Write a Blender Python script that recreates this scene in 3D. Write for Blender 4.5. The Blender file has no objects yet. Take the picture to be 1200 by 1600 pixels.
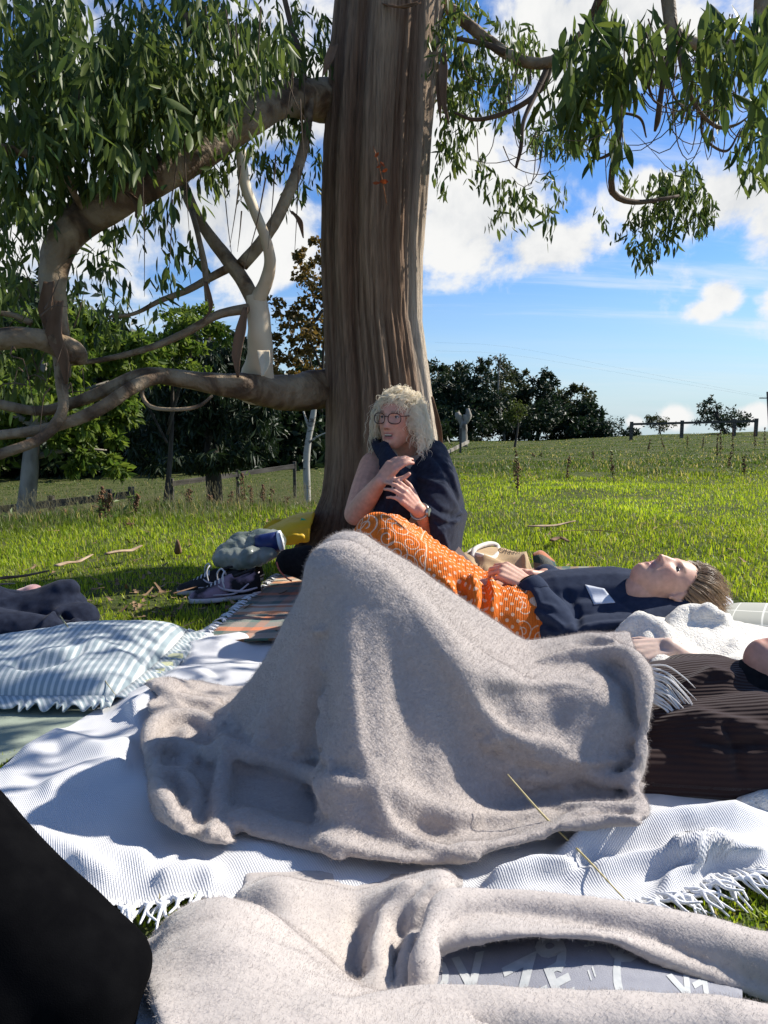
import bpy, math, random, zlib, base64
import numpy as np
from mathutils import Vector, Matrix, Quaternion
random.seed(11)
RNG = np.random.default_rng(11)
SC = bpy.context.scene
COL = SC.collection
# ------------------------------------------------------------ camera, sky, sun, exposure
F = 1156.0; PITCH = math.atan(150 / F); EYE = 0.70
cam = bpy.data.objects.new('camera', bpy.data.cameras.new('camera')); COL.objects.link(cam)
cam.location = (0, 0, EYE); cam.rotation_euler = (math.pi / 2 - PITCH, 0, 0)
cam.data.sensor_fit = 'VERTICAL'; cam.data.sensor_height = 36; cam.data.lens = 36 * F / 1600
cam.data.clip_start = 0.02; cam.data.clip_end = 2000
SC.camera = cam
SUN_AZ = math.radians(66)      # to the right of the view direction
SUN_EL = math.radians(39)
SUN = Vector((math.sin(SUN_AZ) * math.cos(SUN_EL), math.cos(SUN_AZ) * math.cos(SUN_EL), math.sin(SUN_EL)))
sl = bpy.data.lights.new('sun', 'SUN'); sl.energy = 5.0; sl.angle = math.radians(0.5); sl.color = (1.0, 0.94, 0.84)
so = bpy.data.objects.new('sun', sl); COL.objects.link(so); so.rotation_euler = SUN.to_track_quat('Z', 'Y').to_euler()
SC.view_settings.view_transform = 'Standard'; SC.view_settings.look = 'None'
SC.view_settings.exposure = 0.72; SC.view_settings.gamma = 1.0; SC.view_settings.use_curve_mapping = False
SC.render.engine = 'CYCLES'
SC.cycles.max_bounces = 6; SC.cycles.diffuse_bounces = 3; SC.cycles.glossy_bounces = 2; SC.cycles.transmission_bounces = 4; SC.cycles.transparent_max_bounces = 6
SC.cycles.use_denoising = True

def W(px, py, d):
    r = (px - 600) / F; u = (800 - py) / F
    y = u * math.sin(PITCH) + math.cos(PITCH); z = u * math.cos(PITCH) - math.sin(PITCH)
    s = d / y
    return Vector((r * s, d, EYE + z * s))
def G(px, py, z=0.0):
    r = (px - 600) / F; u = (800 - py) / F
    y = u * math.sin(PITCH) + math.cos(PITCH); zz = u * math.cos(PITCH) - math.sin(PITCH)
    s = (z - EYE) / zz
    return Vector((r * s, y * s, z))

world = bpy.data.worlds.new('World'); SC.world = world; world.use_nodes = True
def sky():
    nt = world.node_tree; N = nt.nodes; L = nt.links
    N.clear()
    out = N.new('ShaderNodeOutputWorld'); bg = N.new('ShaderNodeBackground'); bg.inputs[1].default_value = 0.07
    st = N.new('ShaderNodeTexSky'); st.sky_type = 'NISHITA'; st.sun_disc = False
    st.sun_elevation = SUN_EL; st.sun_rotation = SUN_AZ; st.air_density = 1.0; st.dust_density = 0.6; st.ozone_density = 2.2
    tc = N.new('ShaderNodeTexCoord')
    def M(op, a, b=None, c=None, clamp=False):
        n = N.new('ShaderNodeMath'); n.operation = op; n.use_clamp = clamp
        for i, v in enumerate((a, b, c)):
            if v is None: continue
            if isinstance(v, (int, float)): n.inputs[i].default_value = v
            else: L.new(v, n.inputs[i])
        return n.outputs[0]
    def noise(vec, scale, detail, rough=0.55, dist=0.0):
        n = N.new('ShaderNodeTexNoise'); n.inputs['Scale'].default_value = scale; n.inputs['Detail'].default_value = detail
        n.inputs['Roughness'].default_value = rough; n.inputs['Distortion'].default_value = dist
        L.new(vec, n.inputs['Vector']); return n.outputs[0]
    def mapr(v, a, b, c=0.0, d=1.0):
        n = N.new('ShaderNodeMapRange'); n.interpolation_type = 'SMOOTHSTEP'; n.clamp = True
        L.new(v, n.inputs[0])
        for i, x in enumerate((a, b, c, d)): n.inputs[i + 1].default_value = x
        return n.outputs[0]
    gen = tc.outputs['Generated']
    sep = N.new('ShaderNodeSeparateXYZ'); L.new(gen, sep.inputs[0])
    # cloud layer coordinates: direction projected on a flat layer overhead
    zz = M('ADD', M('MAXIMUM', sep.outputs[2], 0.0), 0.10)
    cx = N.new('ShaderNodeCombineXYZ'); L.new(M('DIVIDE', sep.outputs[0], zz), cx.inputs[0]); L.new(M('DIVIDE', sep.outputs[1], zz), cx.inputs[1])
    lay = cx.outputs[0]
    big = noise(lay, 0.55, 7, 0.56, 0.3)
    wisp_map = N.new('ShaderNodeMapping'); wisp_map.inputs['Scale'].default_value = (0.35, 1.3, 1); wisp_map.inputs['Rotation'].default_value = (0, 0, 0.35); L.new(lay, wisp_map.inputs[0])
    wisp = noise(wisp_map.outputs[0], 0.7, 8, 0.62, 0.6)
    fine = noise(gen, 9.0, 8, 0.60, 0.2)
    med = noise(gen, 3.5, 6, 0.55, 0.2)
    def blob(px, py, r, sx=1.0):
        # one cumulus: an angular distance from a direction, squashed vertically
        d = (W(px, py, 10) - Vector((0, 0, EYE))).normalized()
        sb = N.new('ShaderNodeVectorMath'); sb.operation = 'SUBTRACT'; L.new(gen, sb.inputs[0]); sb.inputs[1].default_value = d
        ml = N.new('ShaderNodeVectorMath'); ml.operation = 'MULTIPLY'; L.new(sb.outputs[0], ml.inputs[0]); ml.inputs[1].default_value = (1 / (r * sx), 1 / (r * sx), 1 / r)
        ln = N.new('ShaderNodeVectorMath'); ln.operation = 'LENGTH'; L.new(ml.outputs[0], ln.inputs[0])
        return M('SUBTRACT', 1.0, ln.outputs['Value'])
    m = None
    for b in [(750, 330, .080, 1.5), (860, 385, .045, 1.8), (650, 250, .11, 1.3), (1150, 305, .065, 1.4), (1250, 330, .08, 1.3), (1030, 300, .035, 1.8),
              (1128, 462, .030, 1.0), (1105, 485, .018, 1.6), (330, 330, .11, 1.4), (180, 200, .14, 1.5), (450, 160, .12, 1.2), (1240, 468, .03, 1.5), (920, 60, .09, 1.6),
              (1050, 655, .020, 1.3), (1180, 650, .022, 1.3), (990, 660, .012, 1.4), (400, 380, .06, 1.6), (-300, 300, .25, 1.6), (1600, 200, .2, 1.6), (1800, 420, .18, 1.8), (-700, 400, .2, 1.8)]:
        v = blob(*b); m = v if m is None else M('MAXIMUM', m, v)
    cum = mapr(M('ADD', M('ADD', M('MULTIPLY', M('MAXIMUM', m, -1.0), 0.62), M('MULTIPLY', M('SUBTRACT', fine, 0.5), 1.7)), M('MULTIPLY', M('SUBTRACT', med, 0.5), 0.5)), 0.02, 0.34)
    layer = mapr(big, 0.54, 0.80, 0.0, 0.7)
    layer = M('MULTIPLY', layer, mapr(sep.outputs[2], 0.28, 0.42))
    wis = M('MULTIPLY', mapr(wisp, 0.52, 0.70, 0.0, 0.6), mapr(sep.outputs[2], 0.02, 0.08))
    haze = mapr(sep.outputs[2], -0.02, 0.22, 0.72, 0.0)
    haze = M('MULTIPLY', haze, mapr(wisp, 0.25, 0.6, 0.65, 1.0))
    # cloud brightness: whiter on the tops, greyer in the thick lower parts
    shade = mapr(M('ADD', fine, M('MULTIPLY', med, 0.8)), 0.62, 1.02, 0.0, 1.0)
    def mixc(f, a, b):
        n = N.new('ShaderNodeMix'); n.data_type = 'RGBA'
        L.new(f, n.inputs[0])
        for s, v in ((6, a), (7, b)):
            if isinstance(v, tuple): n.inputs[s].default_value = (*v, 1)
            else: L.new(v, n.inputs[s])
        return n.outputs[2]
    cl = mixc(shade, (5.2, 5.5, 5.9), (8.2, 8.2, 8.1))
    tint = N.new('ShaderNodeMix'); tint.data_type = 'RGBA'; tint.blend_type = 'MULTIPLY'; tint.inputs[0].default_value = 1.0
    L.new(st.outputs[0], tint.inputs[6]); tint.inputs[7].default_value = (0.58, 0.92, 1.36, 1)
    c = mixc(haze, tint.outputs[2], (6.2, 7.2, 7.7))
    c = mixc(wis, c, (7.9, 8.2, 8.4))
    c = mixc(layer, c, cl)
    c = mixc(cum, c, cl)
    L.new(c, bg.inputs[0]); L.new(bg.outputs[0], out.inputs[0])
sky()

# ------------------------------------------------------------ numeric helpers
def hash3(i, j, k, s=0):
    h = (i.astype(np.int64) * 374761393 + j.astype(np.int64) * 668265263 + k.astype(np.int64) * 2147483647 + s * 1274126177) & 0x7fffffff
    h = ((h ^ (h >> 13)) * 1274126177) & 0x7fffffff
    return ((h ^ (h >> 16)) & 0xffff) / 65535.0
def vnoise(p, s=0):
    p = np.asarray(p, float); i = np.floor(p).astype(np.int64); f = p - i; f = f * f * (3 - 2 * f)
    r = 0
    for a in (0, 1):
        for b in (0, 1):
            for c in (0, 1):
                w = (f[..., 0] if a else 1 - f[..., 0]) * (f[..., 1] if b else 1 - f[..., 1]) * (f[..., 2] if c else 1 - f[..., 2])
                r = r + w * hash3(i[..., 0] + a, i[..., 1] + b, i[..., 2] + c, s)
    return r * 2 - 1
def fbm(p, oct=4, s=0):
    r = 0; a = .5; p = np.asarray(p, float)
    for o in range(oct):
        r = r + a * vnoise(p * 2 ** o + o * 17.3, s + o); a *= .5
    return r
def sstep(a, b, x):
    t = np.clip((x - a) / (b - a), 0, 1); return t * t * (3 - 2 * t)

# ------------------------------------------------------------ scene helpers
def setp(o, label=None, cat=None, group=None, kind=None):
    if label: o['label'] = label
    if cat: o['category'] = cat
    if group: o['group'] = group
    if kind: o['kind'] = kind
    return o
def thing(name, label, cat, loc=(0, 0, 0), group=None):
    o = bpy.data.objects.new(name, None); COL.objects.link(o); o.location = loc; o.empty_display_size = .1
    return setp(o, label, cat, group)
def link(name, me, mat=None, parent=None):
    o = bpy.data.objects.new(name, me); COL.objects.link(o)
    if mat is not None:
        me.materials.clear() if len(me.materials) else None
        for m_ in (mat if isinstance(mat, (list, tuple)) else [mat]): me.materials.append(m_)
    if parent is not None:
        # meshes are modelled in world coordinates; only a thing's Empty carries an offset
        o.parent = parent; o.matrix_parent_inverse = Matrix.Translation(parent.location).inverted() if parent.parent is None else Matrix.Identity(4)
    return o
def mk(name, V, Fc, smooth=True, attrs=None, uv=None):
    me = bpy.data.meshes.new(name)
    V = np.asarray(V, np.float32).reshape(-1, 3)
    if isinstance(Fc, np.ndarray):
        n = Fc.shape[1]; nf = len(Fc)
        me.vertices.add(len(V)); me.vertices.foreach_set('co', V.ravel())
        me.loops.add(nf * n); me.loops.foreach_set('vertex_index', Fc.astype(np.int32).ravel())
        me.polygons.add(nf); me.polygons.foreach_set('loop_start', np.arange(0, nf * n, n, dtype=np.int32))
        me.update(calc_edges=True); me.validate()
    else:
        me.from_pydata(V.tolist(), [], Fc); me.update()
    me.polygons.foreach_set('use_smooth', np.full(len(me.polygons), bool(smooth)))
    if attrs:
        for k, a in attrs.items():
            a = np.asarray(a, np.float32)
            if a.ndim == 1:
                at = me.attributes.new(k, 'FLOAT', 'POINT'); at.data.foreach_set('value', a)
            else:
                at = me.attributes.new(k, 'FLOAT_COLOR', 'POINT')
                if a.shape[1] == 3: a = np.concatenate([a, np.ones((len(a), 1), np.float32)], 1)
                at.data.foreach_set('color', a.ravel())
    if uv is not None:
        ul = me.uv_layers.new(name='UVMap'); li = np.zeros(len(me.loops), np.int32); me.loops.foreach_get('vertex_index', li)
        ul.data.foreach_set('uv', np.asarray(uv, np.float32)[li].ravel())
    return me
def gridfaces(nv, nu, wrap=False):
    j, i = np.meshgrid(np.arange(nv - 1), np.arange(nu if wrap else nu - 1), indexing='ij')
    i2 = (i + 1) % nu
    return np.stack([j * nu + i, j * nu + i2, (j + 1) * nu + i2, (j + 1) * nu + i], -1).reshape(-1, 4)
def griduv(nv, nu, su=1, sv=1):
    v, u = np.meshgrid(np.linspace(0, sv, nv), np.linspace(0, su, nu), indexing='ij')
    return np.stack([u, v], -1).reshape(-1, 2)
def mesh_np(o_or_me):
    me = o_or_me
    v = np.zeros(len(me.vertices) * 3, np.float32); me.vertices.foreach_get('co', v); return v.reshape(-1, 3)
def vnormals(me):
    n = np.zeros(len(me.vertices) * 3, np.float32); me.vertices.foreach_get('normal', n); return n.reshape(-1, 3)
class MB:
    """collects pieces into one mesh"""
    def __init__(s): s.V = []; s.F = []; s.n = 0; s.A = []
    def add(s, V, Fc, a=0.0):
        V = np.asarray(V, float).reshape(-1, 3)
        s.F += [tuple(int(x) + s.n for x in f) for f in Fc]; s.V.append(V); s.n += len(V); s.A.append(np.full(len(V), a))
        return s
    def mesh(s, name, smooth=True, attr=None):
        return mk(name, np.concatenate(s.V), s.F, smooth, {attr: np.concatenate(s.A)} if attr else None)
def catmull(P, n, closed=False):
    P = np.asarray(P, float)
    d = np.r_[0, np.cumsum(np.linalg.norm(np.diff(P[:, :3], axis=0), axis=1) + 1e-9)]
    t = np.linspace(0, d[-1], n); i = np.clip(np.searchsorted(d, t, 'right') - 1, 0, len(P) - 2)
    f = ((t - d[i]) / (d[i + 1] - d[i]))[:, None]
    E = np.concatenate([2 * P[:1] - P[1:2], P, 2 * P[-1:] - P[-2:-1]])
    p0, p1, p2, p3 = E[i], E[i + 1], E[i + 2], E[i + 3]
    return .5 * (2 * p1 + (p2 - p0) * f + (2 * p0 - 5 * p1 + 4 * p2 - p3) * f ** 2 + (3 * p1 - p0 - 3 * p2 + p3) * f ** 3)
def tube(P, R, seg=8, n=None, cap=True, bump=0.0, seed=0, flat=1.0, up=None):
    """P polyline (k,3), R radius per point -> V, F of a tapered tube"""
    P = np.asarray([tuple(p) for p in P], float); R = np.broadcast_to(np.asarray(R, float), (len(P),))
    if n: Q = catmull(np.c_[P, R], n); P = Q[:, :3]; R = np.maximum(Q[:, 3], 1e-5)
    T = np.gradient(P, axis=0); T /= np.linalg.norm(T, axis=1, keepdims=True) + 1e-12
    a = np.array(up, float) if up is not None else (np.array([0, 0, 1.]) if abs(T[0][2]) < .9 else np.array([1., 0, 0]))
    V = []; x = np.cross(T[0], a); x /= np.linalg.norm(x)
    ang = np.linspace(0, 2 * np.pi, seg, endpoint=False)
    for k in range(len(P)):
        x = x - T[k] * (x @ T[k]); x /= np.linalg.norm(x) + 1e-12; y = np.cross(T[k], x)
        V.append(P[k] + R[k] * (np.cos(ang)[:, None] * x + flat * np.sin(ang)[:, None] * y))
    V = np.concatenate(V)
    if bump:
        c = np.repeat(P, seg, 0); d = V - c; q = np.concatenate([c * 9, ], 1) + d / (np.linalg.norm(d, axis=1, keepdims=True) + 1e-9) * 1.4
        V = c + d * (1 + bump * fbm(q, 3, seed))[:, None]
    Fc = gridfaces(len(P), seg, True).tolist()
    if cap: Fc += [tuple(range(seg))[::-1], tuple(range((len(P) - 1) * seg, len(P) * seg))]
    return V, Fc
def box(c, s, rot=None):
    c = np.array(c, float); s = np.array(s, float) / 2
    V = np.array([(x, y, z) for x in (-1, 1) for y in (-1, 1) for z in (-1, 1)], float) * s
    if rot is not None: V = V @ np.array(rot.to_matrix().transposed())
    return V + c, [(0, 1, 3, 2), (4, 6, 7, 5), (0, 4, 5, 1), (2, 3, 7, 6), (0, 2, 6, 4), (1, 5, 7, 3)]
def ball(c, r, nu=14, nv=9, M=None):
    th = np.linspace(0, np.pi, nv); ph = np.linspace(0, 2 * np.pi, nu, endpoint=False)
    V = [(0, 0, 1)] + [(math.sin(t) * math.cos(p), math.sin(t) * math.sin(p), math.cos(t)) for t in th[1:-1] for p in ph] + [(0, 0, -1)]
    V = np.array(V) * np.array(r if hasattr(r, '__len__') else (r, r, r))
    if M is not None: V = V @ np.array(M.to_3x3().transposed())
    Fc = [(0, 1 + i, 1 + (i + 1) % nu) for i in range(nu)]
    for j in range(nv - 3): Fc += [(1 + j * nu + i, 1 + (j + 1) * nu + i, 1 + (j + 1) * nu + (i + 1) % nu, 1 + j * nu + (i + 1) % nu) for i in range(nu)]
    b = 1 + (nv - 3) * nu; Fc += [(b + i, len(V) - 1, b + (i + 1) % nu) for i in range(nu)]
    return V + np.array(c), Fc
def capsule(a, b, ra, rb, seg=14):
    a = np.array(a, float); b = np.array(b, float); d = b - a; L = np.linalg.norm(d) + 1e-9; d /= L
    t = np.linspace(0, np.pi / 2, 5)
    prof = [(-ra * math.cos(q), ra * math.sin(q)) for q in t] + [(L + rb * math.sin(q), rb * math.cos(q)) for q in t]
    x = np.cross(d, [0, 0, 1] if abs(d[2]) < .9 else [1, 0, 0]); x /= np.linalg.norm(x); y = np.cross(d, x)
    ang = np.linspace(0, 2 * np.pi, seg, endpoint=False)
    V = [a + prof[0][0] * d]
    for h, r in prof[1:-1]: V += list(a + h * d + r * (np.cos(ang)[:, None] * x + np.sin(ang)[:, None] * y))
    V.append(a + prof[-1][0] * d); n = len(prof) - 2
    Fc = [(0, 1 + (i + 1) % seg, 1 + i) for i in range(seg)]
    for j in range(n - 1): Fc += [(1 + j * seg + i, 1 + j * seg + (i + 1) % seg, 1 + (j + 1) * seg + (i + 1) % seg, 1 + (j + 1) * seg + i) for i in range(seg)]
    e = 1 + (n - 1) * seg; Fc += [(e + i, e + (i + 1) % seg, len(V) - 1) for i in range(seg)]
    return np.array(V), Fc
def remesh(mb, name, voxel, smooth=4, fac=.5):
    """union of closed pieces into one continuous surface"""
    o = bpy.data.objects.new('tmp', mb.mesh('tmp')); COL.objects.link(o)
    r = o.modifiers.new('r', 'REMESH'); r.mode = 'VOXEL'; r.voxel_size = voxel; r.use_smooth_shade = True
    if smooth: s = o.modifiers.new('s', 'SMOOTH'); s.iterations = smooth; s.factor = fac
    dg = bpy.context.evaluated_depsgraph_get(); me = bpy.data.meshes.new_from_object(o.evaluated_get(dg)); me.name = name
    old = o.data; bpy.data.objects.remove(o); bpy.data.meshes.remove(old)
    me.polygons.foreach_set('use_smooth', np.full(len(me.polygons), True))
    return me
def setco(me, V):
    me.vertices.foreach_set('co', np.asarray(V, np.float32).ravel()); me.update()
def setattr_(me, k, a):
    a = np.asarray(a, np.float32)
    if a.ndim == 1: me.attributes.new(k, 'FLOAT', 'POINT').data.foreach_set('value', a)
    else:
        if a.shape[1] == 3: a = np.concatenate([a, np.ones((len(a), 1), np.float32)], 1)
        me.attributes.new(k, 'FLOAT_COLOR', 'POINT').data.foreach_set('color', a.ravel())
def strands(name, pts, rad, mat, parent=None, kind=None):
    """pts (N,k,3) hair strands, rad (k,) or (N,k)"""
    N, k, _ = pts.shape
    hc = bpy.data.hair_curves.new(name); hc.add_curves([k] * N)
    hc.attributes['position'].data.foreach_set('vector', np.asarray(pts, np.float32).ravel())
    ra = hc.attributes.get('radius') or hc.attributes.new('radius', 'FLOAT', 'POINT')
    ra.data.foreach_set('value', np.broadcast_to(np.asarray(rad, np.float32), (N, k)).astype(np.float32).ravel())
    o = link(name, hc, None, parent); hc.materials.append(mat)
    if kind: o['kind'] = kind
    return o
def solidify(o, t, off=-1.0):
    m = o.modifiers.new('thickness', 'SOLIDIFY'); m.thickness = t; m.offset = off; return o

# ------------------------------------------------------------ materials
def nmat(name):
    m = bpy.data.materials.new(name); m.use_nodes = True
    nt = m.node_tree; return m, nt, nt.nodes, nt.links, nt.nodes['Principled BSDF']
def mat(name, c1, c2=None, scale=20., rough=.8, bump=0., bscale=None, coord='Object', stretch=(1, 1, 1), spec=.3, detail=5, attr=None, trans=0., sheen=0., contrast=(.35, .65), bdist=.002, sub=0., metal=0.):
    m, nt, N, L, B = nmat(name)
    B.inputs['Roughness'].default_value = rough; B.inputs['Specular IOR Level'].default_value = spec; B.inputs['Metallic'].default_value = metal
    if sheen: B.inputs['Sheen Weight'].default_value = sheen; B.inputs['Sheen Roughness'].default_value = .5
    if sub: B.inputs['Subsurface Weight'].default_value = sub; B.inputs['Subsurface Radius'].default_value = (.012, .004, .002); B.inputs['Subsurface Scale'].default_value = 1.0
    tc = N.new('ShaderNodeTexCoord'); mp = N.new('ShaderNodeMapping'); mp.inputs['Scale'].default_value = stretch; L.new(tc.outputs[coord], mp.inputs[0])
    col = None
    if c2 is not None:
        mx = N.new('ShaderNodeMix'); mx.data_type = 'RGBA'; mx.inputs[6].default_value = (*c1, 1); mx.inputs[7].default_value = (*c2, 1)
        if attr:
            at = N.new('ShaderNodeAttribute'); at.attribute_name = attr; L.new(at.outputs['Fac'], mx.inputs[0])
        else:
            nz = N.new('ShaderNodeTexNoise'); nz.inputs['Scale'].default_value = scale; nz.inputs['Detail'].default_value = detail; L.new(mp.outputs[0], nz.inputs[0])
            mr = N.new('ShaderNodeMapRange'); mr.inputs[1].default_value = contrast[0]; mr.inputs[2].default_value = contrast[1]; L.new(nz.outputs[0], mr.inputs[0]); L.new(mr.outputs[0], mx.inputs[0])
        col = mx.outputs[2]; L.new(col, B.inputs['Base Color'])
    else: B.inputs['Base Color'].default_value = (*c1, 1)
    if bump:
        nz = N.new('ShaderNodeTexNoise'); nz.inputs['Scale'].default_value = bscale or scale; nz.inputs['Detail'].default_value = 4; L.new(mp.outputs[0], nz.inputs[0])
        bp = N.new('ShaderNodeBump'); bp.inputs['Strength'].default_value = bump; bp.inputs['Distance'].default_value = bdist; L.new(nz.outputs[0], bp.inputs['Height']); L.new(bp.outputs[0], B.inputs['Normal'])
    if trans:
        tr = N.new('ShaderNodeBsdfTranslucent'); ms = N.new('ShaderNodeMixShader'); ms.inputs[0].default_value = trans
        if col is not None: L.new(col, tr.inputs[0])
        else: tr.inputs[0].default_value = (*c1, 1)
        L.new(B.outputs[0], ms.inputs[1]); L.new(tr.outputs[0], ms.inputs[2]); L.new(ms.outputs[0], N['Material Output'].inputs[0])
    return m
def vcmat(name, attr='Col', rough=.55, bump=.15, bscale=300., spec=.35, sub=.0, var=.12):
    """colour from a vertex attribute with a fine mottling on top"""
    m, nt, N, L, B = nmat(name)
    B.inputs['Roughness'].default_value = rough; B.inputs['Specular IOR Level'].default_value = spec
    if sub: B.inputs['Subsurface Weight'].default_value = sub; B.inputs['Subsurface Radius'].default_value = (.010, .004, .002); B.inputs['Subsurface Scale'].default_value = 1.0
    at = N.new('ShaderNodeAttribute'); at.attribute_name = attr
    tc = N.new('ShaderNodeTexCoord'); nz = N.new('ShaderNodeTexNoise'); nz.inputs['Scale'].default_value = 60; nz.inputs['Detail'].default_value = 6; L.new(tc.outputs['Object'], nz.inputs[0])
    mr = N.new('ShaderNodeMapRange'); mr.inputs[1].default_value = .3; mr.inputs[2].default_value = .7; mr.inputs[3].default_value = 1 - var; mr.inputs[4].default_value = 1 + var; L.new(nz.outputs[0], mr.inputs[0])
    mx = N.new('ShaderNodeVectorMath'); mx.operation = 'SCALE'; L.new(at.outputs['Color'], mx.inputs[0]); L.new(mr.outputs[0], mx.inputs['Scale']); L.new(mx.outputs[0], B.inputs['Base Color'])
    n2 = N.new('ShaderNodeTexNoise'); n2.inputs['Scale'].default_value = bscale; L.new(tc.outputs['Object'], n2.inputs[0])
    bp = N.new('ShaderNodeBump'); bp.inputs['Strength'].default_value = bump; bp.inputs['Distance'].default_value = .001; L.new(n2.outputs[0], bp.inputs['Height']); L.new(bp.outputs[0], B.inputs['Normal'])
    return m
# ------------------------------------------------------------ the land
def terr(x, y):
    x = np.asarray(x, float); y = np.asarray(y, float)
    t = x / np.maximum(y, 1.0)
    # right: nearly level pasture; left: a bank that drops away to a lower field
    slope = 0.007 + 0.013 * (1 - sstep(.12, .5, t))
    zr = -slope * np.clip(y - 4, 0, 40) - .05 * np.clip(y - 46, 0, 5000)
    e = np.clip(y - (5.9 + 2.0 * t), 0, 100)
    zl = -.012 * np.clip(y - 3, 0, 4) - 1.22 * (1 - np.exp(-(e / 5.0) ** 1.5)) + .014 * np.clip(y - 17, 0, 40) * sstep(-.42, -.05, t)
    k = sstep(-.04, .10, t)
    z = zl * (1 - k) + zr * k
    p = np.stack([x, y, 0 * x], -1)
    return z + sstep(2.6, 5, y) * (.05 * vnoise(p * .55, 3) + .03 * vnoise(p * 1.7, 5)) + .008 * vnoise(p * 3.1, 9) * sstep(1.8, 3, y)
def build_ground():
    ys = np.r_[np.linspace(-6, 1.6, 18), np.linspace(1.7, 9, 110), 9 * np.exp(np.linspace(.03, math.log(900 / 9.), 110))]
    ts = np.linspace(-1, 1, 150); ts = np.sign(ts) * np.abs(ts) ** 1.6 * 1.6
    Y, T = np.meshgrid(ys, ts, indexing='ij'); X = T * np.maximum(Y, 3.0) * 1.3
    Z = terr(X, Y); V = np.stack([X, Y, Z], -1).reshape(-1, 3)
    me = mk('ground', V, gridfaces(len(ys), len(ts)))
    m = mat('earth_and_thatch', (.040, .058, .014), (.085, .088, .034), scale=6., rough=1., bump=.6, bscale=40., bdist=.02, spec=.1, detail=9)
    setp(link('ground', me, m), kind='structure', label='grassy field sloping away from the blankets')
build_ground()
def inpoly(px, py, poly):
    c = np.zeros(px.shape, bool); n = len(poly)
    for i in range(n):
        x1, y1 = poly[i]; x2, y2 = poly[(i + 1) % n]
        m = ((y1 > py) != (y2 > py)) & (px < (x2 - x1) * (py - y1) / (y2 - y1 + 1e-12) + x1); c ^= m
    return c
def gp(*pts): return [tuple(G(*p)[:2]) for p in pts]
KEEP_OUT = [gp((330, 985), (180, 1095), (10, 1200), (-160, 1300), (-160, 1345), (210, 1418), (420, 1405), (700, 1424), (1010, 1430), (1070, 1420), (1125, 1398), (1200, 1388), (1420, 1392), (1450, 1115), (1285, 985), (1130, 930), (960, 905), (870, 905), (700, 985)),
            gp((250, 1150), (120, 1150), (40, 1180), (-60, 1200), (-200, 1100), (10, 1020), (170, 985), (290, 1000)),
            gp((300, 1010), (445, 897), (640, 880), (640, 1000)), gp((700, 905), (830, 900), (835, 880), (735, 868))]
def grass_col(n, kind): return None
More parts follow.
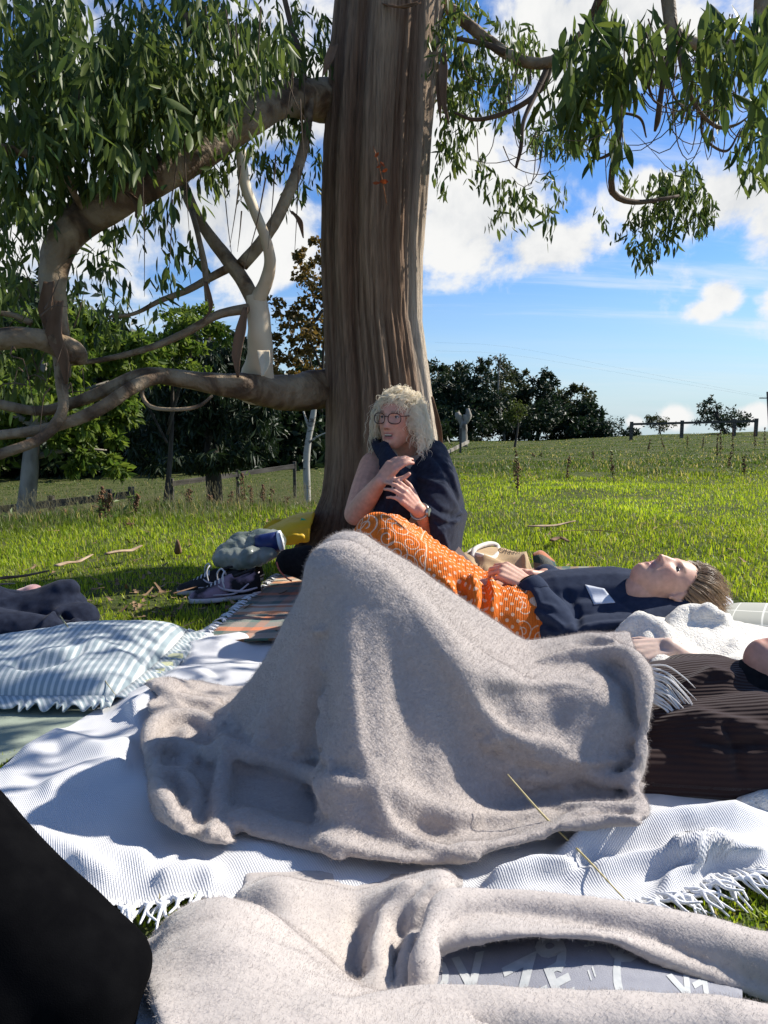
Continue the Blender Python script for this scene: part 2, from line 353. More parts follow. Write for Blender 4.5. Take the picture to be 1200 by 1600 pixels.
def build_grass():
    """every blade of the near turf and of the pasture beyond as real geometry, denser near the camera"""
    n = 500000
    # depth distribution ~ 1/y (roughly even over the picture), lateral within the view and a margin
    y = np.exp(RNG.uniform(math.log(.84), math.log(46), n)); t = RNG.uniform(-.78, .80, n)
    x = t * (y + .35)
    keep = np.ones(n, bool)
    for pl in KEEP_OUT: keep &= ~inpoly(x, y, pl)
    keep &= ~((y < 1.06) & (x < .40) & ~((x > -.34) & (x < -.25) & (y > .94) & (y < .985)))
    keep &= ~((np.hypot(x - .04, y - 3.5) < .30))
    p2 = np.stack([x, y, 0 * x], -1)
    clump = fbm(p2 * 2.2, 3, 21); patch = fbm(p2 * .5, 2, 31)
    keep &= RNG.random(n) < np.where(y < 9, .62 + .6 * clump + .25, .85)
    # worn leaf litter in the trunk's shade and at its foot
    keep &= ~((np.hypot((x + .75) / .55, (y - 2.75) / .22) < 1) & (RNG.random(n) < .55))
    x, y, clump, patch, t = x[keep], y[keep], clump[keep], patch[keep], t[keep]; n = len(x)
    z = terr(x, y)
    s = np.maximum(1, (y / 3.0)) ** .55
    rough = sstep(5.0, 6.2, y - 2.0 * np.minimum(x / y, .0)) * (x / y < .02) + sstep(9.0, 12, y + 3 * clump) * (x / y >= .02)
    rough = np.clip(rough, 0, 1)
    h = np.where(y > 10, .75, 1.0) * (.016 + .022 * RNG.random(n) ** 1.4) * (1 + .55 * clump) * (.55 + .45 * sstep(1.0, 2.2, y)) * (1 + .30 * s * .5) * (1 + .9 * rough * (y < 14))
    dry = RNG.random(n) < (.025 + .05 * rough + .04 * (patch < -.15))
    h *= np.where(dry, 1.35, 1.)
    w = (.0015 + .0012 * RNG.random(n)) * s * 1.15 * np.where(y > 9, 1.5, 1.0)
    a = RNG.uniform(0, 2 * np.pi, n); lean = RNG.normal(0, .55, n) + .25
    dx, dy = np.cos(a), np.sin(a); sx, sy = -dy, dx
    lv = np.array([0, .55, 1.0]); wv = np.array([1, .75, 0])
    V = np.zeros((n, 5, 3))
    for k in range(3):
        bend = lean * h * lv[k] ** 1.8 * .9; hh = h * lv[k] * (1 - .18 * np.abs(lean) * lv[k])
        cx = x + dx * bend; cy = y + dy * bend; cz = z - .004 + hh
        if k < 2:
            for sgn, idx in ((-1, 2 * k), (1, 2 * k + 1)):
                V[:, idx, 0] = cx + sgn * sx * w * wv[k]; V[:, idx, 1] = cy + sgn * sy * w * wv[k]; V[:, idx, 2] = cz
        else: V[:, 4] = np.stack([cx, cy, cz], -1)
    b = (np.arange(n) * 5)[:, None]
    Q = np.concatenate([b + np.array([0, 1, 3]), b + np.array([0, 3, 2]), b + np.array([2, 3, 4])])
    # blade colours: bright near grass, duller and darker where rough, straw
    g1 = np.array([.225, .300, .018]); g2 = np.array([.335, .385, .034]); g3 = np.array([.125, .195, .015]); r1 = np.array([.052, .092, .016]); r2 = np.array([.090, .122, .026]); st = np.array([.36, .30, .15])
    u = RNG.random(n)[:, None]; c = np.where(u < .45, g1, np.where(u < .75, g2, g3)) * (1 + .6 * patch[:, None] + .3 * clump[:, None]) * RNG.uniform(.8, 1.2, (n, 1))
    c2 = np.where(u < .6, r1, r2) * RNG.uniform(.8, 1.2, (n, 1)); c = c * (1 - rough[:, None]) + c2 * rough[:, None]
    c = np.where(dry[:, None], st * RNG.uniform(.6, 1.1, (n, 1)), c)
    C = np.repeat(c, 5, 0)
    me = mk('grass', V.reshape(-1, 3), Q, False, {'Col': C})
    m, nt, N, L, B = nmat('grass_blades'); B.inputs['Roughness'].default_value = .5; B.inputs['Specular IOR Level'].default_value = .35
    at = N.new('ShaderNodeAttribute'); at.attribute_name = 'Col'; L.new(at.outputs['Color'], B.inputs['Base Color'])
    tr = N.new('ShaderNodeBsdfTranslucent'); ms = N.new('ShaderNodeMixShader'); ms.inputs[0].default_value = .5
    sc = N.new('ShaderNodeVectorMath'); sc.operation = 'MULTIPLY'; sc.inputs[1].default_value = (1.35, 1.35, .8); L.new(at.outputs['Color'], sc.inputs[0]); L.new(sc.outputs[0], tr.inputs[0])
    L.new(B.outputs[0], ms.inputs[1]); L.new(tr.outputs[0], ms.inputs[2]); L.new(ms.outputs[0], N['Material Output'].inputs[0])
    setp(link('grass', me, m), kind='stuff', label='green meadow grass with dry straw blades')
build_grass()

# ------------------------------------------------------------ trees behind
def leafmat(name, c1, c2, trans=.35, rough=.5, spec=.3):
    return mat(name, c1, c2, attr='rnd', trans=trans, rough=rough, spec=spec)
def leaf_cards(P, size, aspect=.45, droop=.0, seed=0, fold=True):
    """a leaf-sized bent face at each point; returns V,F,rnd"""
    r = np.random.default_rng(seed); n = len(P)
    d = r.normal(0, 1, (n, 3)); d[:, 2] -= droop; d /= np.linalg.norm(d, axis=1, keepdims=True)
    q = r.normal(0, 1, (n, 3)); s = np.cross(d, q); s /= np.linalg.norm(s, axis=1, keepdims=True); nn = np.cross(s, d)
    L = (size * r.uniform(.6, 1.25, n))[:, None]; Wd = L * aspect * .5
    V = np.stack([P, P + d * L * .5 + s * Wd + nn * Wd * .35, P + d * L, P + d * L * .5 - s * Wd + nn * Wd * .35], 1).reshape(-1, 3)
    b = (np.arange(n) * 4)[:, None]
    Fc = np.concatenate([b + np.array([0, 1, 2]), b + np.array([0, 2, 3])])
    return V, Fc, np.repeat(r.random(n), 4)
def crown_pts(blobs, n, seed=0, shell=.5, clumps=60, cs=.22):
    """points bunched in clumps spread through the crown's volume"""
    r = np.random.default_rng(seed); vol = np.array([b[3] * b[4] * b[5] for b in blobs]) ** .7; vol /= vol.sum()
    out = []
    for b, f in zip(blobs, vol):
        k = max(4, int(clumps * f)); d = r.normal(0, 1, (k, 3)); d /= np.linalg.norm(d, axis=1, keepdims=True)
        rad = r.uniform(0, 1, k) ** shell
        cc = np.array(b[:3]) + d * rad[:, None] * np.array(b[3:6])
        m = int(n * f); i = r.integers(0, k, m); e = r.normal(0, 1, (m, 3)); e /= np.linalg.norm(e, axis=1, keepdims=True)
        out.append(cc[i] + e * (r.random(m) ** .45)[:, None] * cs * np.array(b[3:6]) * r.uniform(.6, 1.3, k)[i][:, None])
    return np.concatenate(out)
M_BARK = mat('dark_bark', (.035, .028, .022), (.085, .07, .055), scale=12, stretch=(1, 1, .25), bump=.8, bdist=.02, rough=.95)
M_PALEBARK = mat('pale_bark', (.10, .085, .065), (.33, .30, .25), scale=5, stretch=(1, 1, .4), bump=.5, bdist=.01, rough=.9)
M_EVER = leafmat('evergreen_leaves', (.010, .022, .008), (.028, .048, .015), .22)
M_BROAD = leafmat('broad_leaves', (.055, .105, .014), (.170, .225, .028), .55)
M_OLIVE = leafmat('olive_leaves', (.022, .034, .010), (.060, .066, .018), .35)
M_AUTUMN = leafmat('autumn_leaves', (.06, .055, .014), (.19, .11, .022), .45)
M_YGREEN = leafmat('yellow_green_leaves', (.050, .075, .014), (.10, .12, .022), .45)
def tree(name, label, cat, base, top, blobs, n, size, lm, trunk_r, group=None, bark=None, seed=1, droop=.3, clumps=60, cs=.22, aspect=.45, path=None, limbs=5, shell=.5):
    t = thing(name, label, cat, base, group)
    r = np.random.default_rng(seed)
    P = [np.array(base) - np.array([0, 0, .1])] + ([np.array(p) for p in path] if path else [np.array(base) * .5 + np.array(top) * .5 + r.normal(0, .05, 3) * np.linalg.norm(np.array(top) - np.array(base))]) + [np.array(top)]
    mb = MB(); R = np.linspace(trunk_r, trunk_r * .3, len(P)); mb.add(*tube(P, R, 9, 12, bump=.15, seed=seed))
    for k in range(limbs):
        b = blobs[k % len(blobs)]; a = np.array(P[0]) + (np.array(P[-1]) - P[0]) * r.uniform(.35, .85); e = np.array(b[:3]) + r.normal(0, .5, 3) * np.array(b[3:6])
        mb.add(*tube([a, (a + e) / 2 + np.array([0, 0, .06 * np.linalg.norm(e - a)]), e], [trunk_r * .4, trunk_r * .25, trunk_r * .08], 6, 8))
    link('trunk', mb.mesh('trunk'), bark or M_BARK, t)
    V, Fc, rn = leaf_cards(crown_pts(blobs, n, seed, shell, clumps, cs), size, aspect, droop, seed)
    link('crown', mk('crown', V, Fc, False, {'rnd': rn}), lm, t)
    return t
def bl(px, py, d, rx, ry, dep=None):
    """crown lobe from its place and size"""
    c = W(px, py, d); k = d / F; return (c.x, c.y, c.z, rx * k, (dep if dep else rx * k), ry * k)
def ground_at(px, d):
    x = (px - 600) / F * d * 1.0; return (x, d, float(terr(np.array([x]), np.array([d]))[0]))
def back_trees():
    # the treeline on the right, beyond the pasture
    specs = [(664, 46, 566, 60, M_EVER), (700, 50, 566, 62, M_OLIVE), (735, 45, 560, 60, M_EVER), (790, 50, 572, 55, M_OLIVE), (838, 47, 580, 50, M_EVER), (885, 50, 596, 48, M_OLIVE), (915, 46, 624, 36, M_EVER), (620, 52, 580, 60, M_OLIVE)]
    LB = ['dark evergreen at the treeline close beside the big trunk', 'olive green tree in the treeline behind the pollard stump', 'tall domed dark tree of the treeline left of the thin birch', 'olive crowned tree of the treeline behind the thin birch',
          'dark rounded tree of the treeline right of the sapling', 'lower olive tree near the right end of the treeline', 'last low dark tree where the treeline ends on the right', 'olive tree of the treeline hidden behind the big trunk']
    for i, (px, d, top, rx, lm) in enumerate(specs):
        b = ground_at(px, d); h = 690 - top
        bs = [bl(px, top + h * .34, d, rx * .82, h * .36), bl(px - rx * .45, top + h * .58, d + 1, rx * .6, h * .38), bl(px + rx * .42, top + h * .60, d - 1, rx * .62, h * .36), bl(px, top + h * .74, d - 2, rx * 1.1, h * .30), bl(px + rx * .2, top + h * .12, d, rx * .4, h * .12)]
        tree('treeline_tree', LB[i], 'tree', b, W(px, top + h * .3, d), bs, 8500, .27, lm, .16, 'trees of the far treeline', seed=40 + i, clumps=150, cs=.2, droop=.1)
    b = ground_at(788, 44); bs = [bl(780, 565, 44, 12, 14), bl(795, 588, 44, 16, 16), bl(770, 562, 44, 6, 8), bl(786, 610, 44, 18, 14)]
    tree('birch_tree', 'thin tall birch rising above the treeline', 'tree', b, W(782, 552, 44), bs, 420, .2, M_OLIVE, .09, bark=M_PALEBARK, seed=60, clumps=30, cs=.4, limbs=3)
    for q, (px, top, rx, lab) in enumerate([(955, 655, 26, 'small dark hedge bush at the end of the treeline'), (985, 668, 14, 'lowest hedge bush beside the fence end')]):
        b = ground_at(px, 44); tree('hedge_bush', lab, 'bush', b, W(px, top + 8, 44), [bl(px, top + 16, 44, rx, 18), bl(px - rx * .5, top + 22, 44, rx * .7, 12)], 900, .2, M_EVER, .05, seed=62 + q, clumps=40, cs=.3, limbs=2)
    b = ground_at(1130, 40); tree('hawthorn', 'wind swept rounded hawthorn behind the rail fence', 'tree', b, W(1115, 640, 40), [bl(1130, 655, 40, 42, 20), bl(1108, 640, 40, 22, 16), bl(1150, 660, 40, 26, 14), bl(1104, 628, 40, 10, 10), bl(1112, 622, 40, 4, 7)], 2300, .17, M_EVER, .12, seed=66, clumps=70, cs=.25)
    b = ground_at(1030, 48); tree('far_bush', 'pale hazy bush behind the left end of the rail fence', 'bush', b, W(1030, 655, 48), [bl(1030, 660, 48, 22, 13), bl(1020, 655, 48, 12, 9)], 700, .18, M_OLIVE, .06, seed=67, clumps=30, cs=.35)
    b = ground_at(803, 27); tree('sapling', 'young round headed sapling on a slim stem in the pasture', 'tree', b, W(804, 632, 27), [bl(804, 643, 27, 17, 17), bl(798, 652, 27, 12, 10)], 900, .12, M_YGREEN, .05, seed=68, clumps=50, cs=.35)
    # pollarded stump
    b = ground_at(724, 29); t = thing('pollard_stump', 'knobbly pollarded tree stump in the pasture', 'tree', b); mb = MB()
    mb.add(*tube([b, W(724, 660, 29)], [.17, .15], 9, 8, bump=.3)); mb.add(*tube([W(724, 668, 29), W(716, 650, 29), W(714, 644, 29)], [.10, .12, .09], 8, 6, bump=.3)); mb.add(*tube([W(725, 664, 29), W(732, 650, 29), W(731, 638, 29)], [.10, .12, .07], 8, 6, bump=.3)); mb.add(*tube([W(725, 664, 29), W(728, 648, 29)], [.08, .1], 8, 6, bump=.3))
    link('trunk', mb.mesh('trunk'), M_PALEBARK, t)
    # ---- the dark wood on the left
    tree('cypress', 'drooping dark cypress on a bare stem behind the rail fence', 'tree', ground_at(335, 14), W(325, 470, 14),
         [bl(330, 650, 14, 120, 70), bl(270, 640, 14.6, 75, 75), bl(400, 660, 13.6, 52, 65), bl(330, 560, 14, 85, 70), bl(225, 690, 13.6, 45, 40), bl(320, 715, 13.5, 100, 26)], 14500, .22, M_EVER, .17, seed=70, droop=1.6, clumps=200, cs=.2, aspect=.22)
    tree('leaning_tree', 'broad leaved tree with a pale leaning trunk on the bank', 'tree', ground_at(30, 8.4), W(70, 560, 8.6),
         [bl(60, 620, 8.6, 110, 70), bl(140, 650, 8.8, 75, 75), bl(190, 590, 9.2, 70, 70), bl(30, 560, 9, 110, 60), bl(-60, 640, 8.6, 90, 90), bl(150, 720, 8.7, 50, 45), bl(120, 520, 9.4, 90, 50)], 14000, .13, M_BROAD, .115, bark=M_PALEBARK, seed=71, droop=.8, clumps=150, cs=.22, path=[W(48, 720, 8.4), W(58, 650, 8.5)])
    lab = ['dark wood tree far left behind the leaning trunk', 'dark wood tree behind the leaning trunk', 'dark wood tree between the leaning trunk and the cypress', 'dark wood tree behind the cypress', 'dark wood tree right of the cypress', 'dark wood tree behind the white birch stem', 'dark wood tree hidden behind the big trunk']
    for i, (px, d, top, rx) in enumerate([(-130, 24, 400, 170), (20, 25, 420, 140), (150, 26, 490, 130), (270, 27, 520, 120), (400, 28, 570, 105), (490, 30, 560, 100), (590, 33, 580, 95)]):
        b = ground_at(px, d); h = 770 - top
        bs = [bl(px, top + h * .30, d, rx * .8, h * .32), bl(px - rx * .4, top + h * .55, d, rx * .7, h * .4), bl(px + rx * .45, top + h * .55, d, rx * .7, h * .4), bl(px, top + h * .80, d - 1, rx, h * .26)]
        tree('wood_tree', lab[i], 'tree', b, W(px, top + h * .3, d), bs, 7000, .42, M_EVER, .2, 'trees of the dark wood', seed=80 + i, clumps=170, cs=.22)
    tree('autumn_maple', 'tree with rusty autumn leaves seen beside the big trunk', 'tree', ground_at(500, 12), W(505, 380, 12),
         [bl(470, 520, 12, 55, 38), bl(500, 460, 12, 48, 50), bl(455, 570, 12, 55, 30), bl(490, 400, 12, 34, 40), bl(440, 480, 12, 30, 22)], 2600, .085, M_AUTUMN, .07, seed=90, clumps=80, cs=.24, aspect=.8)
    tree('hazel_bush', 'bright green leafy bush between the two fallen limbs', 'bush', ground_at(250, 11), W(270, 520, 11),
         [bl(290, 520, 11, 70, 40), bl(210, 540, 11, 70, 45), bl(250, 570, 11, 100, 30), bl(130, 560, 11, 60, 40)], 8000, .11, M_BROAD, .05, seed=91, clumps=90, cs=.26, aspect=.5)
    # white birch stem
    b = ground_at(480, 9.2); t = thing('young_birch', 'slender white birch stem standing left of the big trunk', 'tree', b); mb = MB()
    mb.add(*tube([b, W(479, 720, 9.2), W(483, 680, 9.2), W(490, 645, 9.2), W(496, 600, 9.2)], [.045, .042, .04, .036, .025], 8, 14, bump=.2)); mb.add(*tube([W(484, 672, 9.2), W(478, 655, 9.2), W(474, 642, 9.2)], [.02, .015, .01], 6, 6)); mb.add(*tube([W(484, 690, 9.2), W(500, 680, 9.2), W(515, 674, 9.2)], [.016, .01, .006], 6, 6))
    link('trunk', mb.mesh('trunk'), mat('birch_bark', (.36, .34, .30), (.09, .08, .07), scale=9, stretch=(1, 1, 2.5), contrast=(.55, .66), rough=.8, bump=.3), t)
back_trees()

M_FENCE = mat('weathered_wood', (.045, .04, .034), (.11, .10, .085), scale=9, stretch=(.3, .3, 2), bump=.5, bdist=.006, rough=.95)
def fence(label, posts, d0, d1, top0, top1, ph=1.15, rails=(0.0,), thick=.07):
    """posts: px list; rail top runs from pixel row top0 to top1"""
    n = len(posts); t = None
    for i, px in enumerate(posts):
        k = (px - posts[0]) / (posts[-1] - posts[0]); d = d0 + (d1 - d0) * k; c = W(px, top0 + (top1 - top0) * k, d)
        if t is None:
            t = thing('rail_fence', label, 'fence', (c.x, c.y, float(terr(np.array([c.x]), np.array([c.y]))[0])))
        gz = min(float(terr(np.array([c.x]), np.array([c.y]))[0]), c.z - .4)
        V, Fc = box((c.x, c.y, (c.z + gz) / 2 + .02), (thick, thick, c.z - gz + .08)); link('post', mk('post', V, Fc, False), M_FENCE, t)
    for j in range(n - 1):
        k0 = (posts[j] - posts[0]) / (posts[-1] - posts[0]); k1 = (posts[j + 1] - posts[0]) / (posts[-1] - posts[0])
        for ro in rails:
            a = W(posts[j], top0 + (top1 - top0) * k0, d0 + (d1 - d0) * k0) - Vector((0, thick * .5, ro + .05)); b = W(posts[j + 1], top0 + (top1 - top0) * k1, d0 + (d1 - d0) * k1) - Vector((0, thick * .5, ro + .05))
            dv = b - a; V, Fc = box((0, 0, 0), (dv.length - .01, .035, .10), dv.to_track_quat('X', 'Z')); link('rail', mk('rail', V + np.array((a + b) / 2), Fc, False), M_FENCE, t)
    return t
fence('dark rail fence on the bank beside the leaning trunk', [-60, 80, 170, 205], 9.6, 10.6, 797, 767)
fence('rail fence of the lower field behind the cypress stem', [268, 371, 460], 15, 17.5, 752, 725)
fence('weathered rail fence on the skyline in front of the hawthorn', [987, 1066, 1148, 1182], 33, 32, 661, 656, rails=(0.0,), thick=.12)
def stake():
    a = ground_at(719, 21); t = thing('stake_and_rail', 'wooden stake with a slanting rail beside the shawl', 'fence', a)
    V, Fc = box((a[0], a[1], a[2] + .32), (.06, .06, .75)); link('post', mk('post', V, Fc, False), M_FENCE, t)
    p, q = W(688, 712, 20), W(732, 690, 23); d = q - p; V, Fc = box((0, 0, 0), (d.length, .05, .09), d.to_track_quat('X', 'Z')); link('rail', mk('rail', V + np.array((p + q) / 2), Fc, False), M_PALEBARK, t)
stake()
def pole():
    b = ground_at(1199, 90); b = (b[0], b[1], -1.0); t = thing('telegraph_pole', 'distant telegraph pole at the right edge of the field', 'pole', b)
    top = W(1199, 612, 90); link('pole', mk('pole', *tube([b, top], [.16, .12], 8)), M_FENCE, t); c = W(1197, 622, 90); V, Fc = box(c, (1.6, .12, .12)); link('crossarm', mk('crossarm', V, Fc, False), M_FENCE, t)
    for k, (y0, y1) in enumerate([(535, 612), (548, 614), (628, 622)]):
        P = [W(680, y0, 80), W(800, y0 + (y1 - y0) * .1, 82), W(1000, y0 + (y1 - y0) * .55 + 4, 86), W(1197, y1 + 8, 90)]
        if k < 2: link('wire', mk('wire', *tube(P, .004, 4, 16)), M_FENCE, t)
pole()
# ------------------------------------------------------------ the big gum tree
def bark_mat():
    m, nt, N, L, B = nmat('stringy_bark'); B.inputs['Roughness'].default_value = .95; B.inputs['Specular IOR Level'].default_value = .12
    at = N.new('ShaderNodeAttribute'); at.attribute_name = 'Col'
    tc = N.new('ShaderNodeTexCoord'); mp = N.new('ShaderNodeMapping'); mp.inputs['Scale'].default_value = (1, 1, .045); L.new(tc.outputs['Object'], mp.inputs[0])
    nz = N.new('ShaderNodeTexNoise'); nz.inputs['Scale'].default_value = 130; nz.inputs['Detail'].default_value = 8; nz.inputs['Roughness'].default_value = .65; L.new(mp.outputs[0], nz.inputs[0])
    mr = N.new('ShaderNodeMapRange'); mr.inputs[1].default_value = .3; mr.inputs[2].default_value = .7; mr.inputs[3].default_value = .62; mr.inputs[4].default_value = 1.35; L.new(nz.outputs[0], mr.inputs[0])
    sc = N.new('ShaderNodeVectorMath'); sc.operation = 'SCALE'; L.new(at.outputs['Color'], sc.inputs[0]); L.new(mr.outputs[0], sc.inputs['Scale']); L.new(sc.outputs[0], B.inputs['Base Color'])
    bp = N.new('ShaderNodeBump'); bp.inputs['Strength'].default_value = .9; bp.inputs['Distance'].default_value = .014; L.new(nz.outputs[0], bp.inputs['Height']); L.new(bp.outputs[0], B.inputs['Normal'])
    return m
M_STRING = bark_mat()
def limb_mat():
    """smooth gum bark: cream and grey patches with tan flakes"""
    m, nt, N, L, B = nmat('gum_limb_bark'); B.inputs['Roughness'].default_value = .7; B.inputs['Specular IOR Level'].default_value = .25
    tc = N.new('ShaderNodeTexCoord'); nz = N.new('ShaderNodeTexNoise'); nz.inputs['Scale'].default_value = 5.5; nz.inputs['Detail'].default_value = 5; nz.inputs['Distortion'].default_value = 1.2; L.new(tc.outputs['Object'], nz.inputs[0])
    cr = N.new('ShaderNodeValToRGB'); e = cr.color_ramp.elements; e[0].position = .30; e[0].color = (.055, .034, .020, 1); e[1].position = .74; e[1].color = (.42, .32, .20, 1)
    for p, c in ((.42, (.125, .078, .044, 1)), (.48, (.21, .145, .085, 1)), (.60, (.29, .215, .135, 1))): x = e.new(p); x.color = c
    L.new(nz.outputs[0], cr.inputs[0]); L.new(cr.outputs[0], B.inputs['Base Color'])
    n2 = N.new('ShaderNodeTexNoise'); n2.inputs['Scale'].default_value = 45; n2.inputs['Detail'].default_value = 5; L.new(tc.outputs['Object'], n2.inputs[0])
    ad = N.new('ShaderNodeMath'); ad.operation = 'ADD'; L.new(n2.outputs[0], ad.inputs[0]); L.new(nz.outputs[0], ad.inputs[1])
    bp = N.new('ShaderNodeBump'); bp.inputs['Strength'].default_value = .8; bp.inputs['Distance'].default_value = .014; L.new(ad.outputs[0], bp.inputs['Height']); L.new(bp.outputs[0], B.inputs['Normal'])
    return m
M_LIMB = limb_mat()
M_PEEL = mat('peeled_cream_bark', (.62, .52, .38), (.42, .27, .16), scale=4, rough=.75, bump=.3, bdist=.004, stretch=(1, 1, .5), contrast=(.5, .68))
M_FLAKE = mat('brown_bark_flake', (.10, .055, .03), (.20, .12, .075), scale=14, rough=.95, bump=.7, bdist=.004, stretch=(1, 1, .2))
M_BRANCHLET = mat('thin_branchlet', (.07, .045, .03), (.13, .09, .06), scale=12, rough=.9)
M_GUM = mat('gum_leaves', (.034, .068, .018), (.155, .195, .034), attr='rnd', trans=.45, rough=.45, spec=.3)
TD = 3.55
gum = thing('eucalyptus_tree', 'huge stringy barked tree trunk with spreading limbs behind the seated woman', 'tree', (.06, TD, 0))
def build_trunk():
    rows = [(-60, 532, 699), (0, 527, 693), (100, 517, 686), (200, 510, 678), (300, 505, 671), (400, 503, 665), (500, 506, 667), (600, 508, 682), (660, 508, 690), (720, 507, 697), (770, 501, 698), (815, 486, 700), (850, 466, 704), (880, 450, 710), (905, 430, 718)]
    zs, cx, rr = [], [], []
    for py, l, r in rows:
        a, b = W(l, py, TD), W(r, py, TD); zs.append(a.z); cx.append((a.x + b.x) / 2); rr.append((b.x - a.x) / 2 * .985)
    o = np.argsort(zs); zs, cx, rr = np.array(zs)[o], np.array(cx)[o], np.array(rr)[o]
    nv, nu = 360, 310
    Z = np.r_[np.linspace(-.15, 3.4, nv - 40), np.linspace(3.42, 11, 40)]; A = np.linspace(0, 2 * np.pi, nu, endpoint=False)
    R = np.interp(Z, zs, rr); R = np.where(Z > zs[-1], rr[-1] * np.clip(1 - (Z - zs[-1]) / 13, .1, 1), R); CX = np.interp(Z, zs, cx) + np.where(Z > zs[-1], (Z - zs[-1]) * .06, 0)
    a2, z2 = np.meshgrid(A, Z); r2 = R[:, None] * np.ones_like(a2)
    tw = a2 + .10 * z2                                             # the fibres wind slightly
    q = np.stack([np.cos(tw) * 5.5, np.sin(tw) * 5.5, z2 * .55], -1)
    q2 = np.stack([np.cos(tw) * 17, np.sin(tw) * 17, z2 * 1.1], -1); q3 = np.stack([np.cos(tw) * 40, np.sin(tw) * 40, z2 * 2.0], -1)
    smooth_side = sstep(.45, .85, np.cos(a2 - .05)) * (.35 + .65 * sstep(1.9, 1.1, z2))   # bark come away on this side; the pale colour also paints its sunlit edge
    f1 = fbm(q, 3, 3); f2 = 1 - np.abs(fbm(q2, 3, 7)) * 2; f3 = 1 - np.abs(fbm(q3, 2, 11)) * 2
    disp = .035 * f1 * 1.2 + (.008 * f2 + .008 * f3) * (1 - .75 * smooth_side) - .012 * smooth_side
    flare = sstep(.75, .0, z2)
    disp += flare * .06 * np.maximum(0, np.cos(a2 * 5 + .8 + .6 * np.sin(a2))) * sstep(.5, 0, z2)
    r2 = r2 + disp - .012
    V = np.stack([CX[:, None] + r2 * np.cos(a2), TD + r2 * np.sin(a2), z2], -1).reshape(-1, 3)
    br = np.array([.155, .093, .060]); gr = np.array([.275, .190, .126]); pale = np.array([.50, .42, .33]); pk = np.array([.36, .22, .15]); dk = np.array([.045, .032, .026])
    w = sstep(-.35, .55, f1 + .5 * f2 - .3)[..., None]; c = br * (1 - w) + gr * w
    c = c * (1 - .32 * sstep(.55, .15, f2)[..., None]) 
    s = (smooth_side * (.75 + .25 * sstep(-.2, .3, f1)))[..., None]; c = c * (1 - s) + (pale * (1 - .45 * sstep(.0, .4, fbm(q * .7, 2, 41))[..., None]) + pk * .45 * sstep(.0, .4, fbm(q * .7, 2, 41))[..., None]) * s
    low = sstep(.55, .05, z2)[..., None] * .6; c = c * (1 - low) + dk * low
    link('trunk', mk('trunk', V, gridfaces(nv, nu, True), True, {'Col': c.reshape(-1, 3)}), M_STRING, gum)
build_trunk()
def pl(pts, R, d0=None):
    """pixel polyline with depth -> points and radii"""
    P = [W(p[0], p[1], p[2]) for p in pts]; return P, [r * p[2] / F for r, p in zip(R, pts)]
def limb(name, pts, R, m=M_LIMB, seg=16, n=60, bump=.22, seed=1, parent=gum):
    P, rr = pl(pts, R); V, Fc = tube(P, rr, seg, n, bump=bump, seed=seed); return link(name, mk(name, V, Fc), m, parent)
limb('limb', [(590, 170, 3.85), (520, 159, 3.60), (450, 155, 3.38), (390, 181, 3.15), (330, 226, 3.05), (260, 268, 2.95), (190, 307, 2.88), (130, 343, 2.82), (98, 378, 2.8), (84, 430, 2.78), (84, 490, 2.76), (94, 540, 2.75), (102, 590, 2.74)], [40, 31, 26, 26, 26, 26, 26, 27, 25, 20, 19, 16, 8], seed=2)
limb('limb', [(600, 598, 3.85), (520, 606, 3.60), (440, 613, 3.36), (380, 604, 3.1), (320, 598, 3.02), (270, 590, 2.95), (235, 586, 2.9), (205, 592, 2.86), (160, 612, 2.82), (110, 631, 2.8), (60, 642, 2.78), (0, 632, 2.75), (-60, 620, 2.7)], [46, 34, 27, 20, 15, 13, 12, 11, 10, 9, 8, 8, 7], seed=3)
limb('branch', [(262, 588, 2.94), (235, 592, 2.88), (200, 610, 2.8), (150, 642, 2.74), (80, 668, 2.68), (0, 680, 2.62), (-70, 690, 2.6)], [10, 11, 10, 10, 9, 8, 7], seed=4)
limb('limb', [(-90, 540, 2.6), (0, 530, 2.62), (50, 528, 2.65), (90, 540, 2.7), (112, 552, 2.72), (122, 562, 2.73), (124, 570, 2.73)], [15, 16, 15, 17, 21, 17, 5], seed=5)
limb('branch', [(98, 560, 2.72), (96, 600, 2.7), (99, 635, 2.68), (85, 665, 2.66), (55, 690, 2.62), (0, 710, 2.56), (-60, 735, 2.5)], [13, 9, 8, 9, 8, 8, 7], seed=6)
limb('branch', [(398, 612, 3.32), (405, 565, 3.20), (405, 520, 3.13), (403, 488, 3.12), (398, 462, 3.12)], [30, 21, 18, 17, 15], m=M_PEEL, seed=7)
limb('branch', [(396, 470, 3.12), (376, 432, 3.14), (342, 388, 3.18), (312, 345, 3.22), (292, 305, 3.25), (280, 265, 3.3)], [13, 12, 10, 8, 8, 6], seed=8)
limb('branch', [(402, 468, 3.11), (415, 440, 3.08), (422, 408, 3.05), (414, 370, 3.03), (398, 330, 3.02), (383, 290, 3.02), (376, 235, 3.02)], [12, 10, 9, 8, 8, 8, 7], m=M_PEEL, seed=9)
limb('branch', [(378, 415, 3.14), (408, 380, 3.16), (434, 340, 3.2), (452, 300, 3.24), (466, 262, 3.28), (478, 215, 3.32), (486, 150, 3.4)], [10, 9, 9, 9, 8, 7, 5], seed=10)
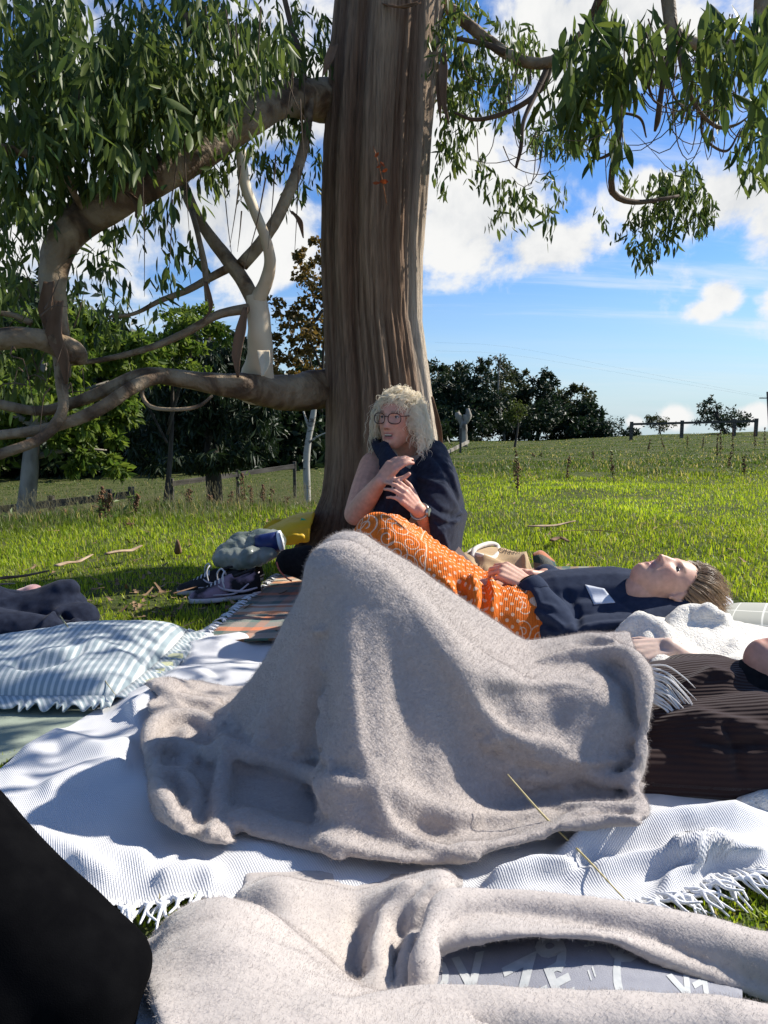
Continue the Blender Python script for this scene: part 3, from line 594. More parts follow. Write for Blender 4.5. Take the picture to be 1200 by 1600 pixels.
for k, (pts, R) in enumerate([([(388, 482, 3.1), (340, 492, 3.05), (290, 520, 3.0), (230, 545, 2.95), (160, 562, 2.9), (110, 568, 2.85)], [8, 7, 6, 5, 4, 4]), ([(366, 414, 3.15), (325, 436, 3.15), (290, 455, 3.1), (250, 470, 3.05), (210, 490, 3.0), (170, 495, 2.98)], [7, 6, 5, 4, 3, 2]),
        ([(232, 592, 2.9), (222, 615, 2.85), (235, 635, 2.82), (270, 640, 2.8), (310, 635, 2.82), (332, 618, 2.85)], [3, 3, 3, 3, 3, 2]), ([(50, 505, 2.7), (20, 492, 2.68), (-20, 488, 2.66)], [5, 4, 4]),
        ([(290, 20, 3.0), (310, 80, 3.05), (330, 130, 3.05), (345, 190, 3.1)], [5, 5, 4, 4]), ([(480, 150, 3.4), (470, 90, 3.45), (455, 40, 3.5), (440, -20, 3.5)], [5, 4, 4, 4]), ([(0, 232, 2.5), (40, 240, 2.55), (90, 260, 2.65), (130, 330, 2.78)], [8, 7, 6, 5]),
        ([(90, 560, 2.7), (100, 620, 2.66)], [3, 1]), ([(300, 330, 3.2), (310, 370, 3.1), (320, 420, 3.05), (322, 470, 3.02)], [5, 4, 5, 2])]):
    limb('branch', pts, R, m=M_BRANCHLET if k in (4, 5) else M_LIMB, seg=9, n=26, seed=20 + k)
# right-hand side boughs
for k, (pts, R) in enumerate([([(640, -60, 3.7), (695, 5, 3.6), (740, 45, 3.5), (800, 88, 3.35), (850, 100, 3.2), (885, 78, 3.05), (920, 40, 2.9), (950, -30, 2.8)], [12, 9, 8, 8, 8, 7, 8, 9]),
        ([(862, 98, 3.2), (845, 140, 3.2), (800, 172, 3.25), (745, 187, 3.3), (710, 176, 3.3)], [5, 4, 4, 3, 2]), ([(858, 100, 3.2), (835, 150, 3.15), (818, 190, 3.1), (814, 230, 3.1), (806, 262, 3.1)], [5, 4, 3, 3, 2]), ([(790, 82, 3.35), (760, 70, 3.4), (715, 60, 3.5)], [5, 4, 3]),
        ([(930, 30, 2.85), (946, 105, 2.8), (962, 145, 2.8), (968, 190, 2.8), (962, 235, 2.8), (955, 280, 2.82), (960, 305, 2.85), (990, 316, 2.9), (1030, 312, 2.95), (1060, 306, 3.0)], [7, 6, 6, 6, 5, 5, 5, 4, 3, 2]),
        ([(1040, -40, 2.6), (1046, 20, 2.6), (1052, 50, 2.6), (1075, 66, 2.6), (1110, 72, 2.6), (1160, 74, 2.6), (1230, 100, 2.6)], [11, 10, 10, 9, 9, 9, 10]), ([(1195, -30, 2.6), (1190, 40, 2.6), (1180, 90, 2.62)], [14, 12, 8]),
        ([(1060, 72, 2.6), (1070, 125, 2.6), (1090, 170, 2.62), (1120, 198, 2.65), (1150, 195, 2.66), (1172, 180, 2.68)], [4, 4, 3, 3, 2, 1]), ([(1048, 60, 2.6), (1034, 140, 2.6), (1028, 185, 2.6), (1023, 205, 2.6)], [4, 4, 5, 2]),
        ([(1046, 90, 2.6), (1012, 110, 2.6), (1018, 150, 2.62), (1030, 165, 2.62)], [2, 2, 2, 1]), ([(955, 240, 2.82), (935, 248, 2.84), (915, 244, 2.86)], [3, 2, 1]), ([(1096, 180, 2.64), (1100, 215, 2.64), (1135, 236, 2.66), (1158, 200, 2.68)], [2, 2, 2, 1]), ([(968, 175, 2.8), (1000, 185, 2.82), (1010, 215, 2.84)], [2, 2, 1])]):
    limb('branch', pts, R, m=M_LIMB if k in (0, 5, 6) else M_BRANCHLET, seg=8, n=26, seed=40 + k)
def hangers():
    """thin bare branchlets that loop below the boughs, and strips of shed bark"""
    mb = MB(); r = np.random.default_rng(5)
    for k in range(70):
        px, py, d = r.uniform(960, 1190), r.uniform(20, 170), r.uniform(2.4, 2.9); dx = r.normal(0, 40); h = r.uniform(30, 110)
        mb.add(*tube([W(px, py, d), W(px + dx * .3, py + h * .7, d), W(px + dx, py + h, d), W(px + dx * 1.9, py + h * r.uniform(.5, 1), d)], [.0026, .002, .0016, .0007], 5, 10, cap=False))
    for k in range(26):
        px, py, d = r.uniform(720, 960), r.uniform(90, 260), r.uniform(2.9, 3.4); dx = r.normal(0, 35); h = r.uniform(25, 80)
        mb.add(*tube([W(px, py, d), W(px + dx * .3, py + h * .7, d), W(px + dx, py + h, d), W(px + dx * 1.6, py + h * r.uniform(.6, 1.1), d)], [.0026, .002, .0016, .0007], 5, 9, cap=False))
    for k in range(50):
        px, py, d = r.uniform(0, 480), r.uniform(0, 330), r.uniform(2.5, 3.3); h = r.uniform(60, 170); dx = r.normal(0, 18)
        mb.add(*tube([W(px, py, d), W(px + dx * .4, py + h * .5, d), W(px + dx, py + h, d)], [.003, .002, .0008], 5, 7, cap=False))
    for k in range(26):
        px, py, d = r.uniform(0, 130), r.uniform(440, 620), r.uniform(2.5, 3.0); dx = r.normal(0, 40); h = r.normal(10, 40)
        mb.add(*tube([W(px, py, d), W(px + dx * .5, py + h * .2 - 12, d), W(px + dx, py + h, d)], [.003, .002, .0008], 5, 7, cap=False))
    o = link('branchlets', mb.mesh('branchlets'), M_BRANCHLET, gum); o['kind'] = 'stuff'
hangers()
def flake(pts, w, seed, m=M_FLAKE):
    P = catmull([tuple(W(*p)) for p in pts], 14); n = len(P); r = np.random.default_rng(seed); wv = np.interp(np.linspace(0, 1, n), np.linspace(0, 1, len(w)), w) * 2.9 / F
    V = []
    for k in range(n):
        for s in (-1, -.4, .4, 1): V.append(P[k] + np.array([s * wv[k], (.5 - s * s) * wv[k] * .8 + r.normal(0, .0015), 0]))
    o = link('bark_strip', mk('bark_strip', V, gridfaces(n, 4)), m, gum); solidify(o, .003)
flake([(694, 70, 3.3), (692, 120, 3.25), (693, 160, 3.25), (702, 195, 3.25)], [2, 8, 6, 1], 1)
flake([(690, 90, 3.3), (686, 140, 3.28), (688, 190, 3.28)], [2, 6, 1], 2)
flake([(384, 480, 3.05), (376, 520, 3.03), (370, 555, 3.03), (372, 590, 3.03)], [4, 9, 8, 2], 3)
flake([(412, 548, 3.02), (414, 570, 2.99), (410, 588, 2.98)], [10, 9, 2], 4, M_PEEL)
flake([(94, 470, 2.68), (86, 520, 2.66), (100, 560, 2.66), (104, 600, 2.67)], [6, 12, 10, 2], 5)
flake([(78, 440, 2.7), (72, 490, 2.7), (84, 530, 2.7)], [8, 10, 2], 6)
flake([(200, 302, 2.8), (215, 318, 2.78), (212, 340, 2.78)], [5, 6, 1], 7)
flake([(455, 330, 3.15), (468, 345, 3.13), (474, 372, 3.13)], [3, 5, 1], 8)
flake([(522, 70, 3.25), (512, 100, 3.22), (504, 120, 3.22)], [7, 8, 1], 9)
flake([(600, 6, 3.3), (625, 12, 3.27), (655, 4, 3.27)], [4, 9, 3], 10)
flake([(322, 440, 3.0), (330, 480, 3.0), (318, 500, 3.0)], [3, 4, 1], 11)
flake([(675, 620, 3.33), (684, 660, 3.3), (694, 720, 3.3)], [2, 5, 1], 12)
# ---- leaves
def gum_leaf(L=1.0, Wd=.26, curve=.25, seg=4):
    t = np.linspace(0, 1, seg + 1); w = Wd * .5 * np.sin(np.pi * np.clip(t * .94 + .05, 0, 1)) ** .8 * (1 - .25 * t); w[-1] = .004; w[0] = .012
    V = []
    for k in range(seg + 1):
        x = curve * .35 * math.sin(t[k] * 2.2); y = curve * .3 * t[k] ** 2
        V += [(x - w[k], y + w[k] * .35, -t[k] * L), (x, y, -t[k] * L), (x + w[k], y + w[k] * .35, -t[k] * L)]
    return np.array(V), gridfaces(seg + 1, 3)
def leaf_sites():
    """(x, y, z, size): branchlets hung with leaves; blobs given by where they stand"""
    r = np.random.default_rng(17); out = []
    # px, py, rx, ry, depth, depth spread, branchlets, leaf length m, leaves per branchlet
    Z = [(110, 80, 170, 120, 2.9, .5, 150, .105, 12), (300, 70, 150, 110, 3.0, .5, 150, .105, 12), (440, 70, 80, 100, 3.7, .5, 85, .085, 11), (90, 230, 140, 90, 2.8, .4, 110, .105, 12), (250, 190, 110, 80, 2.85, .35, 85, .105, 12),
         (60, 350, 80, 90, 2.9, .4, 52, .10, 11), (170, 380, 40, 70, 2.95, .3, 16, .09, 9), (150, 480, 70, 40, 3.4, .4, 24, .09, 10), (270, 350, 40, 60, 3.0, .3, 12, .10, 9), (260, 420, 30, 30, 3.0, .2, 6, .09, 8), (370, 245, 60, 40, 3.3, .3, 22, .08, 9), (460, 230, 40, 70, 3.6, .4, 30, .08, 10), (40, 470, 60, 60, 3.0, .3, 24, .10, 10), (190, 300, 60, 50, 3.1, .3, 22, .09, 10),
         (300, 130, 90, 60, 2.75, .25, 40, .11, 11), (180, 120, 120, 90, 2.6, .25, 45, .11, 11), (40, 120, 80, 110, 2.5, .25, 36, .11, 11), (380, 170, 40, 40, 2.95, .2, 10, .10, 10), (20, 560, 60, 50, 3.3, .4, 22, .10, 10),
         (715, 40, 40, 90, 3.6, .3, 40, .07, 11), (790, 70, 65, 50, 3.5, .3, 36, .065, 11), (715, 150, 30, 80, 3.7, .3, 30, .07, 10), (695, 240, 18, 50, 3.5, .2, 10, .07, 9), (770, 130, 40, 40, 3.6, .2, 14, .065, 10),
         (925, 60, 55, 70, 2.5, .15, 34, .115, 10), (960, 20, 60, 40, 2.5, .15, 22, .115, 10), (890, 130, 30, 40, 2.5, .1, 12, .115, 10), (1130, 40, 75, 50, 2.3, .15, 30, .11, 10), (1180, 60, 40, 70, 2.2, .15, 16, .11, 10), (1020, 20, 40, 30, 2.5, .1, 8, .10, 9), (1100, 120, 40, 30, 2.9, .2, 14, .07, 10),
         (870, 205, 55, 24, 3.5, .15, 26, .05, 11), (960, 190, 30, 40, 2.7, .1, 8, .10, 9), (850, 195, 30, 30, 3.4, .15, 8, .05, 10), (1060, 285, 45, 38, 3.3, .15, 36, .055, 12), (1020, 345, 45, 38, 3.3, .15, 26, .055, 12), (1090, 315, 35, 30, 3.3, .15, 20, .055, 12), (1010, 385, 22, 20, 3.3, .1, 7, .055, 10), (980, 265, 20, 14, 3.2, .1, 5, .055, 9),
         (770, 285, 35, 25, 3.4, .15, 8, .065, 9), (830, 290, 40, 30, 3.4, .15, 9, .065, 9), (855, 330, 20, 18, 3.4, .1, 4, .065, 8), (790, 330, 24, 14, 3.4, .1, 4, .065, 8), (735, 240, 24, 30, 3.4, .1, 4, .06, 7), (930, 320, 12, 10, 3.3, .1, 2, .055, 8), (880, 285, 12, 12, 3.4, .1, 2, .06, 8),
         (1180, 190, 25, 60, 2.8, .15, 15, .07, 10), (1150, 140, 30, 25, 2.9, .15, 7, .07, 9), (1195, 215, 14, 20, 2.6, .1, 4, .08, 9)]
    for zi, (px, py, rx, ry, d, ds, n, ll, per) in enumerate(Z):
        n = int(n * (1.0 if zi < 19 else (.50 if ll > .08 else 1.1))); ll = ll * (.66 if zi < 19 else .82)
        for k in range(n):
            while True:
                a, b = r.uniform(-1, 1, 2)
                if a * a + b * b < 1: break
            c = np.array(W(px + a * rx, py + b * ry, d + r.normal(0, ds * .6)))
            dr = np.array([r.normal(0, .5), r.normal(0, .5), -.75 - r.random()]); dr /= np.linalg.norm(dr); L = ll * r.uniform(1.2, 2.6)
            for q in range(per):
                p = c + dr * L * (q / per) + r.normal(0, ll * .18, 3); out.append((*p, ll * r.uniform(.65, 1.2)))
    # the crown overhead, out of the picture: it shades the limbs on the left
    for k in range(5200):
        v = r.normal(0, 1, 3); v /= np.linalg.norm(v); p = np.array([.6, 4.1, 6.1]) + v * r.random() ** .4 * np.array([2.1, 2.0, 2.4])
        if p[2] < 3.5: continue
        out.append((*p, .20 * r.uniform(.8, 1.3)))
    out = np.array(out); p = to_pixels(out[:, :3])
    # the great limb shows clear of leaves from the trunk to the left edge
    d, _ = near_line(p, [(520, 159), (450, 155), (390, 181), (330, 226), (260, 268), (190, 307), (130, 343), (98, 378), (84, 430), (84, 490)])
    lower = (p[:, 0] < 340) & (p[:, 1] > 330) & (p[:, 1] < 520)
    keep = ~((d < 30) & (out[:, 1] < 3.25) & (r.random(len(out)) < .88)) & ~(lower & (r.random(len(out)) < .4))
    return out[keep]
def to_pixels(g):
    x, y, z = g[..., 0], g[..., 1], g[..., 2] - EYE; f = y * math.cos(PITCH) - z * math.sin(PITCH); return np.stack([600 + F * x / f, 800 - F * (y * math.sin(PITCH) + z * math.cos(PITCH)) / f], -1)
def near_line(p, q):
    best = np.full(len(p), 1e9)
    for a, b in zip(q[:-1], q[1:]):
        a = np.array(a, float); ab = np.array(b, float) - a; t = np.clip(((p - a) @ ab) / (ab @ ab), 0, 1); best = np.minimum(best, np.linalg.norm(p - (a + t[:, None] * ab), axis=1))
    return best, None
def build_leaves():
    S = leaf_sites(); n = len(S); r = np.random.default_rng(23)
    yaw = r.uniform(0, 2 * np.pi, n); tilt = np.abs(r.normal(0, .58, n)); ta = r.uniform(0, 2 * np.pi, n); rnd = np.clip(r.normal(.45, .25, n), 0, 1)
    bases = [gum_leaf(1, .27, .3), gum_leaf(1, .23, -.35), gum_leaf(1, .32, .15)]
    dist = np.linalg.norm(S[:, :3] - np.array([0, 0, EYE]), axis=1)
    size_px = S[:, 3] / dist
    vis = (np.abs(S[:, 0] / S[:, 1]) < .5) & (S[:, 2] < EYE + .55 * S[:, 1])
    order = np.argsort(np.where(vis, -size_px, 1)); single = set(order[:300].tolist())
    meshes = []
    for k, (V, Fc) in enumerate(bases):
        for q in range(4):
            me = mk('leaf', V, Fc, True, {'rnd': np.full(len(V), .15 + .2 * q)}); me.materials.append(M_GUM); meshes.append(me)
    inv = Matrix.Translation(gum.location).inverted()
    allV, allF, allR = [], [], []; off = 0
    rx, ry = np.cos(ta), np.sin(ta)
    for i in range(n):
        if i in single:
            o = bpy.data.objects.new('leaf', meshes[int(r.integers(0, len(meshes)))]); COL.objects.link(o); o.parent = gum; o.matrix_parent_inverse = inv
            o.rotation_mode = 'QUATERNION'; o.rotation_quaternion = Quaternion((rx[i], ry[i], 0), tilt[i]) @ Quaternion((0, 0, 1), yaw[i]); o.location = S[i, :3]; o.scale = (S[i, 3],) * 3
    rest = np.array([i for i in range(n) if i not in single])
    for k in range(3):
        ii = rest[rest % 3 == k]; V, Fc = bases[k]; m = len(ii)
        c, s = np.cos(yaw[ii]), np.sin(yaw[ii])
        X = V[None, :, 0] * c[:, None] - V[None, :, 1] * s[:, None]; Y = V[None, :, 0] * s[:, None] + V[None, :, 1] * c[:, None]; Zv = np.broadcast_to(V[None, :, 2], X.shape)
        Q = np.stack([X, Y, Zv], -1); ax = np.stack([rx[ii], ry[ii], 0 * rx[ii]], -1)[:, None, :]; ct, st_ = np.cos(tilt[ii])[:, None, None], np.sin(tilt[ii])[:, None, None]
        Q = Q * ct + np.cross(np.broadcast_to(ax, Q.shape), Q) * st_ + ax * (Q * ax).sum(-1, keepdims=True) * (1 - ct)
        Q = Q * S[ii, 3][:, None, None] + S[ii, None, :3]
        allV.append(Q.reshape(-1, 3)); allF.append((Fc[None] + (np.arange(m) * len(V))[:, None, None]).reshape(-1, 4) + off); allR.append(np.repeat(rnd[ii], len(V))); off += m * len(V)
    o = link('foliage', mk('foliage', np.concatenate(allV), np.concatenate(allF), True, {'rnd': np.concatenate(allR)}), M_GUM, gum); o['kind'] = 'stuff'
    print('leaves', n)
build_leaves()
def red_sprig():
    t = thing('red_sprig', 'little sprig of red leaves lodged in the bark of the trunk', 'branchlet', W(598, 280, 3.27))
    link('stem', mk('stem', *tube([W(583, 228, 3.26), W(591, 255, 3.24), W(598, 285, 3.25), W(604, 318, 3.28)], .0022, 6, 16)), mat('red_brown_stem', (.30, .12, .05)), t)
    m = mat('red_leaf', (.42, .09, .02), (.25, .05, .02), scale=60, trans=.3)
    for px, py, a, l in [(592, 238, .8, .02), (594, 252, -.7, .022), (606, 264, 1.2, .022), (607, 284, 1.7, .030), (582, 286, -1.6, .026), (588, 262, -2, .018)]:
        V, Fc = gum_leaf(1, .55, .2); R = Matrix.Rotation(a, 3, 'Y') @ Matrix.Rotation(.4, 3, 'Z'); V = (V * l * 1.3) @ np.array(R.transposed())
        link('leaf', mk('leaf', V + np.array(W(px, py, 3.22)), Fc), m, t)
red_sprig()
# ------------------------------------------------------------ cloth: a small position-based drape solver
class Caps:
    def __init__(s, chains):
        q = [(np.array(c[i][:3]), np.array(c[i + 1][:3]), c[i][3], c[i + 1][3]) for c in chains for i in range(len(c) - 1)]; s.q = q
    def push(s, X, th, fric, Xp):
        for a, b, ra, rb in s.q:
            ab = b - a; t = np.clip(((X - a) @ ab) / (ab @ ab + 1e-12), 0, 1); d = X - (a + t[:, None] * ab); n = np.sqrt((d * d).sum(1)) + 1e-9
            pen = ra + t * (rb - ra) + th - n; m = pen > 0
            if m.any():
                nn = d[m] / n[m][:, None]; X[m] += nn * pen[m][:, None]; dx = X[m] - Xp[m]; X[m] -= (dx - (dx * nn).sum(1)[:, None] * nn) * fric
        return X
def drape(X0, caps, rest, steps=700, dt=1 / 180., iters=4, bend=.25, bend4=.1, th=.008, fric=.6, damp=.985, pins=None, ramp=350):
    nv, nu, _ = X0.shape; X = X0.reshape(-1, 3).copy(); V = np.zeros_like(X); R = rest.reshape(-1, 3); cons = []
    def add(di, dj, k):
        for par in (0, 1):
            jj, ii = np.meshgrid(np.arange(nv), np.arange(nu), indexing='ij'); ok = (jj + dj < nv) & (ii + di < nu)
            key = (ii // di) % 2 if di else (jj // dj) % 2; ok &= key == par
            a = (jj * nu + ii)[ok]; b = ((jj + dj) * nu + ii + di)[ok]; cons.append((a, b, np.linalg.norm(R[a] - R[b], axis=1), k))
    add(1, 0, 1.); add(0, 1, 1.); add(1, 1, .3); add(2, 0, bend); add(0, 2, bend); add(4, 0, bend4); add(0, 4, bend4)
    if pins is not None: PI, PT = pins; PS = X[PI].copy()
    for s in range(steps):
        Xp = X.copy(); V[:, 2] -= 9.8 * dt; sp = np.sqrt((V * V).sum(1)); m = sp > 2.5
        if m.any(): V[m] *= (2.5 / sp[m])[:, None]
        X = X + V * dt
        for it in range(iters):
            for a, b, L, k in cons:
                d = X[b] - X[a]; n = np.sqrt((d * d).sum(1)) + 1e-9; c = (.5 * k * (n - L) / n)[:, None] * d; X[a] += c; X[b] -= c
            if pins is not None:
                q = min(1, s / ramp); q = q * q * (3 - 2 * q); X[PI] = PS + (PT - PS) * q
        X = caps.push(X, th, fric, Xp); m = X[:, 2] < th * .6
        if m.any(): X[m, 2] = th * .6; X[m, :2] -= (X[m, :2] - Xp[m, :2]) * min(1, fric * 1.2)
        V = (X - Xp) / dt * damp
    return X.reshape(nv, nu, 3)
def cr1(a, k, axis):
    a = np.moveaxis(a, axis, 0); n = a.shape[0]; t = np.linspace(0, n - 1, (n - 1) * k + 1); i = np.minimum(t.astype(int), n - 2); f = (t - i).reshape(-1, *([1] * (a.ndim - 1)))
    p = np.concatenate([2 * a[:1] - a[1:2], a, 2 * a[-1:] - a[-2:-1]]); p0, p1, p2, p3 = p[i], p[i + 1], p[i + 2], p[i + 3]
    return np.moveaxis(.5 * (2 * p1 + (p2 - p0) * f + (2 * p0 - 5 * p1 + 4 * p2 - p3) * f * f + (3 * p1 - p0 - 3 * p2 + p3) * f ** 3), 0, axis)
def up(g, k=2, l=None): return cr1(cr1(np.asarray(g, float), k, 0), l or k, 1)
def gnorm(g):
    n = np.cross(np.gradient(g, axis=1), np.gradient(g, axis=0)); return n / (np.linalg.norm(n, axis=-1, keepdims=True) + 1e-9)
def to_px(g):
    x, y, z = g[..., 0], g[..., 1], g[..., 2] - EYE; f = y * math.cos(PITCH) - z * math.sin(PITCH); u = y * math.sin(PITCH) + z * math.cos(PITCH)
    return np.stack([600 + F * x / f, 800 - F * u / f], -1)
def polydist(p, pl_):
    best = np.full(p.shape[:-1], 1e9); tt = np.zeros(p.shape[:-1]); n = len(pl_) - 1
    for i in range(n):
        a = np.array(pl_[i], float); ab = np.array(pl_[i + 1], float) - a; t = np.clip(((p - a) @ ab) / (ab @ ab), 0, 1); q = p - (a + t[..., None] * ab); d = np.sqrt((q * q).sum(-1))
        m = d < best; best = np.where(m, d, best); tt = np.where(m, (i + t) / n, tt)
    return best, tt
def sculpt(g, S, gain=.55, floor=.016, upmix=.4):
    """press folds (+) and creases (-) into a draped cloth along lines seen on it"""
    g = g.copy()
    for pl_, w, amp in S:
        n = gnorm(g); n = np.where(n[..., 2:] < 0, -n, n); c = np.array([0, 0, EYE]) - g; c /= np.linalg.norm(c, axis=-1, keepdims=True)
        vis = np.clip(((n * c).sum(-1) + .25) / .4, 0, 1); d, t = polydist(to_px(g), pl_)
        g = g + (n * (1 - upmix) + np.array([0, 0, 1]) * upmix) * (np.exp(-(d / w) ** 2) * vis * np.clip(np.minimum(t, 1 - t) * 6 + .25, 0, 1) * amp * gain)[..., None]
    g[..., 2] = np.maximum(g[..., 2], floor); return g
def soften(g, it, m):
    for q in range(it):
        e = np.pad(g, ((1, 1), (1, 1), (0, 0)), 'edge'); a = (e[:-2, 1:-1] + e[2:, 1:-1] + e[1:-1, :-2] + e[1:-1, 2:]) / 4; g = g * (1 - m[..., None]) + a * m[..., None]
    return g
def along(pts, t):
    pts = np.array([tuple(p) for p in pts], float); d = np.r_[0, np.cumsum(np.linalg.norm(np.diff(pts, axis=0), axis=1))]; d /= d[-1]
    return np.stack([np.interp(t, d, pts[:, k]) for k in range(3)], -1)
def sheet(name, g, m, parent=None, t=.006, su=1, sv=1, off=-1., attrs=None):
    nv, nu, _ = g.shape; lu = np.linalg.norm(np.diff(g[nv // 2], axis=0), axis=1).sum(); lv = np.linalg.norm(np.diff(g[:, nu // 2], axis=0), axis=1).sum()
    me = mk(name, g.reshape(-1, 3), gridfaces(nv, nu), True, attrs, griduv(nv, nu, su or lu, sv or lv)); o = link(name, me, m, parent)
    if t: solidify(o, t, off)
    return o
def patch(rows, k=8, l=8): return up(np.array([[tuple(W(*p)) for p in r] for r in rows]), k, l)
def fuzz(name, g, n, ln, rad, m, parent, seed, down=.3):
    """short fibres standing out of a fleece"""
    r = np.random.default_rng(seed); nv, nu, _ = g.shape; N_ = gnorm(g); N_ = np.where(N_[..., 2:] < -.2, -N_, N_)
    ar = np.linalg.norm(np.cross(g[1:, :-1] - g[:-1, :-1], g[:-1, 1:] - g[:-1, :-1]), axis=-1).ravel(); ar = np.minimum(ar, np.percentile(ar, 97))
    c = r.choice(len(ar), n, p=ar / ar.sum()); j, i = c // (nu - 1), c % (nu - 1); a, b = r.random(n)[:, None], r.random(n)[:, None]
    P = g[j, i] * (1 - a) * (1 - b) + g[j, i + 1] * a * (1 - b) + g[j + 1, i] * (1 - a) * b + g[j + 1, i + 1] * a * b
    d = N_[j, i] + r.normal(0, .65, (n, 3)); d /= np.linalg.norm(d, axis=1, keepdims=True); e = r.normal(0, .5, (n, 3)); L = (ln * r.uniform(.5, 1.3, n))[:, None]
    pts = np.stack([P - N_[j, i] * .0008, P + d * L * .5, P + (d + e * .8) * L * .9], 1)
    return strands(name, pts, np.array([rad, rad * .8, rad * .3]), m, parent, 'stuff')
def fabric(name, c1, c2, scale=90, bump=.4, bscale=260, rough=.95, sheen=.3, bdist=.002, contrast=(.3, .7)): return mat(name, c1, c2, scale=scale, rough=rough, bump=bump, bscale=bscale, sheen=sheen, bdist=bdist, spec=.12, contrast=contrast)
M_GREY = fabric('grey_fleece', (.355, .312, .286), (.415, .367, .337), scale=160, bump=.7, bscale=230, bdist=.003)
M_GREYFUZZ = mat('grey_fibres', (.435, .388, .358), rough=.8, spec=.15)
M_BEIGE = fabric('beige_fleece', (.40, .358, .332), (.45, .405, .375), scale=140, bump=.5, bscale=280, bdist=.002)
M_BEIGEFUZZ = mat('beige_fibres', (.44, .395, .368), rough=.8, spec=.15)
M_CREAM = fabric('cream_sherpa', (.66, .62, .54), (.80, .77, .70), scale=120, bump=1., bscale=210, bdist=.005)
def woven(name, c1, c2, period=.0048, bump=.5, ripx=1.0):
    """waffle weave from the cloth's own length coordinates"""
    m, nt, N, L, B = nmat(name); B.inputs['Roughness'].default_value = .95; B.inputs['Specular IOR Level'].default_value = .1; B.inputs['Sheen Weight'].default_value = .2
    uv = N.new('ShaderNodeUVMap'); sp = N.new('ShaderNodeSeparateXYZ'); L.new(uv.outputs[0], sp.inputs[0]); h = []
    for k, pr in ((0, period * ripx), (1, period)):
        a = N.new('ShaderNodeMath'); a.operation = 'MULTIPLY'; a.inputs[1].default_value = 2 * math.pi / pr; L.new(sp.outputs[k], a.inputs[0]); s = N.new('ShaderNodeMath'); s.operation = 'SINE'; L.new(a.outputs[0], s.inputs[0]); h.append(s.outputs[0])
    x = N.new('ShaderNodeMath'); x.operation = 'MULTIPLY'; L.new(h[0], x.inputs[0]); L.new(h[1], x.inputs[1])
    tc = N.new('ShaderNodeTexCoord'); nz = N.new('ShaderNodeTexNoise'); nz.inputs['Scale'].default_value = 300; L.new(tc.outputs['Object'], nz.inputs[0])
    ad = N.new('ShaderNodeMath'); ad.operation = 'MULTIPLY_ADD'; L.new(nz.outputs[0], ad.inputs[0]); ad.inputs[1].default_value = 1.2; L.new(x.outputs[0], ad.inputs[2])
    bp = N.new('ShaderNodeBump'); bp.inputs['Strength'].default_value = bump; bp.inputs['Distance'].default_value = .0016; L.new(ad.outputs[0], bp.inputs['Height']); L.new(bp.outputs[0], B.inputs['Normal'])
    mr = N.new('ShaderNodeMapRange'); mr.inputs[1].default_value = -1; mr.inputs[2].default_value = 1; L.new(x.outputs[0], mr.inputs[0])
    mx = N.new('ShaderNodeMix'); mx.data_type = 'RGBA'; mx.inputs[6].default_value = (*c1, 1); mx.inputs[7].default_value = (*c2, 1); L.new(mr.outputs[0], mx.inputs[0]); L.new(mx.outputs[2], B.inputs['Base Color'])
    return m
M_WHITE = woven('white_waffle_weave', (.54, .55, .58), (.68, .68, .69))
M_CORD = mat('white_cord', (.78, .78, .78), (.68, .69, .72), scale=200, rough=.95, bump=.5, bscale=500)

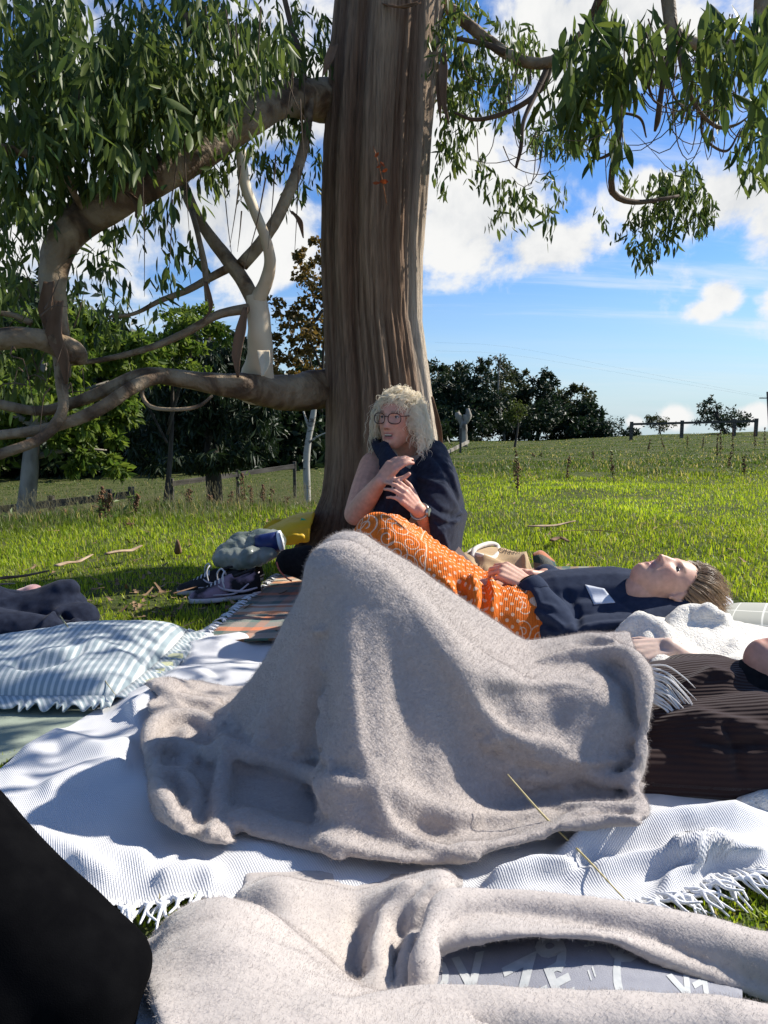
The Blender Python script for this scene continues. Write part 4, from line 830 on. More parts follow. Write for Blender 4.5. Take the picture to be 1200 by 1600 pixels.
# ---- white blanket spread on the grass
white = thing('white_blanket', 'white waffle woven blanket with knotted fringe spread on the grass', 'blanket', (0.1, 1.6, 0))
WHITE_H = np.full((150, 150), .014)   # height of the white blanket, for what lies on it
def white_at(x, y):
    h = np.maximum.reduce([np.roll(np.roll(WHITE_H, a, 0), b, 1) for a in (-1, 0, 1) for b in (-1, 0, 1)])
    for q in range(3): h = (h + np.roll(h, 1, 0) + np.roll(h, -1, 0) + np.roll(h, 1, 1) + np.roll(h, -1, 1)) / 5
    i = np.clip((x + 2) / .03, 0, 148.9); j = np.clip(y / .03, 0, 148.9); a, b = i.astype(int), j.astype(int); f, g = i - a, j - b
    return h[a, b] * (1 - f) * (1 - g) + h[a + 1, b] * f * (1 - g) + h[a, b + 1] * (1 - f) * g + h[a + 1, b + 1] * f * g
def build_white():
    front = [G(-240, 1345, .012), G(-20, 1385, .012), G(120, 1412, .012), G(215, 1424, .012), G(300, 1408, .012), G(420, 1412, .012), G(700, 1432, .012), G(900, 1428, .012), G(1010, 1416, .012), G(1070, 1404, .012), G(1125, 1378, .012), G(1200, 1366, .012), G(1420, 1372, .012)]
    back = [G(305, 990, .012), G(340, 978, .012), (-.2, 2.35, .012), (.2, 2.45, .012), (.62, 2.5, .012), (1.1, 2.35, .012), (1.35, 2.3, .012)]
    left = [G(-240, 1345, .012), G(-120, 1290, .012), G(-10, 1212, .012), G(110, 1138, .012), G(180, 1092, .012), G(240, 1045, .012), G(305, 990, .012)]
    right = [G(1420, 1372, .012), (1.25, 1.7, .012), (1.35, 2.3, .012)]
    nu, nv = 260, 180; u = np.linspace(0, 1, nu); v = np.linspace(0, 1, nv); A, B, L_, R_ = along(front, u), along(back, u), along(left, v), along(right, v)
    U = u[None, :, None]; Vv = v[:, None, None]
    g = (1 - Vv) * A[None] + Vv * B[None] + (1 - U) * L_[:, None] + U * R_[:, None] - ((1 - U) * (1 - Vv) * A[0] + U * (1 - Vv) * A[-1] + (1 - U) * Vv * B[0] + U * Vv * B[-1])
    q = g.copy(); q[..., 2] = 0; ang = .5; rot = np.stack([q[..., 0] * math.cos(ang) + q[..., 1] * math.sin(ang), (-q[..., 0] * math.sin(ang) + q[..., 1] * math.cos(ang)) * .45, 0 * q[..., 0]], -1)
    e = np.minimum(np.minimum(U[..., 0], 1 - U[..., 0]), np.minimum(Vv[..., 0], 1 - Vv[..., 0])); ed = sstep(0, .06, e) * .8 + .2
    g[..., 2] = .016 + ed * (.020 * np.abs(fbm(rot * 5, 3, 5)) + .014 * np.maximum(0, fbm(q * 3.2, 2, 8)) + .006 * fbm(q * 14, 2, 9))
    g = sculpt(g, [([(20, 1200), (90, 1160), (160, 1180), (215, 1170)], 16, .03), ([(60, 1245), (140, 1205), (200, 1190)], 14, .022), ([(200, 1130), (240, 1105), (290, 1090)], 14, .03), ([(180, 1110), (280, 1060), (380, 1045)], 12, .022),
                   ([(290, 1020), (330, 1010), (390, 1000)], 10, .03), ([(110, 1375), (180, 1350), (240, 1345)], 22, .02), ([(240, 1385), (300, 1365), (345, 1375)], 16, .022), ([(40, 1300), (110, 1330), (180, 1380)], 18, .014),
                   ([(870, 1345), (960, 1325), (1060, 1300), (1200, 1285)], 16, .05), ([(900, 1375), (1000, 1352), (1090, 1345), (1200, 1320)], 12, .03), ([(760, 1385), (830, 1362), (900, 1358)], 10, .03), ([(1040, 1330), (1120, 1320), (1200, 1342)], 12, .03), ([(1030, 1395), (1080, 1360), (1100, 1330)], 12, .024)], gain=.9, floor=.010)
    sheet('weave', g, M_WHITE, white, 0, None, None)
    ci = np.clip(((g[..., 0] + 2) / .03).astype(int), 0, 149); cj = np.clip((g[..., 1] / .03).astype(int), 0, 149); np.maximum.at(WHITE_H, (ci.ravel(), cj.ravel()), g[..., 2].ravel())
    r = np.random.default_rng(9); edge = g[0]; cache = []
    for k in range(10):
        mb = MB(); L = .050
        for s in (-1, 1):
            P = [np.array([s * .005, .004, 0]), np.array([s * .006 + r.normal(0, .002), -L * .2, .003]), np.array([s * .001, -L * .36, .005]), np.array([s * .005 + r.normal(0, .003), -L * .6, .0]), np.array([s * .007 + r.normal(0, .005), -L, -.004])]
            mb.add(*tube(P, [.0022, .0026, .0034, .0024, .0014], 6, 12))
        mb.add(*ball((0, -L * .36, .004), (.0048, .006, .0045), 8, 6)); me = mb.mesh('tassel'); me.materials.append(M_CORD); cache.append(me)
    d = np.r_[0, np.cumsum(np.linalg.norm(np.diff(edge, axis=0), axis=1))]; s = .15
    while s < d[-1] - .05:
        p = np.array([np.interp(s, d, edge[:, k]) for k in range(3)]); px = to_px(p)[0]
        if -40 < px < 420 or 930 < px < 1290:
            o = bpy.data.objects.new('tassel', cache[int(r.integers(10))]); COL.objects.link(o); o.parent = white; o.matrix_parent_inverse = Matrix.Translation(white.location).inverted()
            o.location = p + np.array([0, 0, .004]); o.rotation_euler = (r.normal(0, .15), r.normal(0, .3), r.normal(.0, .35) + (.55 if px > 1000 else 0)); o.scale = (1, r.uniform(.8, 1.3), 1)
        s += .0125
build_white()

def shell(g, t):
    """closed solid from a sheet, for the union"""
    n = gnorm(g); n = np.where(n[..., 2:] < 0, -n, n); nv, nu, _ = g.shape; V = np.concatenate([(g).reshape(-1, 3), (g - n * t).reshape(-1, 3)]); k = nv * nu
    top = gridfaces(nv, nu); F_ = top.tolist() + (top[:, ::-1] + k).tolist(); rim = [j * nu for j in range(nv)]; rim2 = [j * nu + nu - 1 for j in range(nv)]
    for a, b in zip(rim[:-1], rim[1:]): F_.append((a, b, b + k, a + k))
    for a, b in zip(rim2[:-1], rim2[1:]): F_.append((b, a, a + k, b + k))
    for i in range(nu - 1): F_.append((i + 1, i, i + k, i + 1 + k)); e = (nv - 1) * nu; F_.append((e + i, e + i + 1, e + i + 1 + k, e + i + k))
    return V, F_
# ---- grey fleece over raised knees
grey = thing('grey_blanket', 'fluffy grey fleece blanket draped over raised knees', 'blanket', (0, 1.4, 0))
def build_grey():
    B = [[(.62, 1.40, .12, .11), (.27, 1.32, .085, .085), (.07, 1.34, .25, .07), (-.085, 1.40, .395, .062)], [(-.085, 1.40, .395, .062), (-.15, 1.37, .09, .045), (-.30, 1.36, .04, .035)],
         [(.60, 1.56, .12, .11), (.28, 1.56, .10, .10), (-.07, 1.48, .40, .062)], [(-.07, 1.48, .40, .062), (-.12, 1.54, .09, .045), (-.27, 1.56, .04, .035)], [(.32, 1.46, .09, .11), (.45, 1.46, .10, .115), (.7, 1.46, .11, .11)]]
    nu, nv = 88, 72; u = np.linspace(0, 1, nu)[None, :] * np.ones((nv, 1)); v = np.linspace(0, 1, nv)[:, None] * np.ones((1, nu))
    rx = -.80 + u * 1.38; ry = .94 + v * 1.02; R = np.stack([rx, ry, 0 * rx], -1); X = np.stack([-.5 + u, ry, .46 + .04 * np.sin(u * 14 + v * 3) + .02 * np.sin(v * 11 + u * 5)], -1)
    fr = [G(*p, .014) for p in [(325, 1318), (420, 1335), (500, 1358), (560, 1376), (650, 1382), (740, 1378), (830, 1356), (900, 1338)]]
    lf = [G(*p, .014) for p in [(300, 1300), (250, 1292), (240, 1240), (196, 1170), (205, 1145), (240, 1120), (300, 1112), (345, 1108)]]
    rt = [G(1000, 1328, .014), G(1008, 1290, .03), G(998, 1232, .08), G(1000, 1170, .13), G(1008, 1100, .18), G(1012, 1062, .215), G(990, 1022, .23)]
    PI, PT = [], []; i0, i1 = int(.28 * nu), int(.80 * nu)
    for k, p in zip(range(i0, i1 + 1), along(fr, np.linspace(0, 1, i1 - i0 + 1))): PI.append(k); PT.append(p)
    for j, p in zip(range(int(.72 * nv)), along(lf, np.linspace(0, 1, int(.72 * nv)))): PI.append(j * nu); PT.append(p)
    for j, p in zip(range(int(.6 * nv)), along(rt, np.linspace(0, 1, int(.6 * nv)))): PI.append(j * nu + nu - 1); PT.append(p)
    g = up(drape(X, Caps(B), R, 800, bend=.22, bend4=.06, fric=.5, pins=(np.array(PI), np.array(PT))), 2)
    g = soften(g, 14, .8 * (1 - sstep(.16, .30, g[..., 2])) * np.minimum(1, np.minimum.outer(np.arange(g.shape[0]), np.full(g.shape[1], 99)) / 3 + .2))
    # gather the hem where it bunches at the feet and at the waist
    p = to_px(g); low = 1 - sstep(.10, .17, g[..., 2]); d = g[..., 1]; front = d < 1.56
    xb = np.interp(p[..., 1], [1080, 1110, 1150, 1220, 1290, 1325, 1400], [215, 195, 182, 214, 252, 312, 330]); w_ = 90.; lo = xb - 90; q = np.clip((p[..., 0] - lo) / (w_ + 90), -.3, 1); nx = xb + q * w_; sh = np.where((p[..., 0] < xb + w_) & front, nx - p[..., 0], 0) * low
    g[..., 0] += sh * d / F; g[..., 2] += np.clip(sh / 90, 0, 1) * (.012 + .012 * np.sin(p[..., 0] * .10 + p[..., 1] * .04))
    p = to_px(g); xr = np.interp(p[..., 1], [1000, 1060, 1120, 1240, 1300, 1340], [1000, 1022, 1010, 1000, 1006, 1000]); ov = np.clip(p[..., 0] - (xr - 25), 0, 200); nw = np.where(ov > 0, 25 * ov / (ov + 25), 0); g[..., 0] -= np.where(d < 1.6, ov - nw, 0) * d / F
    p = to_px(g); yb = np.interp(p[..., 0], [190, 250, 318, 420, 560, 740, 850, 1000], [1200, 1288, 1326, 1338, 1377, 1380, 1354, 1330]); oy = np.clip(p[..., 1] - yb, 0, 100); g[..., 1] += oy * d * d / (F * .68); g[..., 2] += np.clip(oy / 60, 0, 1) * .01
    g = soften(g, 5, .7 * (1 - sstep(.08, .14, g[..., 2]))); g[..., 2] = np.maximum(g[..., 2], .014)
    g = sculpt(g, [([(300, 1140), (350, 1133), (410, 1168), (480, 1192), (560, 1203)], 13, -.024), ([(300, 1165), (350, 1160), (410, 1195), (480, 1220), (560, 1232)], 18, .014), ([(340, 1165), (352, 1215), (335, 1270)], 14, .018), ([(322, 1190), (320, 1240), (308, 1290)], 10, -.018),
        ([(290, 1150), (292, 1200), (296, 1260)], 14, .014), ([(262, 1150), (262, 1200), (272, 1240)], 9, -.014), ([(235, 1140), (228, 1175), (250, 1215)], 13, .014), ([(240, 1218), (280, 1226), (310, 1222)], 8, -.016), ([(250, 1245), (262, 1275), (290, 1280)], 12, .014), ([(215, 1115), (250, 1105), (290, 1100)], 12, .016),
        ([(318, 1296), (420, 1305), (520, 1335), (620, 1360), (740, 1355), (850, 1330)], 20, .022), ([(400, 1258), (520, 1288), (620, 1318), (720, 1318)], 22, -.016), ([(590, 1255), (660, 1300), (760, 1318), (860, 1310)], 16, -.016), ([(600, 1225), (690, 1275), (790, 1300), (870, 1300)], 18, .014),
        ([(770, 1172), (860, 1213), (1000, 1236)], 10, -.03), ([(790, 1150), (880, 1180), (1000, 1205)], 20, .016), ([(855, 1240), (930, 1246), (1000, 1258)], 15, .014), ([(880, 1280), (940, 1286), (1005, 1288)], 9, -.02), ([(900, 1310), (960, 1306), (1005, 1308)], 12, .010),
        ([(740, 1085), (820, 1112), (900, 1130)], 24, -.014), ([(745, 1056), (860, 1064), (950, 1072)], 18, .012), ([(860, 1090), (930, 1090), (990, 1130)], 16, .010), ([(945, 1035), (985, 1070), (990, 1130)], 9, -.016), ([(850, 1018), (940, 1008), (1000, 1040), (1012, 1100)], 15, .014), ([(465, 950), (452, 1050), (448, 1130)], 22, .008), ([(508, 960), (505, 1060), (512, 1150)], 18, -.016), ([(560, 860), (640, 915), (700, 1005), (750, 1110), (800, 1190), (860, 1262)], 22, .016), ([(545, 960), (548, 1080), (562, 1180), (600, 1260)], 16, .012), ([(800, 1060), (800, 1130), (840, 1190)], 26, -.014)], gain=1.0)
    hw = white_at(g[..., 0], g[..., 1]); g[..., 2] = np.where(g[..., 2] < .09, g[..., 2] + (hw + .004 - .010) * (1 - sstep(.02, .09, g[..., 2])), g[..., 2])
    N_ = gnorm(g); N_ = np.where(N_[..., 2:] < 0, -N_, N_); g = g + N_ * (.0040 * fbm(g * 12, 2, 4) + .0008 * vnoise(g * 70, 6))[..., None]
    mb = MB(); mb.add(*shell(g, .013)); P2 = to_px(g).reshape(-1, 2); P3 = g.reshape(-1, 3); Nn = N_.reshape(-1, 3); cv = np.array([0, 0, EYE]) - P3; dist = np.linalg.norm(cv, axis=1); vis = (Nn * cv).sum(1) / dist > -.1
    def fold(pts, r, sink=.35, seed=0):
        # a soft fold lying on the cloth, melted into it by the union
        Q = []
        for p in catmull(np.array([(x, y, 0.) for x, y in pts]), 4 * len(pts)):
            d2 = ((P2 - p[:2]) ** 2).sum(1) + np.where(vis, 0, 1e6); k = np.argsort(d2)[:24]; k = k[np.argmin(dist[k])]; Q.append(P3[k] - Nn[k] * sink * r * P3[k, 1] / F)
        Q = np.array(Q)
        for q in range(3): Q[1:-1] = (Q[:-2] + Q[1:-1] * 2 + Q[2:]) / 4
        t = np.linspace(0, 1, len(Q)); R = r * Q[:, 1] / F * (.35 + .65 * np.sin(np.pi * np.clip(t * .9 + .05, 0, 1)) ** .6); V, F_ = tube(Q, R, 12, 40, bump=.18, seed=seed); mb.add(V, F_)
    for k, (pts, r, sk) in enumerate([([(330, 1148), (395, 1180), (470, 1210), (555, 1228)], 16, .35), ([(345, 1160), (356, 1215), (338, 1262), (330, 1292)], 17, .1), ([(205, 1155), (240, 1122), (295, 1116), (345, 1136)], 18, .0), ([(212, 1172), (268, 1160), (325, 1172)], 17, .0), ([(232, 1215), (256, 1250), (278, 1284)], 18, .0),
        ([(268, 1196), (292, 1215), (300, 1255), (276, 1288)], 16, .0), ([(212, 1192), (248, 1204), (305, 1196)], 14, .1), ([(770, 1150), (860, 1190), (940, 1206), (1000, 1212)], 17, .5), ([(845, 1248), (925, 1252), (1000, 1256)], 17, .45), ([(890, 1298), (950, 1298), (1002, 1306)], 13, .3), ([(590, 865), (655, 935), (715, 1040), (765, 1140), (825, 1215)], 18, .75), ([(845, 1026), (925, 1010), (985, 1030), (1004, 1080), (1000, 1125)], 17, .3), ([(560, 1215), (600, 1270), (680, 1316), (770, 1334)], 16, .6), ([(740, 1062), (820, 1066), (900, 1062), (960, 1078)], 14, .6), ([(470, 930), (455, 1030), (448, 1120)], 14, .75), ([(548, 960), (550, 1060), (562, 1150), (580, 1210)], 15, .75)]): fold(pts, r, sk, k)
    me = remesh(mb, 'fleece', .0052, 8, .5); V = mesh_np(me).astype(float); n = vnormals(me).astype(float); V = V + n * (.0009 * vnoise(V * 150, 8) + .0006 * vnoise(V * 330, 18))[:, None]; setco(me, V); link('fleece', me, M_GREY, grey)
    r = np.random.default_rng(3); cv = np.array([0, 0, EYE]) - V; ids = np.nonzero(((n * cv).sum(1) / np.linalg.norm(cv, axis=1) > -.35) & (n[:, 2] > -.5))[0]; c = r.choice(ids, 170000); L = (.0042 * r.uniform(.5, 1.3, len(c)))[:, None]; dd = n[c] + r.normal(0, .65, (len(c), 3)); dd /= np.linalg.norm(dd, axis=1, keepdims=True); P = V[c] + r.normal(0, .0013, (len(c), 3))
    strands('fuzz', np.stack([P - n[c] * .001, P + dd * L * .5, P + (dd + r.normal(0, .4, dd.shape)) * L * .9], 1), np.array([.00012, .00010, .00005]), M_GREYFUZZ, grey, 'stuff')
    # knotted fringe hanging over the edge at the waist
    r = np.random.default_rng(4); mb = MB()
    for k in range(26):
        t = k / 25; a = np.array(W(1012 + 8 * t, 1040 + 58 * t, 1.38 - .04 * t)); dv = np.array([.045 + .02 * r.random(), -.012 - .02 * r.random(), -.03 - .03 * t + r.normal(0, .008)])
        mb.add(*tube([a, a + dv * .5 + np.array([0, 0, .012]), a + dv, a + dv * 1.25 + np.array([r.normal(0, .004), 0, -.014])], [.0022, .0018, .0013, .0006], 5, 10))
    link('fringe', mb.mesh('fringe'), mat('pale_fringe', (.74, .71, .68), rough=.9), grey)['kind'] = 'stuff'
build_grey()

# ---- orange printed throw over the lying woman's knees
def paisley_mat():
    """block printed cotton: dots, scrolls and flowers in cream on orange, laid out in the cloth's own coordinates"""
    m, nt, N, L, B = nmat('orange_block_print'); B.inputs['Roughness'].default_value = .9; B.inputs['Specular IOR Level'].default_value = .15
    uv = N.new('ShaderNodeUVMap')
    def M(op, a, b=None, clamp=False):
        n = N.new('ShaderNodeMath'); n.operation = op; n.use_clamp = clamp
        for i, v in enumerate((a, b)):
            if v is None: continue
            if isinstance(v, (int, float)): n.inputs[i].default_value = v
            else: L.new(v, n.inputs[i])
        return n.outputs[0]
    def vm(op, a, b):
        n = N.new('ShaderNodeVectorMath'); n.operation = op
        for i, v in enumerate((a, b)):
            if isinstance(v, tuple): n.inputs[i].default_value = v
            else: L.new(v, n.inputs[i])
        return n.outputs[0]
    def cell(scale, shift):
        s = vm('MULTIPLY', vm('ADD', uv.outputs[0], shift), (scale, scale, 0)); fr = vm('SUBTRACT', vm('FRACTION', s, (0, 0, 0)), (.5, .5, 0)); sp = N.new('ShaderNodeSeparateXYZ'); L.new(fr, sp.inputs[0])
        rad = M('SQRT', M('ADD', M('MULTIPLY', sp.outputs[0], sp.outputs[0]), M('MULTIPLY', sp.outputs[1], sp.outputs[1]))); return sp, rad, M('ARCTAN2', sp.outputs[1], sp.outputs[0])
    spu = N.new('ShaderNodeSeparateXYZ'); L.new(uv.outputs[0], spu.inputs[0]); U, V = spu.outputs[0], spu.outputs[1]
    d1 = M('LESS_THAN', cell(31, (0, 0, 0))[1], .16); d2 = M('LESS_THAN', cell(31, (.0161, .0161, 0))[1], .16); dots = M('MAXIMUM', d1, d2)
    def spiral(scale, shift, width, turns):
        sp, rad, an = cell(scale, shift); ph = M('SUBTRACT', M('MULTIPLY', rad, turns), M('DIVIDE', an, 2 * math.pi)); fr = M('ABSOLUTE', M('SUBTRACT', M('FRACT', ph), .5))
        return M('MULTIPLY', M('LESS_THAN', fr, width), M('MULTIPLY', M('LESS_THAN', rad, .44), M('GREATER_THAN', rad, .05)))
    scrolls = M('MAXIMUM', spiral(11, (0, 0, 0), .10, 4.6), spiral(14, (.037, .03, 0), .10, 4.2))
    sp, rad, an = cell(5.2, (.06, .05, 0)); petal = M('ADD', .20, M('MULTIPLY', M('ABSOLUTE', M('COSINE', M('MULTIPLY', an, 4.0))), .17)); fl = M('MULTIPLY', M('LESS_THAN', rad, petal), M('GREATER_THAN', M('ABSOLUTE', M('SUBTRACT', rad, .16)), .022))
    inband = lambda a, b: M('MULTIPLY', M('GREATER_THAN', U, a), M('LESS_THAN', U, b))
    # along the cloth: scrolls over the knees, dots on the thighs, flowers and scrolls over the belly
    b1 = M('LESS_THAN', U, .40); b2 = inband(.40, .70); b3 = M('GREATER_THAN', U, .70)
    pat = M('MAXIMUM', M('MULTIPLY', scrolls, b1), M('MAXIMUM', M('MULTIPLY', dots, b2), M('MULTIPLY', M('MAXIMUM', M('MULTIPLY', fl, M('GREATER_THAN', V, .10)), M('MULTIPLY', scrolls, M('GREATER_THAN', rad, .42))), b3)))
    line = M('MULTIPLY', M('LESS_THAN', M('ABSOLUTE', M('SUBTRACT', U, .405)), .003), 1.0); pat = M('MAXIMUM', pat, line)
    tc = N.new('ShaderNodeTexCoord'); nz = N.new('ShaderNodeTexNoise'); nz.inputs['Scale'].default_value = 240; L.new(tc.outputs['Object'], nz.inputs[0]); pat = M('MULTIPLY', pat, M('ADD', .35, nz.outputs[0], True))
    mx = N.new('ShaderNodeMix'); mx.data_type = 'RGBA'; mx.inputs[6].default_value = (.66, .150, .020, 1); mx.inputs[7].default_value = (.70, .50, .36, 1); L.new(pat, mx.inputs[0]); L.new(mx.outputs[2], B.inputs['Base Color'])
    # rows of running stitch
    a = M('SINE', M('MULTIPLY', U, 2 * math.pi / .011)); b = M('SINE', M('MULTIPLY', V, 2 * math.pi / .02)); h = M('ADD', M('MULTIPLY', M('MULTIPLY', a, a), .8), M('ADD', nz.outputs[0], M('MULTIPLY', b, .1)))
    bp = N.new('ShaderNodeBump'); bp.inputs['Strength'].default_value = .7; bp.inputs['Distance'].default_value = .003; L.new(h, bp.inputs['Height']); L.new(bp.outputs[0], B.inputs['Normal'])
    return m
def build_orange():
    kn = tuple(W(590, 835, 2.25)); kf = tuple(W(612, 835, 2.40)); hn = (.27, 2.08, .10); hf = (.29, 2.30, .10)
    B = [[(.75, 2.20, .10, .12), (.5, 2.14, .10, .115), hn + (.10,), kn + (.062,)], [(.75, 2.3, .10, .12), (.5, 2.28, .10, .115), hf + (.10,), kf + (.062,)],
         [kn + (.062,), (kn[0] - .16, kn[1], .09, .05), (kn[0] - .34, kn[1] - .02, .05, .04)], [kf + (.062,), (kf[0] - .16, kf[1], .09, .05), (kf[0] - .34, kf[1] - .02, .05, .04)]]
    nu, nv = 72, 60; u = np.linspace(0, 1, nu)[None, :] * np.ones((nv, 1)); v = np.linspace(0, 1, nv)[:, None] * np.ones((1, nu)); rx = -.24 + u * .74; ry = 1.80 + v * .95
    R = np.stack([rx, ry, 0 * rx], -1); x0 = np.where(rx > .18, .18 + (rx - .18) * .72, rx)
    X = np.stack([x0 + .015 * np.sin(v * 14), ry, .56 + .03 * np.clip((rx - .16) / .1, 0, 1) * np.sin(rx * 2 * np.pi / .09) + .01 * np.sin(v * 17 + u * 9)], -1)
    g = up(drape(X, Caps(B), R, 600, bend=.12, bend4=.03, fric=.7), 2)
    N_ = gnorm(g); N_ = np.where(N_[..., 2:] < 0, -N_, N_); q = g * np.array([16, 6, 6]); w = sstep(-.1, .35, g[..., 0])
    g = g + N_ * ((.004 + .012 * w) * fbm(q, 3, 14) + .0022 * np.sin(g[..., 0] * 260 + 8 * vnoise(g * 8, 3)) * sstep(-.3, .4, vnoise(g * 9, 12)))[..., None]
    g = sculpt(g, [([(690, 905), (715, 940), (725, 980)], 9, .03), ([(735, 900), (745, 930), (742, 965)], 8, .03), ([(765, 905), (772, 935), (765, 965)], 8, .026), ([(712, 900), (732, 935), (735, 975)], 7, -.025), ([(755, 900), (758, 935), (752, 970)], 7, -.02)], gain=.8)
    t = thing('orange_throw', 'orange cotton throw with cream scroll and dot print over the lying woman', 'blanket', (.25, 2.2, 0)); sheet('printed_cloth', g, paisley_mat(), t, .004, None, None)
build_orange()

# ---- beige fleece over the photographer's lap, in the near foreground
beige = thing('beige_fleece', 'pale beige fleece blanket heaped across the bottom of the picture', 'blanket', (.1, .7, 0))
def build_beige():
    mb = MB()
    r0 = [[(x, y, d) for (x, y) in row] for d, row in [(.90, [(240, 1500), (285, 1470), (350, 1455), (430, 1460), (500, 1490), (560, 1520), (640, 1540)]), (.77, [(224, 1492), (272, 1428), (345, 1407), (425, 1430), (495, 1488), (555, 1540), (640, 1552)]), (.69, [(219, 1508), (272, 1470), (350, 1452), (440, 1478), (515, 1528), (575, 1562), (650, 1566)]),
          (.61, [(230, 1545), (282, 1540), (372, 1530), (465, 1545), (545, 1568), (620, 1580), (700, 1585)]), (.545, [(246, 1600), (300, 1602), (400, 1600), (500, 1608), (600, 1615), (700, 1620), (800, 1620)]), (.48, [(250, 1700), (300, 1700), (400, 1700), (500, 1700), (600, 1700), (700, 1700), (800, 1700)])]]
    mb.add(*shell(patch(r0, 12, 12), .012))
    r1 = [[(x, y, d) for (x, y) in row] for d, row in [(1.03, [(385, 1378), (430, 1376), (500, 1378), (560, 1380), (630, 1376), (690, 1374), (725, 1376)]), (.93, [(372, 1412), (428, 1379), (500, 1394), (562, 1405), (632, 1378), (692, 1362), (716, 1388)]), (.86, [(400, 1440), (452, 1428), (520, 1448), (580, 1446), (622, 1432), (668, 1412), (704, 1406)]),
          (.78, [(430, 1485), (482, 1490), (545, 1512), (592, 1496), (622, 1492), (650, 1490), (672, 1480)]), (.70, [(450, 1545), (505, 1548), (560, 1556), (600, 1552), (628, 1552), (648, 1552), (662, 1552)]), (.66, [(470, 1590), (520, 1590), (560, 1590), (600, 1590), (628, 1590), (648, 1590), (662, 1590)])]]
    g1 = patch(r1, 14, 14); g1 = sculpt(g1, [([(655, 1385), (600, 1450), (585, 1540)], 18, .022), ([(700, 1385), (650, 1430), (632, 1540)], 12, .018), ([(676, 1400), (632, 1450), (612, 1545)], 9, -.03), ([(560, 1420), (555, 1480), (560, 1540)], 16, -.02), ([(655, 1440), (652, 1545)], 6, -.02)], gain=1.0)
    mb.add(*shell(g1, .010))
    def roll(pts, seg=18, n=60, flat=.8):
        P = [W(p[0], p[1], p[2]) for p in pts]; R = [p[3] * p[2] / F for p in pts]; V, F_ = tube(P, R, seg, n, bump=.10, seed=4); mb.add(V, F_)
    roll([(655, 1575, .67, 12), (662, 1520, .70, 14), (672, 1460, .75, 16), (700, 1422, .80, 24), (760, 1420, .82, 26), (830, 1424, .82, 27), (920, 1434, .81, 30), (1000, 1452, .80, 33), (1100, 1474, .79, 40), (1200, 1502, .78, 46), (1320, 1530, .77, 54)])
    r2 = [[(x, y, d) for (x, y) in row] for d, row in [(.86, [(690, 1418), (760, 1405), (850, 1415), (950, 1432), (1050, 1440), (1200, 1462), (1330, 1495)]), (.79, [(676, 1440), (760, 1435), (850, 1438), (950, 1452), (1050, 1476), (1200, 1526), (1330, 1560)]), (.755, [(672, 1470), (740, 1456), (850, 1450), (950, 1456), (1050, 1494), (1200, 1546), (1330, 1590)]), (.745, [(668, 1500), (735, 1474), (840, 1460), (945, 1462), (1040, 1504), (1200, 1555), (1330, 1600)])]]
    mb.add(*shell(patch(r2, 12, 12), .010))
    roll([(520, 1640, .58, 60), (600, 1616, .60, 58), (700, 1608, .61, 58), (850, 1614, .61, 56), (1000, 1618, .61, 54), (1100, 1612, .61, 48), (1200, 1616, .61, 46), (1320, 1625, .61, 46)])
    mb.add(*tube([W(235, 1500, .72), W(232, 1488, .72), W(262, 1480, .72), W(275, 1490, .72)], [.008, .012, .012, .008], 10, 12))
    me = remesh(mb, 'fleece', .0050, 7, .5); V = mesh_np(me).astype(float); n = vnormals(me).astype(float)
    V = V + n * (.0018 * fbm(V * 26, 3, 9) + .012 * fbm(V * np.array([6, 9, 9]), 2, 31) + .005 * (1 - 2 * np.abs(fbm(V * np.array([7, 16, 16]) + 3, 2, 37))) + .0005 * vnoise(V * 150, 2))[:, None]; setco(me, V); link('fleece', me, M_BEIGE, beige)
    r = np.random.default_rng(8); m = V[:, 2] > .03; ids = np.nonzero(m)[0]; c = r.choice(ids, 110000); P = V[c] + r.normal(0, .0012, (len(c), 3)); d = n[c] + r.normal(0, .6, (len(c), 3)); d /= np.linalg.norm(d, axis=1, keepdims=True); L = (.0017 * r.uniform(.5, 1.2, len(c)))[:, None]
    strands('fuzz', np.stack([P - n[c] * .001, P + d * L * .6, P + d * L + r.normal(0, .0006, d.shape)], 1), np.array([.00010, .00008, .00004]), M_BEIGEFUZZ, beige, 'stuff')
build_beige()
def text_mesh(s, size=1.0, bold=0.0):
    cu = bpy.data.curves.new('lettering', 'FONT'); cu.body = s; cu.size = size; cu.offset = bold; cu.align_x = 'CENTER'; cu.align_y = 'CENTER'; cu.resolution_u = 3
    o = bpy.data.objects.new('tmp', cu); COL.objects.link(o); dg = bpy.context.evaluated_depsgraph_get(); me = bpy.data.meshes.new_from_object(o.evaluated_get(dg)); bpy.data.objects.remove(o); return me
def print_on(g, s, u, v, su, sv, rot, name, m, parent, lift=.0006, bold=.035):
    """flat lettering that follows a sheet: the glyph's plane is mapped onto the sheet's own coordinates"""
    me = text_mesh(s, 1.0, bold); import bmesh as bmh; b = bmh.new(); b.from_mesh(me); bmh.ops.triangulate(b, faces=b.faces); bmh.ops.subdivide_edges(b, edges=b.edges, cuts=1); b.to_mesh(me); b.free(); P = mesh_np(me).astype(float); c, q = math.cos(rot), math.sin(rot); X = P[:, 0] * c - P[:, 1] * q; Y = P[:, 0] * q + P[:, 1] * c
    nv, nu, _ = g.shape; U = np.clip((u + X * su) * (nu - 1), 0, nu - 1.001); Vv = np.clip((v + Y * sv) * (nv - 1), 0, nv - 1.001); i, j = U.astype(int), Vv.astype(int); a, b_ = (U - i)[:, None], (Vv - j)[:, None]
    v0 = Vv; n = gnorm(g); n = np.where(n[..., 2:] < 0, -n, n); g2 = g + n * lift; setco(me, g2[j, i] * (1 - a) * (1 - b_) + g2[j, i + 1] * a * (1 - b_) + g2[j + 1, i] * (1 - a) * b_ + g2[j + 1, i + 1] * a * b_)
    return link(name, me, m, parent)
